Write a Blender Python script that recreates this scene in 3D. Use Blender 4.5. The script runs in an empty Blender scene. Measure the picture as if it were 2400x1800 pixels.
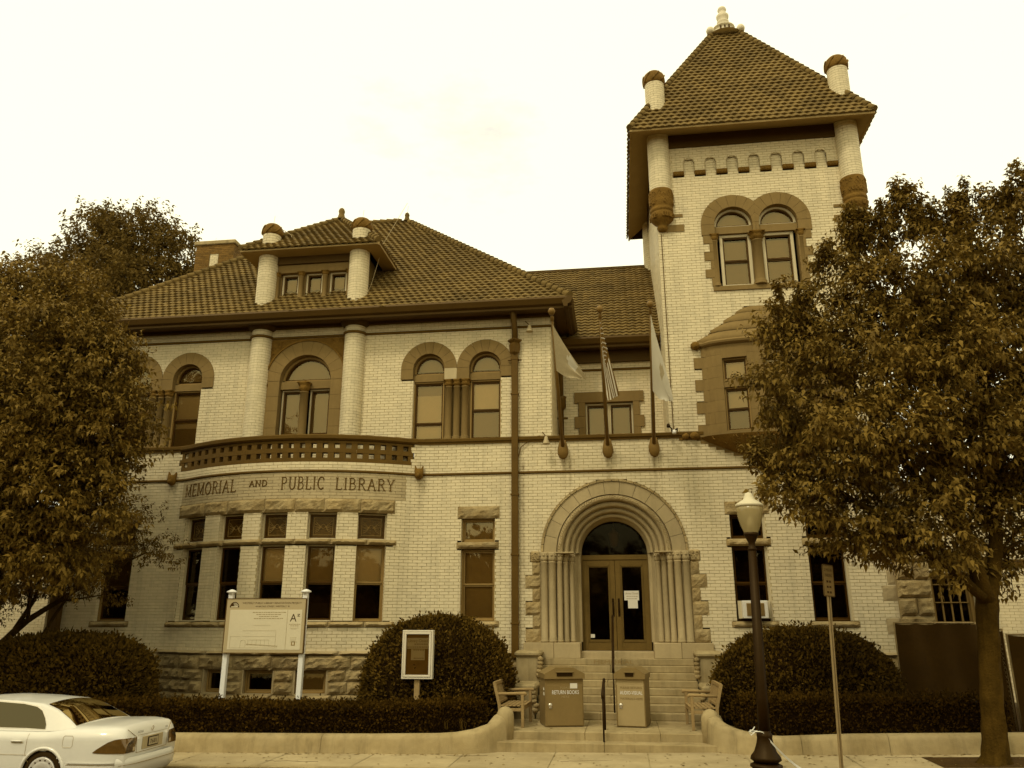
import bpy, math, random
import numpy as np
from mathutils import Vector, Matrix, noise as mnoise
random.seed(7); rng = np.random.default_rng(11)
S = bpy.context.scene; COL = S.collection
pi = math.pi; R = math.radians

# ------------------------------------------------------------------ camera
cam_d = bpy.data.cameras.new('camera'); cam = bpy.data.objects.new('camera', cam_d); COL.objects.link(cam)
cam_d.sensor_width = 36; cam_d.lens = 36*1733/2212
cam.location = (0, 0, 2.35); cam.rotation_euler = (R(90+16.55), 0, R(7.6))
cam_d.clip_start = 0.1; cam_d.clip_end = 900
S.camera = cam

# ------------------------------------------------------------------ world: bright overcast sky of a sepia print
SUN_EL, SUN_AZ = 52, 205        # azimuth clockwise from +Y; the sun stands behind the camera, to the left
w = bpy.data.worlds.new('World'); S.world = w; w.use_nodes = True
nt = w.node_tree; nt.nodes.clear(); N = nt.nodes.new; L = nt.links.new
sky = N('ShaderNodeTexSky'); sky.sky_type = 'NISHITA'; sky.sun_disc = False
sky.sun_elevation = R(SUN_EL); sky.sun_rotation = R(SUN_AZ)
hs = N('ShaderNodeHueSaturation'); hs.inputs['Saturation'].default_value = 0.0
L(sky.outputs[0], hs.inputs['Color'])
tc = N('ShaderNodeTexCoord'); mp = N('ShaderNodeMapping'); mp.inputs['Scale'].default_value = (1.6, 1.6, 4.0)
L(tc.outputs['Generated'], mp.inputs[0])
nz = N('ShaderNodeTexNoise'); nz.inputs['Scale'].default_value = 2.1; nz.inputs['Detail'].default_value = 7; nz.inputs['Roughness'].default_value = .62
L(mp.outputs[0], nz.inputs[0])
cr = N('ShaderNodeValToRGB'); cr.color_ramp.elements[0].position = .20; cr.color_ramp.elements[0].color = (9.4, 9.1, 7.9, 1)
cr.color_ramp.elements[1].position = .36; cr.color_ramp.elements[1].color = (14.2, 13.5, 9.5, 1)
L(nz.outputs[0], cr.inputs[0])
mx = N('ShaderNodeMix'); mx.data_type = 'RGBA'; mx.inputs[0].default_value = .97
L(hs.outputs[0], mx.inputs[6]); L(cr.outputs[0], mx.inputs[7])
bg = N('ShaderNodeBackground'); bg.inputs[1].default_value = .1
L(mx.outputs[2], bg.inputs[0]); out = N('ShaderNodeOutputWorld'); L(bg.outputs[0], out.inputs[0])

sd = bpy.data.lights.new('sun', 'SUN'); sd.energy = 1.45; sd.angle = R(12); sd.color = (1, .93, .76)
sun = bpy.data.objects.new('sun', sd); COL.objects.link(sun)
az = R(SUN_AZ); el = R(SUN_EL)
dvec = Vector((math.sin(az)*math.cos(el), math.cos(az)*math.cos(el), math.sin(el)))
sun.rotation_euler = dvec.to_track_quat('Z', 'Y').to_euler(); sun.location = (-10, -20, 40)
S.view_settings.view_transform = 'Standard'; S.view_settings.look = 'None'
S.view_settings.exposure = 0.0; S.view_settings.gamma = 1
S.render.engine = 'CYCLES'
S.cycles.max_bounces = 6; S.cycles.transparent_max_bounces = 8; S.cycles.diffuse_bounces = 3

# ------------------------------------------------------------------ materials
def mat(name, c, rough=.85, var=0.0, vscale=3.0, bump=0.0, bscale=40.0, island=0.0, spec=.3, metal=0.0, streak=0.0, trans=0.0, c2=None, coat=0.0, wave=None):
    m = bpy.data.materials.new(name); m.use_nodes = True; t = m.node_tree; t.nodes.clear(); n = t.nodes.new; l = t.links.new
    lum = .3*c[0]+.6*c[1]+.1*c[2]; q_ = min(1, lum/.36)
    tone = lambda v: (v[0], v[1]*(.855+.205*q_), v[2]*(.36+1.06*q_))
    c = tone(c); c2 = tone(c2) if c2 is not None else None
    o = n('ShaderNodeOutputMaterial'); p = n('ShaderNodeBsdfPrincipled'); p.inputs['Specular Tint'].default_value = (1, .72, .34, 1)
    p.inputs['Roughness'].default_value = rough; p.inputs['Metallic'].default_value = metal
    p.inputs['Specular IOR Level'].default_value = spec; p.inputs['Coat Weight'].default_value = coat
    p.inputs['Coat Roughness'].default_value = .06
    col = None
    rgb = n('ShaderNodeRGB'); rgb.outputs[0].default_value = (*c, 1); col = rgb.outputs[0]
    geo = n('ShaderNodeNewGeometry'); oi = n('ShaderNodeObjectInfo')
    def mul(col, fac):
        mm = n('ShaderNodeVectorMath'); mm.operation = 'SCALE'; l(col, mm.inputs[0]); l(fac, mm.inputs['Scale']); return mm.outputs[0]
    def rmap(v, a, b, lo=0, hi=1):
        r = n('ShaderNodeMapRange'); r.inputs[1].default_value = lo; r.inputs[2].default_value = hi
        r.inputs[3].default_value = a; r.inputs[4].default_value = b; l(v, r.inputs[0]); return r.outputs[0]
    def nse(scale, detail=4, vec=None, rg=.55):
        x = n('ShaderNodeTexNoise'); x.inputs['Scale'].default_value = scale; x.inputs['Detail'].default_value = detail; x.inputs['Roughness'].default_value = rg
        l(vec or geo.outputs['Position'], x.inputs['Vector']); return x.outputs[0]
    if c2 is not None:
        mxx = n('ShaderNodeMix'); mxx.data_type = 'RGBA'; l(rmap(nse(vscale*1.7), 0, 1, .38, .62), mxx.inputs[0])
        l(col, mxx.inputs[6]); mxx.inputs[7].default_value = (*c2, 1); col = mxx.outputs[2]
    if island:
        a = n('ShaderNodeMath'); a.operation = 'ADD'; l(geo.outputs['Random Per Island'], a.inputs[0]); l(oi.outputs['Random'], a.inputs[1])
        f = n('ShaderNodeMath'); f.operation = 'FRACT'; l(a.outputs[0], f.inputs[0])
        pw = n('ShaderNodeMath'); pw.operation = 'POWER'; l(f.outputs[0], pw.inputs[0]); pw.inputs[1].default_value = 1.6
        col = mul(col, rmap(pw.outputs[0], 1+island*.4, 1-island))
    if var:
        col = mul(col, rmap(nse(vscale), 1-var, 1+var, .28, .72))
        col = mul(col, rmap(nse(vscale*9), 1-var*.45, 1+var*.45, .28, .72))
    if streak:
        mpp = n('ShaderNodeMapping'); mpp.inputs['Scale'].default_value = (5.5, 5.5, .35); l(geo.outputs['Position'], mpp.inputs[0])
        col = mul(col, rmap(nse(1.0, 5, mpp.outputs[0], .65), 1-streak, 1, .30, .50))
    l(col, p.inputs['Base Color'])
    if bump:
        b = n('ShaderNodeBump'); b.inputs['Strength'].default_value = bump; b.inputs['Distance'].default_value = .02
        l(nse(bscale, 6), b.inputs['Height']); l(b.outputs[0], p.inputs['Normal'])
    if trans:
        tr = n('ShaderNodeBsdfTranslucent'); l(col, tr.inputs[0]); ms = n('ShaderNodeMixShader'); ms.inputs[0].default_value = trans
        l(p.outputs[0], ms.inputs[1]); l(tr.outputs[0], ms.inputs[2]); l(ms.outputs[0], o.inputs[0])
    else: l(p.outputs[0], o.inputs[0])
    return m
def glass_mat(name, tint, refl, rough=.02, dim=1.0):
    m = bpy.data.materials.new(name); m.use_nodes = True; t = m.node_tree; t.nodes.clear(); n = t.nodes.new; l = t.links.new
    o = n('ShaderNodeOutputMaterial'); a = n('ShaderNodeBsdfTransparent'); a.inputs[0].default_value = (*tint, 1)
    g = n('ShaderNodeBsdfGlossy'); g.inputs[0].default_value = (.92*dim, .76*dim, .40*dim, 1); g.inputs[1].default_value = rough
    lw = n('ShaderNodeFresnel'); lw.inputs[0].default_value = 1.5
    ad = n('ShaderNodeMath'); ad.operation = 'ADD'; ad.inputs[1].default_value = refl; l(lw.outputs[0], ad.inputs[0])
    nz_ = n('ShaderNodeTexNoise'); nz_.inputs['Scale'].default_value = .9; b = n('ShaderNodeBump'); b.inputs['Strength'].default_value = .08; b.inputs['Distance'].default_value = .05
    gg = n('ShaderNodeNewGeometry'); l(gg.outputs['Position'], nz_.inputs[0]); l(nz_.outputs[0], b.inputs['Height']); l(b.outputs[0], g.inputs['Normal'])
    ms = n('ShaderNodeMixShader'); l(ad.outputs[0], ms.inputs[0]); l(a.outputs[0], ms.inputs[1]); l(g.outputs[0], ms.inputs[2]); l(ms.outputs[0], o.inputs[0])
    return m
BRK = (.665, .525, .235)
M = dict(
 brick=mat('glazed_buff_brick', BRK, .6, .06, .45, .15, 60, island=.085, streak=.13, spec=.2),
 mortar=mat('mortar_grey', (.40, .30, .115), .95, .1, 2, .3, 80, streak=.1),
 band=mat('smooth_name_brick', (.44, .33, .135), .7, .08, .8, .2, 60, island=.12, streak=.1),
 brown=mat('brownstone_smooth', (.203, .140, .056), .85, .10, 1.1, .35, 55, island=.045, streak=.12),
 brownd=mat('brownstone_carved_dark', (.155, .090, .022), .9, .22, 5, .9, 22),
 trim=mat('dark_moulding', (.100, .060, .016), .7, .15, 3, .2, 40),
 cornice=mat('cornice_paint', (.058, .033, .008), .55, .12, 2, .1, 20),
 soffit=mat('soffit_board', (.31, .215, .078), .7, .08, 1.5, .1, 20),
 granite=mat('rough_granite', (.37, .27, .105), .9, .20, 2.2, 1.0, 30, island=.16, c2=(.29, .20, .07)),
 smooth=mat('smooth_granite', (.39, .29, .12), .8, .10, 1.5, .25, 90, island=.08, streak=.14),
 tile=mat('clay_roof_tile', (.162, .114, .045), .8, .20, .9, .4, 40, island=.26, spec=.12, streak=.16),
 tiled=mat('roof_underlay', (.030, .014, .002), .95),
 redbrick=mat('dark_red_brick', (.17, .10, .03), .85, .15, 3, .5, 60, island=.3),
 leadcol=mat('pale_ridge_metal', (.60, .49, .24), .6, .12, 4),
 frame=mat('cream_window_paint', (.52, .41, .18), .5, .05, 3),
 frameb=mat('tan_sash_paint', (.26, .17, .055), .5, .05, 3),
 sash=mat('dark_sash_paint', (.055, .026, .004), .45, .1, 4),
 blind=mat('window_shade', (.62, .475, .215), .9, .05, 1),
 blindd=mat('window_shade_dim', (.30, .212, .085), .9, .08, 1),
 dark=mat('dim_interior', (.020, .009, .001), .9),  # near-black: the darkness of unlit rooms is put into the colour
 stained=mat('stained_leaded_glass', (.055, .030, .006), .25, .5, 14, .5, 30, spec=.5),
 wood=mat('varnished_door_wood', (.130, .088, .031), .5, .14, 3, .15, 30, spec=.25),
 teak=mat('weathered_teak', (.30, .205, .08), .8, .15, 6, .4, 60),
 metal=mat('black_iron', (.016, .007, .001), .5, .15, 6, .1, 30, spec=.22),
 pole=mat('galvanised_steel', (.30, .215, .09), .5, .12, 8, .1, 50, metal=.3),
 fpole=mat('brown_pole_paint', (.17, .105, .033), .45, .1, 5),
 pipe=mat('brown_downpipe_paint', (.085, .049, .012), .5, .12, 3),
 conc=mat('pale_concrete', (.36, .27, .11), .9, .16, 1.2, .4, 70, streak=.26, c2=(.30, .22, .085)),
 slab=mat('sidewalk_concrete', (.41, .31, .13), .9, .13, .9, .3, 90, island=.08, c2=(.35, .26, .105)),
 asphalt=mat('asphalt', (.10, .07, .028), .95, .15, 1.5, .6, 120),
 soil=mat('dark_soil', (.045, .024, .006), 1, .3, 6, 1, 30),
 grass=mat('lawn', (.09, .06, .016), 1, .3, 8, 1, 60),
 leaf=mat('pear_leaf', (.182, .120, .026), .55, .22, .7, island=.32, spec=.16, trans=.22),
 leaff=mat('far_leaf', (.140, .096, .028), .7, .12, .6, island=.25, spec=.1, trans=.3),
 leafs=mat('small_tree_leaf', (.125, .080, .020), .6, .15, 1.0, island=.25, spec=.12, trans=.25),
 yew=mat('yew_needles', (.086, .054, .013), .85, .30, 1.6, island=.35, spec=.06),
 privet=mat('hedge_leaves', (.050, .029, .006), .8, .3, 1.8, island=.4, spec=.06),
 core=mat('hedge_core', (.010, .004, .0005), 1),  # near-black filler: shade deep between the leaves is put into the colour
 bark=mat('bark', (.060, .037, .010), .95, .30, 4, 1, 25, streak=.45, spec=.08),
 paint=mat('pearl_white_car_paint', (.66, .585, .36), .32, .03, 1.5, spec=.5, coat=.7),
 rubber=mat('tyre_rubber', (.022, .012, .003), .85, .1, 20),
 alloy=mat('wheel_cover_silver', (.62, .54, .34), .35, .05, 8, metal=.4),
 lens=mat('tail_light_lens', (.10, .057, .018), .2, .25, 9, spec=.6, coat=.6),
 chrome=mat('chrome_trim', (.6, .5, .28), .25, metal=.7),
 plate=mat('plate_face', (.40, .31, .14), .6),
 white=mat('white_vinyl', (.74, .665, .43), .5, .04, 2),
 board=mat('sign_board', (.60, .49, .235), .55, .04, 1),
 boardb=mat('sign_border', (.42, .315, .13), .55, .03, 1),
 paper=mat('paper', (.66, .57, .33), .8, .04, 3),
 cork=mat('cork', (.30, .195, .06), .95, .12, 6, .4, 150),
 ink=mat('ink', (.040, .018, .003), .6),
 inkm=mat('faded_ink', (.26, .18, .065), .7),
 inkf=mat('pale_drawing_ink', (.44, .34, .15), .7),
 alu=mat('cream_aluminium', (.60, .50, .27), .45, .04, 4),
 drop=mat('book_drop_paint', (.195, .139, .058), .5, .08, 2, .1, 40, spec=.3),
 dropl=mat('light_book_drop_paint', (.33, .245, .10), .5, .06, 2, .1, 40, spec=.4),
 letter=mat('raised_letter', (.105, .062, .017), .7, .15, 4),
 screen=mat('fence_screen_cloth', (.050, .027, .006), .9, .2, 1.6, .3, 60),
 tape=mat('warning_tape', (.72, .64, .38), .5),
 cloth=mat('white_flag_cloth', (.62, .53, .29), .8, .04, 3, trans=.35),
 clothd=mat('dark_flag_cloth', (.13, .078, .02), .85, .05, 3, trans=.2),
 clothm=mat('flag_seal_cloth', (.42, .325, .14), .8, .1, 20, trans=.2),
 acw=mat('air_conditioner_shell', (.66, .575, .34), .5, .04, 3),
 bushl=mat('pale_trim_stone', (.50, .39, .17), .8, .1, 2, .3, 50),
)
M['glass'] = glass_mat('window_glass', (.85, .74, .52), .02, .02, .8)
M['glassd'] = glass_mat('door_glass', (.45, .36, .22), .06, .03, .6); M['glassf'] = glass_mat('fanlight_glass', (.45, .36, .22), .0, .03, .25)
M['glassu'] = glass_mat('upper_window_glass', (.95, .84, .60), .065)
M['carglass'] = glass_mat('car_glass', (.35, .28, .16), .08, .02, .8)
gl = bpy.data.materials.new('frosted_lamp_globe'); gl.use_nodes = True; M['globe'] = gl
_t = gl.node_tree; _t.nodes.clear(); _o = _t.nodes.new('ShaderNodeOutputMaterial'); _a = _t.nodes.new('ShaderNodeBsdfTransparent'); _a.inputs[0].default_value = (.9, .82, .6, 1)
_b = _t.nodes.new('ShaderNodeBsdfPrincipled'); _b.inputs['Base Color'].default_value = (.46, .36, .16, 1); _b.inputs['Roughness'].default_value = .15
_m = _t.nodes.new('ShaderNodeMixShader'); _m.inputs[0].default_value = .62; _t.links.new(_a.outputs[0], _m.inputs[1]); _t.links.new(_b.outputs[0], _m.inputs[2]); _t.links.new(_m.outputs[0], _o.inputs[0])

for nm_ in ('brick', 'mortar'):
    m_ = M[nm_]; t_ = m_.node_tree; p_ = [n for n in t_.nodes if n.type == 'BSDF_PRINCIPLED'][0]; src = p_.inputs['Base Color'].links[0].from_socket
    g_ = t_.nodes.new('ShaderNodeNewGeometry'); sx_ = t_.nodes.new('ShaderNodeSeparateXYZ'); t_.links.new(g_.outputs['Position'], sx_.inputs[0]); tot = None
    def mth(op, a, b=None):
        q = t_.nodes.new('ShaderNodeMath'); q.operation = op
        for i_, v_ in enumerate((a, b)):
            if v_ is None: continue
            if isinstance(v_, (int, float)): q.inputs[i_].default_value = v_
            else: t_.links.new(v_, q.inputs[i_])
        return q.outputs[0]
    def mr(v, lo, hi, a, b):
        r = t_.nodes.new('ShaderNodeMapRange'); r.inputs[1].default_value = lo; r.inputs[2].default_value = hi; r.inputs[3].default_value = a; r.inputs[4].default_value = b; t_.links.new(v, r.inputs[0]); return r.outputs[0]
    for xi, wd_, zl in ((-1.42, .10, 5.6), (-.24, .09, 5.2), (.96, .08, 5.0), (1.12, .04, 4.6), (-1.25, .06, 5.0), (-5.3, .12, 5.0), (-12.5, .12, 5.0), (-2.5, .07, 2.0)):
        k_ = mth('MULTIPLY', mr(mth('ABSOLUTE', mth('SUBTRACT', sx_.outputs[0], xi)), 0, wd_, 1, 0), mr(sx_.outputs[2], zl, 6.4, .15, 1)); tot = k_ if tot is None else mth('MAXIMUM', tot, k_)
    tot = mth('MULTIPLY', tot, mr(sx_.outputs[2], 6.45, 6.55, 1, 0)); nn_ = t_.nodes.new('ShaderNodeTexNoise'); nn_.inputs['Scale'].default_value = 7; t_.links.new(g_.outputs['Position'], nn_.inputs[0]); tot = mth('MULTIPLY', tot, mr(nn_.outputs[0], .35, .65, .1, .62))
    mm_ = t_.nodes.new('ShaderNodeMix'); mm_.data_type = 'RGBA'; t_.links.new(tot, mm_.inputs[0]); t_.links.new(src, mm_.inputs[6]); mm_.inputs[7].default_value = (.13, .075, .018, 1); t_.links.new(mm_.outputs[2], p_.inputs['Base Color'])

# ------------------------------------------------------------------ mesh helpers
class MB:
    """collects geometry and links it as ONE mesh object; T maps each point before storing"""
    def __init__(s, T=None): s.v = []; s.f = []; s.m = []; s.T = T; s.mi = 0; s.sm = False; s.smf = []
    def pts(s, P):
        b = len(s.v)
        s.v.extend([s.T(*p) for p in P] if s.T else [tuple(p) for p in P]); return b
    def face(s, idx): s.f.append(tuple(idx)); s.m.append(s.mi); s.smf.append(s.sm)
    def quad(s, a, b, c, d):
        k = s.pts([a, b, c, d]); s.face((k, k+1, k+2, k+3)); return s
    def poly(s, P):
        k = s.pts(P); s.face(range(k, k+len(P))); return s
    def box(s, x0, x1, y0, y1, z0, z1, bev=0):
        if x0 > x1: x0, x1 = x1, x0
        if y0 > y1: y0, y1 = y1, y0
        if z0 > z1: z0, z1 = z1, z0
        if bev:
            bev = min(bev, (x1-x0)*.45, (y1-y0)*.45, (z1-z0)*.45)
            P = []
            for sx in (0, 1):
                for sy in (0, 1):
                    for sz in (0, 1):
                        X = (x0, x1)[sx]; Y = (y0, y1)[sy]; Z = (z0, z1)[sz]
                        dx = bev*(1-2*sx); dy = bev*(1-2*sy); dz = bev*(1-2*sz)
                        P += [(X, Y+dy, Z+dz), (X+dx, Y, Z+dz), (X+dx, Y+dy, Z)]
            k = s.pts(P)
            def I(sx, sy, sz, a): return k + ((sx*2+sy)*2+sz)*3 + a
            F = []
            for q in (0, 1):
                F.append([I(q, 0, 0, 0), I(q, 1, 0, 0), I(q, 1, 1, 0), I(q, 0, 1, 0)])
                F.append([I(0, q, 0, 1), I(1, q, 0, 1), I(1, q, 1, 1), I(0, q, 1, 1)])
                F.append([I(0, 0, q, 2), I(1, 0, q, 2), I(1, 1, q, 2), I(0, 1, q, 2)])
            for a in (0, 1):
                for b in (0, 1):
                    F.append([I(0, a, b, 1), I(1, a, b, 1), I(1, a, b, 2), I(0, a, b, 2)])
                    F.append([I(a, 0, b, 0), I(a, 1, b, 0), I(a, 1, b, 2), I(a, 0, b, 2)])
                    F.append([I(a, b, 0, 0), I(a, b, 1, 0), I(a, b, 1, 1), I(a, b, 0, 1)])
                    for c in (0, 1): F.append([I(a, b, c, 0), I(a, b, c, 1), I(a, b, c, 2)])
            for q in F: s.face(q)
            return s
        k = s.pts([(x0, y0, z0), (x1, y0, z0), (x1, y1, z0), (x0, y1, z0), (x0, y0, z1), (x1, y0, z1), (x1, y1, z1), (x0, y1, z1)])
        for q in ((0, 3, 2, 1), (4, 5, 6, 7), (0, 1, 5, 4), (1, 2, 6, 5), (2, 3, 7, 6), (3, 0, 4, 7)): s.face([k+i for i in q])
        return s
    def prism(s, P, d):      # P planar polygon points, d extrude vector
        k = s.pts(list(P) + [(p[0]+d[0], p[1]+d[1], p[2]+d[2]) for p in P]); n = len(P)
        s.face(range(k, k+n)); s.face(range(k+2*n-1, k+n-1, -1))
        for i in range(n): j = (i+1) % n; s.face((k+i, k+j, k+n+j, k+n+i))
        return s
    def tube(s, P, r, n=8, caps=True):
        P = [Vector(p) for p in P]; rr = r if isinstance(r, (list, tuple)) else [r]*len(P)
        k = len(s.v); prev = None
        for i, p in enumerate(P):
            t = (P[min(i+1, len(P)-1)] - P[max(i-1, 0)]).normalized()
            if prev is None: u = t.orthogonal().normalized()
            else:
                u = prev - t*prev.dot(t)
                u = u.normalized() if u.length > 1e-6 else t.orthogonal().normalized()
            prev = u; vv = t.cross(u)
            s.pts([tuple(p + (u*math.cos(a)+vv*math.sin(a))*rr[i]) for a in [2*pi*j/n for j in range(n)]])
        sm = s.sm; s.sm = n > 5
        for i in range(len(P)-1):
            for j in range(n):
                a = k+i*n+j; b = k+i*n+(j+1) % n; s.face((a, b, b+n, a+n))
        s.sm = sm
        if caps: s.face([k+j for j in range(n)][::-1]); s.face([k+(len(P)-1)*n+j for j in range(n)])
        return s
    def lathe(s, c, prof, n=20, a0=0, a1=2*pi, smooth=True, flute=0, nf=0):   # prof: [(r,z)], around vertical axis at c
        full = abs(a1-a0-2*pi) < 1e-6; m = n if full else n+1; k = len(s.v); sm = s.sm; s.sm = smooth
        for r, z in prof:
            s.pts([(c[0]+r*(1+flute*math.cos(nf*a))*math.cos(a), c[1]+r*(1+flute*math.cos(nf*a))*math.sin(a), c[2]+z) for a in [a0+(a1-a0)*j/n for j in range(m)]])
        for i in range(len(prof)-1):
            for j in range(n):
                a = k+i*m+j; b = k+i*m+(j+1) % m; s.face((a, b, b+m, a+m))
        s.sm = sm
        if full and prof[0][0] > 1e-4: s.face([k+j for j in range(m)][::-1])
        if full and prof[-1][0] > 1e-4: s.face([k+(len(prof)-1)*m+j for j in range(m)])
        return s
    def grid(s, P, nu, nv, smooth=False, flip=False):   # P row-major (nv rows of nu)
        k = s.pts(P); sm = s.sm; s.sm = smooth
        for i in range(nv-1):
            for j in range(nu-1):
                a = k+i*nu+j; q = (a, a+1, a+1+nu, a+nu); s.face(q[::-1] if flip else q)
        s.sm = sm; return s
    def build(s, name, mats, parent=None, off=(0, 0, 0), label=None, kind=None):
        me = bpy.data.meshes.new(name)
        ox, oy, oz = off
        me.from_pydata([(a-ox, b-oy, c-oz) for a, b, c in s.v], [], s.f)
        for mm in (mats if isinstance(mats, (list, tuple)) else [mats]): me.materials.append(M[mm] if isinstance(mm, str) else mm)
        if any(s.m): me.polygons.foreach_set('material_index', s.m)
        if any(s.smf): me.polygons.foreach_set('use_smooth', s.smf)
        me.update(); o = bpy.data.objects.new(name, me); COL.objects.link(o)
        if parent: o.parent = parent
        if label: o['label'] = label
        if kind: o['kind'] = kind
        return o
def npmesh(name, V, F, m, parent=None, kind=None, smooth=False):
    me = bpy.data.meshes.new(name); V = np.asarray(V, np.float32); F = np.asarray(F, np.int32); k = F.shape[1]
    me.vertices.add(len(V)); me.vertices.foreach_set('co', V.ravel()); me.loops.add(F.size); me.loops.foreach_set('vertex_index', F.ravel())
    me.polygons.add(len(F)); me.polygons.foreach_set('loop_start', np.arange(0, F.size, k, dtype=np.int32))
    if smooth: me.polygons.foreach_set('use_smooth', np.ones(len(F), bool))
    me.materials.append(M[m]); me.update(calc_edges=True); o = bpy.data.objects.new(name, me); COL.objects.link(o)
    if parent: o.parent = parent
    if kind: o['kind'] = kind
    return o
def thing(name, label, cat, loc=(0, 0, 0), rz=0, group=None):
    o = bpy.data.objects.new(name, None); COL.objects.link(o); o.location = loc; o.rotation_euler = (0, 0, rz); o.empty_display_size = .3
    o['label'] = label; o['category'] = cat
    if group: o['group'] = group
    return o
def tag(o, label, cat, group=None):
    o['label'] = label; o['category'] = cat
    if group: o['group'] = group
    return o
def copy_tree(o, parent=None):
    c = o.copy(); COL.objects.link(c); c.parent = parent
    for ch in list(o.children): copy_tree(ch, c)
    return c
def text_mb(mb, s, size, fn, ext=.002, align='CENTER', width=None):
    """append extruded text to mb; fn maps (x, y, depth) of the flat text to the place"""
    cu = bpy.data.curves.new('t', 'FONT'); cu.body = s; cu.size = size; cu.align_x = align; cu.resolution_u = 2
    o = bpy.data.objects.new('t', cu); COL.objects.link(o); dg = bpy.context.evaluated_depsgraph_get()
    me = bpy.data.meshes.new_from_object(o.evaluated_get(dg)); xs = [v.co.x for v in me.vertices] or [0, 1]
    k = width/(max(xs)-min(xs)) if width else 1
    b = len(mb.v)
    for v in me.vertices: mb.v.append(fn(v.co.x*k, v.co.y, ext))
    for p in me.polygons: mb.f.append(tuple(b+i for i in p.vertices)); mb.m.append(mb.mi); mb.smf.append(False)
    bpy.data.objects.remove(o); bpy.data.curves.remove(cu); bpy.data.meshes.remove(me)
def gz(x): return .023*x if x > 0 else .012*x        # the street climbs gently to the right

# ------------------------------------------------------------------ the ground
def strip(name, m, y0, y1, dz, x0=-120, x1=120, kind='structure'):
    b = MB(); xs = [x0, -30, 0, 30, x1]; P = []
    for y in (y0, y1):
        for x in xs: P.append((x, y, gz(max(-30, min(30, x)))+dz))
    return b.grid(P, 5, 2).build(name, m, kind=kind)
g = MB(); xs = [-300, -30, 0, 30, 300]; P = []
for y in (-200, 400):
    for x in xs: P.append((x, y, gz(max(-30, min(30, x)))-.17))
o = g.grid(P, 5, 2).build('ground', 'grass', kind='structure')
strip('road', 'asphalt', 3.5, 14.62, -.135)
side = strip('sidewalk', 'mortar', 14.80, 16.95, -.012)
KX = 1.72
for i in range(-9, 8):                      # sidewalk slabs
    x0 = .35+i*KX; x1 = x0+KX
    for (ya, yb) in ((14.82, 16.9),):
        b = MB(); e = .007
        b.grid([(x0+e, ya, gz(x0)), (x1-e, ya, gz(x1)), (x0+e, yb, gz(x0)), (x1-e, yb, gz(x1))], 2, 2)
        b.quad((x0+e, ya, gz(x0)-.01), (x1-e, ya, gz(x1)-.01), (x1-e, ya, gz(x1)), (x0+e, ya, gz(x0)))
        b.build('slab', 'slab', side)
kerb = MB()
for i in range(-12, 12):
    x0 = i*2.2; x1 = x0+2.19
    kerb.prism([(x0, 14.62, gz(x0)-.135), (x0, 14.62, gz(x0)+.004), (x0, 14.80, gz(x0)+.004), (x0, 14.80, gz(x0)-.135)], (x1-x0, 0, gz(x1)-gz(x0)))
kerb.build('kerb', 'conc', kind='structure')
strip('far_sidewalk', 'slab', -1.5, 3.5, .0)
bed = MB()
bed.quad((-30, 16.5, .02-.25), (-2.9, 16.5, .12), (-2.9, 21.3, .25), (-30, 21.3, .1)); bed.quad((1.9, 16.5, .12), (12, 16.5, .38), (12, 22.5, .45), (1.9, 21.3, .25))
bed.build('planting_bed', 'soil', kind='structure')

# ------------------------------------------------------------------ the library
LO = (-4.6, 21.0, 0.0)
lib = thing('library_building', 'buff brick memorial library with tiled roofs, curved bay, arched stone doorway and square tower', 'library', LO)
CX, CY, CR = -8.75, 25.9, 5.95
DXA = 3.05; _ya = CY-math.sqrt(CR**2-DXA**2); _sl = DXA/math.sqrt(CR**2-DXA**2); DXB = DXA+2*(21-_ya)/_sl
def bowY(x):
    d = abs(x-CX)
    if d <= DXA: return CY-math.sqrt(CR**2-d*d)
    if d >= DXB: return 21.0
    t = d-DXA; return _ya+_sl*t-_sl*t*t/(2*(DXB-DXA))
class Path:
    def __init__(s, pts):
        s.p = np.array(pts, float); d = np.hypot(*(s.p[1:]-s.p[:-1]).T); s.s = np.concatenate([[0], np.cumsum(d)]); s.L = s.s[-1]
    def at(s, q, d=0.0):
        q = min(max(q, 0), s.L); i = min(int(np.searchsorted(s.s, q, 'right'))-1, len(s.s)-2)
        t = s.p[i+1]-s.p[i]; l = s.s[i+1]-s.s[i]; f = (q-s.s[i])/l; P0 = s.p[i]+t*f; t = t/l
        return (P0[0]+t[1]*d, P0[1]-t[0]*d)
    def sx(s, x): return float(np.interp(x, s.p[:, 0], s.s))
def flat(x0, x1, y=21.0): return Path([(x0, y), (x1, y)])
_xs = [-15.7] + list(np.linspace(CX-DXB, CX-DXA, 7)) + list(np.linspace(CX-DXA, CX+DXA, 41)[1:-1]) + list(np.linspace(CX+DXA, CX+DXB, 7)) + [6.55]
FR = Path([(x, bowY(x)) for x in _xs])
BRICKS = []      # (distance, verts) candidates for single bricks
CH, BL, GAP = .080, .245, .008
camv = np.array([0, 0, 2.35])
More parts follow.
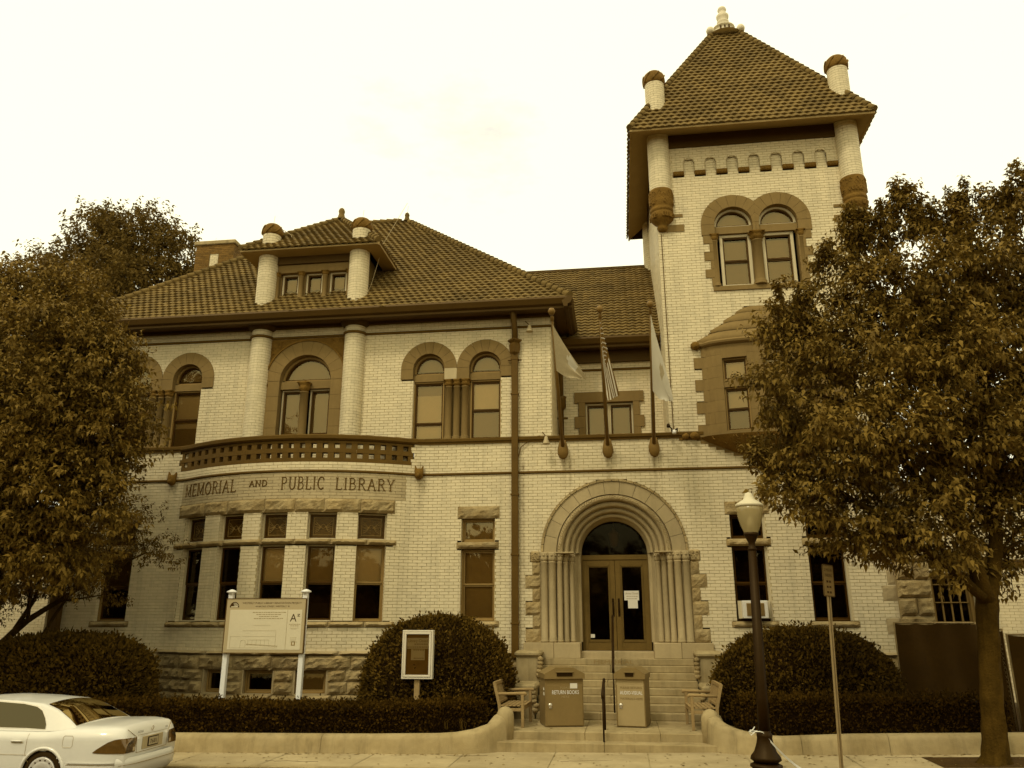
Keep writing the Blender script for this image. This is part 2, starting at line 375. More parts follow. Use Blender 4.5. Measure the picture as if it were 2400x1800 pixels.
def brick_wall(path, z0, z1, holes=(), mb=None, back=None, hd=.012, collect=True, depth=0.0, bl=BL, seed=0, ch=CH):
    """one course after the other in running bond; holes: functions z -> (x0,x1)/None in path length"""
    n = max(1, round((z1-z0)/ch)); h = (z1-z0)/n
    for c in range(n):
        za = z0+c*h; zb = za+h; zm = (za+zb)/2
        blk = sorted([b for b in (f(zm) for f in holes) if b])
        iv = []; cur = 0.0
        for a, b in blk:
            if a > cur+.005: iv.append((cur, min(a, path.L)))
            cur = max(cur, b)
        if cur < path.L-.005: iv.append((cur, path.L))
        off = (bl/2 if c % 2 else 0)+seed
        for a, b in iv:
            if b <= a: continue
            if back is not None:
                ks = [a]+[q for q in path.s if a < q < b]+[b]
                P = [(*path.at(q, depth), za) for q in ks]+[(*path.at(q, depth), zb) for q in ks]; back.grid(P, len(ks), 2)
            k0 = math.floor((a-off)/bl); s = off+k0*bl
            while s < b:
                s0 = max(s, a); s1 = min(s+bl, b); s += bl
                if s1-s0 < .03: continue
                g = GAP/2; e = .0025; s0 += g if s0 > a+1e-6 else .001; s1 -= g if s1 < b-1e-6 else .001
                pr = hd+random.uniform(-.002, .002)+depth
                A = path.at(s0, depth); B = path.at(s1, depth); C = path.at(s0+e, pr); D = path.at(s1-e, pr); y0 = za+g*.8; y1 = zb-g*.8
                V = [(A[0], A[1], y0), (B[0], B[1], y0), (B[0], B[1], y1), (A[0], A[1], y1), (C[0], C[1], y0+e), (D[0], D[1], y0+e), (D[0], D[1], y1-e), (C[0], C[1], y1-e)]
                if collect: BRICKS.append(((C[0])**2+C[1]**2+(y0-2.35)**2, V))
                else:
                    k = mb.pts(V)
                    for q in ((4, 5, 6, 7), (0, 1, 5, 4), (1, 2, 6, 5), (2, 3, 7, 6), (3, 0, 4, 7)): mb.face([k+i for i in q])
def rect(p, x0, x1, z0, z1):
    a, b = p.sx(x0), p.sx(x1)
    return lambda z: (a, b) if z0 < z < z1 else None
def arch(p, xc, zc, r, zbot):
    s = p.sx(xc)
    def f(z):
        if z < zbot or z > zc+r: return None
        w = r if z <= zc else math.sqrt(max(0, r*r-(z-zc)**2)); return (s-w, s+w)
    return f
back = MB()
jamb = MB()
def jambs(x0, x1, z0, z1, y=21.0, d=.24, T=None):
    for pts in ([(x0, y), (x0, y+d)], [(x1, y+d), (x1, y)]):
        brick_wall(Path(pts), z0, z1, (), jamb, back, .006, False, 0, .245)
# openings of the ground storey
AX, AZ = -.18, 4.08
GW = [(-4.15, -3.25), (-14.25, -13.35), (2.75, 3.62), (4.58, 5.50)]
bow_a = [(-30.8, -22.4), (-17.2, -9.9), (-4.8, 2.1), (7.3, 14.5), (19.6, 26.9)]
bow_x = [(CX+CR*math.sin(R(a)), CX+CR*math.sin(R(b))) for a, b in bow_a]
H = []
for a, b in GW: H += [rect(FR, a, b, 2.38, 4.18), rect(FR, a, b, 4.37, 4.98)]
for a, b in GW: H += [rect(FR, a-.1, b+.12, 4.98, 5.30), rect(FR, a-.1, b+.1, 4.18, 4.37), rect(FR, a-.1, b+.1, 2.23, 2.38)]
for a, b in bow_x: H += [rect(FR, a, b, 2.37, 4.27), rect(FR, a, b, 4.41, 5.09)]
H += [rect(FR, -12.05, -5.9, 5.09, 5.45), rect(FR, -12.05, -5.9, 4.27, 4.41), rect(FR, -12.05, -5.9, 2.23, 2.37), rect(FR, -12.05, -5.65, 5.45, 6.10)]
H += [rect(FR, AX-2.30, AX+2.30, 1.5, 1.87), arch(FR, AX, AZ, 1.86, 1.4), rect(FR, AX-2.15, AX+2.15, 3.83, 4.12)]
for k in range(6): H += [rect(FR, AX-(2.272 if k % 2 == 0 else 2.092), AX+(2.272 if k % 2 == 0 else 2.092), 1.87+k*.327, 1.87+(k+1)*.327)]
brick_wall(FR, 1.66, 6.42, H, None, back)
# storey between string and belt: the bow part is the pierced parapet
P0 = Path([(x, bowY(x)) for x in _xs])
def orbel(z):      # corbel below the tower oriel
    if z < 6.2: return None
    t = (z-6.30)/(6.98-6.30)
    return (P0.sx(4.15-2.05*t**.7), P0.sx(4.15+2.05*t**.7)) if t > 0 else None
def par(z):
    zz = int((z-6.42)/.16) % 2; return (P0.sx(-12.22-.08*zz), P0.sx(-5.55+.08*zz))
brick_wall(P0, 6.42, 7.0, [par, orbel], None, back)
# upper wall of the main wing
UP = flat(-15.7, -1.72)
PAIRS = [(-5.15, -3.55), (-13.95, -12.35)]
H = []
for c in PAIRS:
    for xc in c: H += [arch(UP, xc, 9.17, .78, 8.85)]
    H += [rect(UP, c[0]-.44, c[1]+.44, 7.12, 8.86)]
H += [rect(UP, -10.1, -7.45, 7.2, 10.2)]
brick_wall(UP, 7.0, 10.62, H, None, back)
# return wall of the wing, recessed wall, tower
brick_wall(Path([(-1.72, 21.0), (-1.72, 23.2)]), 7.0, 10.62, (), None, back)
RC = flat(-1.72, 1.40, 23.2)
brick_wall(RC, 7.0, 10.3, [rect(RC, -1.10, .70, 7.5, 8.93)], None, back)
TW = flat(1.40, 6.90)
def oriel_roof(z):
    if not 9.45 < z < 10.62: return None
    n = int((z-9.45)/.08)*.08; w = 1.98-n*1.34; return (TW.sx(4.15-w), TW.sx(4.15+w))
def orq(z):
    if not 7.0 < z < 9.46: return None
    k = int((z-7.0)/.31); w = 2.0 if k % 2 == 0 else 1.80
    return (TW.sx(4.15-w), TW.sx(4.15+w))
TA = [(3.475, 13.10), (4.69, 13.10)]
H = [oriel_roof, orq, rect(TW, 2.95, 5.25, 11.1, 12.8)]
for xc, zc in TA: H.append(arch(TW, xc, zc, .88, 12.79))
for k in range(6):
    w = 1.46 if k % 2 else 1.30
    H.append(rect(TW, 4.08-w, 4.08+w, 11.22+k*.26, 11.22+(k+1)*.26))
NX = [2.37+i*.612 for i in range(7)]
for x in NX: H.append(arch(TW, x, 15.12, .155, 14.86))
for i in range(8): H.append(rect(TW, NX[0]-.306+(i-.0)*.612-.155, NX[0]-.306+i*.612+.155, 14.70, 14.86))
def corb(z):      # wall is deeper below the little arcade
    return None
brick_wall(TW, 7.0, 15.72, H, None, back)
# lower face of the blind niches
for x in NX:
    NI = MB(); brick_wall(Path([(x-.155, 21.055), (x+.155, 21.055)]), 14.80, 15.28, (), NI, NI, .012, False); NI.build('blind_niche', 'brick', lib, LO, kind='stuff')
TL = Path([(1.40, 26.5), (1.40, 21.0)]); brick_wall(TL, 6.0, 15.72, (), None, back)
TR = Path([(6.90, 21.0), (6.90, 26.5)]); brick_wall(TR, 0.3, 15.72, (), None, back)
for x0, x1, y0, y1, z1 in ((-15.7, -15.7, 21, 34, 10.6),):
    back.quad((x0, y1, 0), (x0, y0, 0), (x0, y0, z1), (x0, y1, z1))
# brick jambs of the ground windows
for a, b in GW: jambs(a, b, 2.38, 4.18); jambs(a, b, 4.37, 4.98)
def bow_frame(am):      # local frame on the bow at angle am: x along, y inwards, z up
    c, s = math.cos(R(am)), math.sin(R(am)); px, py = CX+CR*s, CY-CR*c
    return lambda x, y, z: (px+c*x-s*y, py+s*x+c*y, z)
for a, b in bow_a:
    am = (a+b)/2; hw = CR*math.sin(R((b-a)/2)); T = bow_frame(am)
    for z0, z1 in ((2.37, 4.27), (4.41, 5.09)):
        for x, (ya, yb) in ((-hw, (.02, .27)), (hw, (.27, .02))):
            p = [T(x, ya, 0)[:2], T(x, yb, 0)[:2]]; brick_wall(Path(p), z0, z1, (), jamb, back, .006, False)
for c in PAIRS: jambs(c[0]-.44, c[1]+.44, 7.12, 8.85, d=.22)
wall = back.build('wall', 'mortar', lib, LO)
jamb.build('window_jamb_brickwork', 'brick', wall)
for v in (bpy.data.objects['window_jamb_brickwork'],): v.data.transform(Matrix.Translation((-LO[0], -LO[1], 0)))
BRICKS.sort(key=lambda t: t[0])
def in_view(v):
    th, ya = R(16.55), R(7.6); x, y, z = v[0], v[1], v[2]-2.35
    d = -x*math.sin(ya)*math.cos(th)+y*math.cos(ya)*math.cos(th)+z*math.sin(th)
    a = (x*math.cos(ya)+y*math.sin(ya))/d; b = (x*math.sin(ya)*math.sin(th)-y*math.cos(ya)*math.sin(th)+z*math.cos(th))/d
    return abs(a) < .62 and abs(b) < .47
BF = ((4, 5, 6, 7), (0, 1, 5, 4), (1, 2, 6, 5), (2, 3, 7, 6), (3, 0, 4, 7))
cnt = 0; rest = MB()
for d, V in BRICKS:
    if cnt < 300 and in_view(V[4]) and V[4][2] > 2.9 and not (-2.3 < V[4][0] < 2.0) or (cnt < 300 and in_view(V[4]) and V[4][2] > 4.3 and d < 460):
        b = MB(); b.v = V; b.f = list(BF); b.m = [0]*5; b.smf = [False]*5; b.build('brick', 'brick', wall, LO); cnt += 1
    else:
        k = rest.pts(V)
        for q in BF: rest.face([k+i for i in q])
rest.build('brickwork', 'brick', wall, LO, kind='stuff')
brick_wall(flat(-12.3, -5.4), 6.40, 7.0, (), None, back) if False else None
bwp = MB(); bwb = MB(); brick_wall(Path([(-12.2, 21.0), (-5.5, 21.0)]), 6.40, 7.02, (), bwp, bwb, .012, False); _o = bwb.build('balcony_back_wall', 'mortar', lib, LO); bwp.build('brickwork', 'brick', _o, LO, kind='stuff')
# the smoother band that carries the name
NB = Path([(x, bowY(x)) for x in np.linspace(-12.05, -5.65, 40)])
nb = MB(); brick_wall(NB, 5.45, 6.10, (), nb, None, .016, False, 0, .34); nbo = nb.build('name_band', 'band', lib, LO)
bk = MB(); P = [(*NB.at(q, .002), 5.45) for q in NB.s]+[(*NB.at(q, .002), 6.10) for q in NB.s]; bk.grid(P, len(NB.s), 2)
bk.build('name_band_mortar', 'band', nbo, LO)

# ---- mouldings swept along a path
def sweep(name, path, prof, m, a=None, b=None, parent=lib, lab=None):
    """prof: closed outline [(outward, z)]"""
    a = 0 if a is None else a; b = path.L if b is None else b
    ks = [a]+[q for q in path.s if a+1e-4 < q < b-1e-4]+[b]; mb = MB(); n = len(prof); k = 0
    for q in ks: mb.pts([(*path.at(q, d), z) for d, z in prof])
    for i in range(len(ks)-1):
        for j in range(n): mb.face((i*n+j, (i+1)*n+j, (i+1)*n+(j+1) % n, i*n+(j+1) % n))
    mb.face(range(n)); mb.face(range((len(ks)-1)*n, len(ks)*n))
    return mb.build(name, m, parent, LO, lab)
string = [(-.02, 6.135), (.03, 6.135), (.055, 6.155), (.055, 6.185), (.03, 6.205), (-.02, 6.205)]
sweep('string_course', FR, string, 'trim')
belt = [(-.05, 6.99), (.05, 6.99), (.05, 7.03), (.09, 7.055), (.10, 7.12), (.07, 7.14), (-.05, 7.14)]
sweep('belt_course', FR, belt, 'trim', 0, FR.sx(-12.25))
sweep('belt_course', FR, belt, 'trim', FR.sx(-5.4), FR.sx(2.25))
sweep('parapet_cap', FR, [(-.25, 7.00), (.04, 7.00), (.09, 7.04), (.10, 7.12), (.06, 7.15), (-.25, 7.15)], 'trim', FR.sx(-12.25), FR.sx(-5.4))
fz = [(-.01, 10.26), (.03, 10.26), (.05, 10.28), (.05, 10.32), (.03, 10.335), (-.01, 10.335)]
sweep('frieze_string', UP, fz, 'trim')
sweep('frieze_string', Path([(-1.72, 21.0), (-1.72, 23.2)]), fz, 'trim')
sweep('frieze_string', RC, [(d, z-.66) for d, z in fz], 'trim')
# pierced brownstone parapet: small blocks between two solid courses
pp = MB()
PB = P0
def pblock(a0, a1, z0, z1, d0=-.20, d1=.0):
    b = MB(); n = max(2, int((a1-a0)/.25)+1); ss = np.linspace(a0, a1, n)
    P = [(*PB.at(s, d1), z0) for s in ss]+[(*PB.at(s, d1), z1) for s in ss]+[(*PB.at(s, d0), z1) for s in ss]+[(*PB.at(s, d0), z0) for s in ss]
    b.pts(P)
    for j in range(n-1):
        for r in range(4): b.face((r*n+j, r*n+j+1, ((r+1) % 4)*n+j+1, ((r+1) % 4)*n+j))
    b.face((0, n, 2*n, 3*n)); b.face((n-1, 4*n-1, 3*n-1, 2*n-1)); return b
sa, sb = PB.sx(-12.28), PB.sx(-5.49); parapet = pblock(sa, sb, 6.42, 6.53, -.2, .004).build('parapet', 'trim', lib, LO)
for z0, z1 in ((6.67, 6.79), (6.93, 6.995)):
    nn = 14
    for i in range(nn):
        a = sa+(sb-sa)*i/nn; b = sa+(sb-sa)*(i+1)/nn
        pblock(a+.002, b-.002, z0, z1, -.2, .002).build('parapet_block', 'trim', parapet, LO)
NH = 23; pit = (sb-sa-.12)/NH
for zz0, zz1 in ((6.532, 6.668), (6.792, 6.928)):
    for i in range(NH+1):
        c = sa+.06+i*pit; h = pit*.27; pblock(max(sa, c-h), min(sb, c+h), zz0, zz1, -.2, -.003).build('parapet_block', 'trim', parapet, LO)
fl = MB(); Pf = [(*PB.at(s, -.2), 6.40) for s in np.linspace(sa, sb, 30)]; fl.poly(Pf[::-1]); fl.build('balcony_floor', 'bushl', lib, LO)
# carved beasts at both ends of the parapet
for x in (-12.42, -5.33):
    b = MB(); s = FR.sx(x); X, Y = FR.at(s, .10)
    b.lathe((X, Y, 6.15), [(.03, -.12), (.10, -.08), (.13, .02), (.11, .12), (.06, .17)], 8)
    b.prism([(X-.12, Y-.03, 6.22), (X-.02, Y-.03, 6.26), (X-.12, Y, 6.42)], (0, .07, 0)); b.prism([(X+.12, Y-.03, 6.22), (X+.02, Y-.03, 6.26), (X+.10, Y, 6.40)], (0, .07, 0))
    b.tube([(X, Y-.08, 6.14), (X, Y-.19, 6.10)], [.06, .03], 7); b.build('carved_beast', 'brownd', lib, LO)

# ---- rock-faced stones
def rough(path, s0, s1, z0, z1, proud=.07, amp=.05, nm='stone', m='granite', parent=lib, d0=-.1, nu=None, lab=None, flat_edge=.015):
    w_ = s1-s0; nu = nu or max(4, min(12, int(w_/.07))); nv = max(4, min(7, int((z1-z0)/.06))); sd_ = random.uniform(0, 99)
    mb = MB(); P = []
    for j in range(nv+1):
        for i in range(nu+1):
            u = i/nu; v = j/nv; s = s0+w_*u; z = z0+(z1-z0)*v
            ed = min(min(u, 1-u)*w_, min(v, 1-v)*(z1-z0)); k = min(1, ed/.05)
            nse = mnoise.noise(Vector((s*6+sd_, z*9, sd_)))*.6+mnoise.noise(Vector((s*17, z*22+sd_, 3)))*.35
            jag = .018*mnoise.noise(Vector((s*9, sd_, 5))) if 0 < v < 1 else 0
            P.append((*path.at(s, flat_edge+(proud-flat_edge)*k+amp*nse*k), z+jag))
    mb.grid(P, nu+1, nv+1)
    e = [i for i in range(nu+1)]; top = [nv*(nu+1)+i for i in range(nu+1)]
    A = mb.pts([(*path.at(s0+w_*i/nu, d0), z0) for i in range(nu+1)]); B = mb.pts([(*path.at(s0+w_*i/nu, d0), z1) for i in range(nu+1)])
    for i in range(nu): mb.face((A+i, A+i+1, e[i+1], e[i])); mb.face((top[i], top[i+1], B+i+1, B+i))
    L_ = [j*(nu+1) for j in range(nv+1)]; Rr = [j*(nu+1)+nu for j in range(nv+1)]
    mb.face([A]+L_+[B]); mb.face([A+nu]+Rr+[B+nu])
    return mb.build(nm, m, parent, LO, lab)
def course(path, s0, s1, z0, z1, wmin, wmax, gap=.008, **k):
    s = s0
    while s < s1-.02:
        w_ = random.uniform(wmin, wmax)
        if s1-(s+w_) < wmin*.6: w_ = s1-s
        e = min(s+w_, s1); rough(path, s+gap/2, e-gap/2, z0+gap/2, z1-gap/2, **k); s = e
course(FR, FR.sx(-12.08), FR.sx(-5.88), 5.09, 5.45, .75, 1.15, proud=.08, amp=.07, nm='lintel_stone')
course(FR, FR.sx(-12.15), FR.sx(-5.82), 4.27, 4.41, .8, 1.2, proud=.10, amp=.04, nm='band_stone')
course(FR, FR.sx(-12.15), FR.sx(-5.80), 2.23, 2.37, .8, 1.2, proud=.10, amp=.04, nm='sill_stone')
for a, b in GW:
    rough(FR, FR.sx(a-.10), FR.sx(b+.12), 4.98, 5.30, proud=.05, amp=.06, nm='lintel_stone')
    rough(FR, FR.sx(a-.12), FR.sx(b+.10), 4.19, 4.365, proud=.09, amp=.04, nm='band_stone')
    rough(FR, FR.sx(a-.13), FR.sx(b+.12), 2.23, 2.375, proud=.09, amp=.04, nm='sill_stone')
# foundation: ledge, lintel course, ashlar with basement windows
BW = [(-10.50, -9.95), (-9.34, -8.58), (-8.03, -7.28)]
course(FR, 0, FR.sx(AX-2.35), 1.56, 1.67, 1.2, 2.0, proud=.14, amp=.02, nm='ledge_stone', m='smooth')
course(FR, FR.sx(AX+2.35), FR.L, 1.56, 1.67, 1.2, 2.0, proud=.14, amp=.02, nm='ledge_stone', m='smooth')
course(FR, 0, FR.sx(AX-2.35), 1.22, 1.56, .6, 1.2, proud=.10, amp=.10, nm='foundation_stone', flat_edge=.04)
course(FR, FR.sx(AX+2.35), FR.L, 1.22, 1.56, .6, 1.2, proud=.10, amp=.10, nm='foundation_stone', flat_edge=.04)
seg = [(0, FR.sx(-10.55)), (FR.sx(-9.92), FR.sx(-9.37)), (FR.sx(-8.55), FR.sx(-8.06)), (FR.sx(-7.25), FR.sx(AX-2.35)), (FR.sx(AX+2.35), FR.L)]
for a, b in seg:
    for z0, z1 in ((.95, 1.22), (.66, .95)): course(FR, a, b, z0, z1, .35, .75, proud=.10, amp=.11, nm='foundation_stone', flat_edge=.04)
course(FR, 0, FR.sx(AX-2.35), .40, .66, .5, 1.1, proud=.13, amp=.06, nm='foundation_stone')
course(FR, 0, FR.sx(AX-2.35), .05, .40, .6, 1.2, proud=.15, amp=.06, nm='foundation_stone')
course(FR, FR.sx(AX+2.35), FR.L, .20, .66, .6, 1.2, proud=.12, amp=.06, nm='foundation_stone')

# ---- windows
def lf(X, Y, Z=0): return lambda x, y, z: (X+x, Y+y, Z+z)
def window(T, w, z0, z1, rows=(.5,), shade=None, glass='glass', fm='frame', sm='sash', setb=.15, fw=.045, leaded=False, shade_m='blind', room=True, lab=None, sw=.04, arched=False, mull=0):
    """T: local frame (x across, y inwards, z up). rows: heights of meeting rails as fractions. shade: list of (zlo,zhi,mat)"""
    hw = w/2; n = 14
    win = MB(T); y = setb
    def outline(i):
        if not arched: return None
        r = hw-i; return [(r*math.cos(a), (z1-hw)+r*math.sin(a)) for a in [pi*j/n for j in range(n+1)]]
    if arched:
        zs = z1-hw
        for (i0, i1, ya, yb, mb) in ((0, fw, y-.03, y+.05, win),):
            O = outline(i0); I = outline(i1)
            mb.grid([(x, ya, z) for x, z in O]+[(x, ya, z) for x, z in I], n+1, 2); mb.grid([(x, ya, z) for x, z in I]+[(x, yb, z) for x, z in I], n+1, 2)
        win.box(-hw, hw, y-.03, y+.05, z0, z0+fw)
        if zs > z0+.02: win.box(-hw, -hw+fw, y-.03, y+.05, z0, zs); win.box(hw-fw, hw, y-.03, y+.05, z0, zs)
    else:
        for a in ((-hw, -hw+fw, z0, z1), (hw-fw, hw, z0, z1), (-hw+fw, hw-fw, z0, z0+fw), (-hw+fw, hw-fw, z1-fw, z1)): win.box(a[0], a[1], y-.03, y+.07, a[2], a[3], .008)
    wo = win.build('window', fm, lib, LO, lab)
    sa_ = MB(T); ix = hw-fw; a0, a1 = z0+fw, z1-fw
    if arched:
        zs = z1-hw; O = outline(fw); I = outline(fw+sw)
        sa_.grid([(x, y+.02, z) for x, z in O]+[(x, y+.02, z) for x, z in I], n+1, 2); sa_.grid([(x, y+.02, z) for x, z in I]+[(x, y+.06, z) for x, z in I], n+1, 2)
        sa_.box(-ix, ix, y+.02, y+.06, a0, a0+sw)
    else:
        cuts = [a0]+[a0+(a1-a0)*r for r in rows]+[a1]
        for k in range(len(cuts)-1):
            c0, c1 = cuts[k], cuts[k+1]; yy = y+(.03 if k == len(cuts)-2 else .055)
            for q in ((-ix, -ix+sw, c0, c1), (ix-sw, ix, c0, c1), (-ix+sw, ix-sw, c0, c0+sw), (-ix+sw, ix-sw, c1-sw, c1)): sa_.box(q[0], q[1], yy-.01, yy+.03, q[2], q[3])
        for k in range(mull):
            x = -ix+2*ix*(k+1)/(mull+1); sa_.box(x-.018, x+.018, y+.015, y+.05, a0, a1)
    sa_.build('sash', sm, wo, LO)
    pn = MB(T)
    if leaded: leaded_pane(T, -ix+sw, ix-sw, y+.05, a0+sw, a1-sw, wo)
    else:
        if arched: pn.poly([(x, y+.05, z) for x, z in outline(fw+sw*.5)]+([(-ix, y+.05, a0), (ix, y+.05, a0)] if z1-hw > z0+.05 else []))
        else: pn.quad((-ix, y+.075, a0), (ix, y+.075, a0), (ix, y+.075, a1), (-ix, y+.075, a1))
        pn.build('pane', glass, wo, LO)
        for (l, h, mm) in (shade or []):
            s_ = MB(T); zl, zh = a0+(a1-a0)*l, a0+(a1-a0)*h
            if arched: s_.poly([(x, y+.13, z) for x, z in outline(fw*.5)])
            else: s_.box(-ix+.005, ix-.005, y+.125, y+.130, zl, zh); s_.box(-ix+.005, ix-.005, y+.118, y+.135, zl, zl+.025)
            s_.build('shade', mm, wo, LO)
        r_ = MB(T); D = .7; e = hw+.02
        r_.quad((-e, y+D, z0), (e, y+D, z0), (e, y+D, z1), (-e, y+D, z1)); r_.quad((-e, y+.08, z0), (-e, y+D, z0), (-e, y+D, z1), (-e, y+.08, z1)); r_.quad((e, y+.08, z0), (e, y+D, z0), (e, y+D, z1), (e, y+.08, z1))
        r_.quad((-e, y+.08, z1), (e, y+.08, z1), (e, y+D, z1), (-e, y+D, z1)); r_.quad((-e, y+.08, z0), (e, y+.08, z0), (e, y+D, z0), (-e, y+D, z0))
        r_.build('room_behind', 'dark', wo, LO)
    return wo
def leaded_pane(T, x0, x1, y, z0, z1, par_):
    b = MB(T); b.quad((x0-.02, y+.01, z0-.02), (x1+.02, y+.01, z0-.02), (x1+.02, y+.01, z1+.02), (x0-.02, y+.01, z1+.02)); b.build('pane', 'stained', par_, LO)
    c = MB(T); xm = (x0+x1)/2; zm = (z0+z1)/2; q = .006
    for a in ((x0+.05, x1-.05, z0+.04, z0+.05), (x0+.05, x1-.05, z1-.05, z1-.04), (x0+.05, x0+.06, z0+.05, z1-.05), (x1-.06, x1-.05, z0+.05, z1-.05)): c.box(a[0], a[1], y, y+.008, a[2], a[3])
    c.tube([(xm+.055*math.cos(t), y, zm+.055*math.sin(t)) for t in [2*pi*j/12 for j in range(13)]], q, 4)
    for s in (-1, 1):
        for k in (.35, .75, 1.1):
            c.tube([(xm+s*.05, y, zm-.02), (xm+s*.14, y, zm+.10*k-.05), (xm+s*.22, y, zm+.20*k-.08)], q, 4)
            c.tube([(xm+s*.05, y, zm), (xm+s*.12, y, zm-.10*k), (xm+s*.2, y, zm-.14*k)], q, 4)
    c.build('leading', 'frameb', par_, LO)
# ground storey
for i, (a, b) in enumerate(GW):
    T = lf((a+b)/2, 21.0); w_ = b-a
    ga = dict(fm='frameb', sm='frameb') if i == 0 else (dict(fm='sash', sm='sash') if i > 1 else dict(fm='frameb', sm='sash'))
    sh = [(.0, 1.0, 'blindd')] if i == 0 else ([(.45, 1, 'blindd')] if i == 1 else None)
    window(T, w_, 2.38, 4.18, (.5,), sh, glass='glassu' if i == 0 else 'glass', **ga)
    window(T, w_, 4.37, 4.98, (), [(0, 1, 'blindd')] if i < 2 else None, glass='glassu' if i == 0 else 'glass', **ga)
    if i > 1:
        t = MB(); t.box(b-.06, b-.004, 21.05, 21.13, 2.39, 4.17); t.box(b-.06, b-.004, 21.05, 21.13, 4.375, 4.975); t.build('window_casing', 'frame', lib, LO)
bsh = [None, None, [(.5, 1, 'blind')], [(.5, 1, 'blindd')], [(.5, 1, 'blind')]]
for i, (a, b) in enumerate(bow_a):
    T = bow_frame((a+b)/2); w_ = 2*CR*math.sin(R((b-a)/2))
    window(T, w_, 2.37, 4.27, (.5,), bsh[i], fm='frame' if i < 4 else 'frameb', sm='sash' if i < 4 else 'frameb', setb=.17, fw=.035)
    window(T, w_, 4.41, 5.09, (), None, fm='frame', sm='sash', setb=.17, leaded=True, fw=.035)
for a, b in BW:
    xm = (a+b)/2; am = math.degrees(math.asin((xm-CX)/CR)); T = bow_frame(am)
    window(T, b-a, .68, 1.215, (), [(0, 1, 'blindd')] if a > -8.5 else None, fm='frameb', sm='frameb', setb=.12, glass='glassu' if a > -8.5 else 'glass')
    s = MB(T); hw = (b-a)/2; s.box(-hw-.05, -hw, -.02, .25, .66, 1.22); s.box(hw, hw+.05, -.02, .25, .66, 1.22); s.box(-hw, hw, -.04, .25, .64, .68); s.build('basement_jamb', 'smooth', lib, LO)

# ---- brownstone arches made of voussoirs
def ring(xc, zc, ri, ro, y0, y1, n, a0=0, a1=pi, m='brown', nm='voussoir', gap=.0025, leg=0.0, parent=lib, sub=3, cut=None):
    for k in range(n):
        A = a0+(a1-a0)*k/n+gap/ri; B = a0+(a1-a0)*(k+1)/n-gap/ri; mb = MB(); P = []
        aa = [A+(B-A)*j/sub for j in range(sub+1)]
        def clip(x):
            if cut is None: return x
            return min(x, cut[1]) if xc < cut[2] else max(x, cut[0])
        for (r, y) in ((ri, y0), (ro, y0), (ro, y1), (ri, y1)):
            for t in aa: P.append((clip(xc+r*math.cos(t)), y, zc+r*math.sin(t)))
        mb.pts(P); q = sub+1
        for j in range(sub):
            for r in range(4): mb.face((r*q+j, r*q+j+1, ((r+1) % 4)*q+j+1, ((r+1) % 4)*q+j))
        mb.face((0, q, 2*q, 3*q)); mb.face((q-1, 4*q-1, 3*q-1, 2*q-1)); mb.build(nm, m, parent, LO)
    if leg:
        for s in (-1, 1):
            if cut and ((s == 1 and xc < cut[2]) or (s == -1 and xc > cut[2])): continue
            MB().box(xc+s*ri, xc+s*ro, y0, y1, zc-leg, zc-.003).build('impost_stone', m, parent, LO)
def column(x, y, z0, z1, r, m='brown', cap=.2, nm='column', base=.1, capm='brownd', seg=16, abac=True):
    b = MB(); b.lathe((x, y, z0), [(r*1.35, 0), (r*1.35, base*.3), (r*1.15, base*.45), (r*1.28, base*.75), (r*1.02, base), (r, base*1.2), (r*.96, z1-z0-cap-.01), (r*1.12, z1-z0-cap), (r*1.12, z1-z0-cap+.02), (r*.98, z1-z0-cap+.03)], seg)
    o = b.build(nm, m, lib, LO)
    c = MB(); c.lathe((x, y, z1-cap), [(r*.95, .03), (r*1.05, cap*.3), (r*1.45, cap*.5), (r*1.2, cap*.55), (r*1.35, cap*.75), (r*1.65, cap*.9), (r*1.45, cap)], seg, flute=.09, nf=6)
    if abac: c.box(x-r*1.5, x+r*1.5, y-r*1.5, y+r*1.5, z1-cap*.12, z1, .006)
    c.build('capital', capm, o, LO); return o
for pi_, c in enumerate(PAIRS):
    xm = sum(c)/2
    for xc in c:
        ring(xc, 9.17, .45, .80, 20.955, 21.25, 9, leg=0, cut=(xm+.001, xm-.001, xm))
        # outer impost stones
    MB().box(c[0]-.80, c[0]-.45, 20.955, 21.25, 8.88, 9.167, .004).build('impost_stone', 'brown', lib, LO)
    MB().box(c[1]+.45, c[1]+.80, 20.955, 21.25, 8.88, 9.167, .004).build('impost_stone', 'brown', lib, LO)
    MB().box(c[0]+.45, xm-.002, 20.955, 21.25, 8.84, 9.167, .004).build('impost_stone', 'brown' if pi_ else 'band', lib, LO)
    MB().box(xm+.002, c[1]-.45, 20.955, 21.25, 8.84, 9.167, .004).build('impost_stone', 'brown', lib, LO)
    for xc in c:
        MB().box(xc-.447, xc+.447, 21.06, 21.24, 8.82, 9.02, .004).build('transom_stone', 'brown', lib, LO)
        window(lf(xc, 21.0), .89, 9.02, 9.615, (), [(0, 1, 'blindd')], glass='glassu', fm='frameb', sm='sash', setb=.17, arched=True, fw=.05)
    for q in (-.23, 0, .23): column(xm+q, 21.06, 7.13, 8.84, .098, cap=.22)
    MB().box(xm-.36, xm+.36, 21.13, 21.24, 7.13, 8.83).build('pier', 'brown', lib, LO)
    for k, (x0, x1) in enumerate(((c[0]-.44, xm-.37), (xm+.37, c[1]+.44))):
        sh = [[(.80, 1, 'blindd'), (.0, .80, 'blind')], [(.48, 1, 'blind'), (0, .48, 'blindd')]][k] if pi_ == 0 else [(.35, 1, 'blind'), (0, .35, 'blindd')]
        window(lf((x0+x1)/2, 21.0), x1-x0, 7.13, 8.82, (.28 if k == 0 else .49,), sh, glass='glassu', fm='frameb', sm='sash', setb=.13, fw=.04)
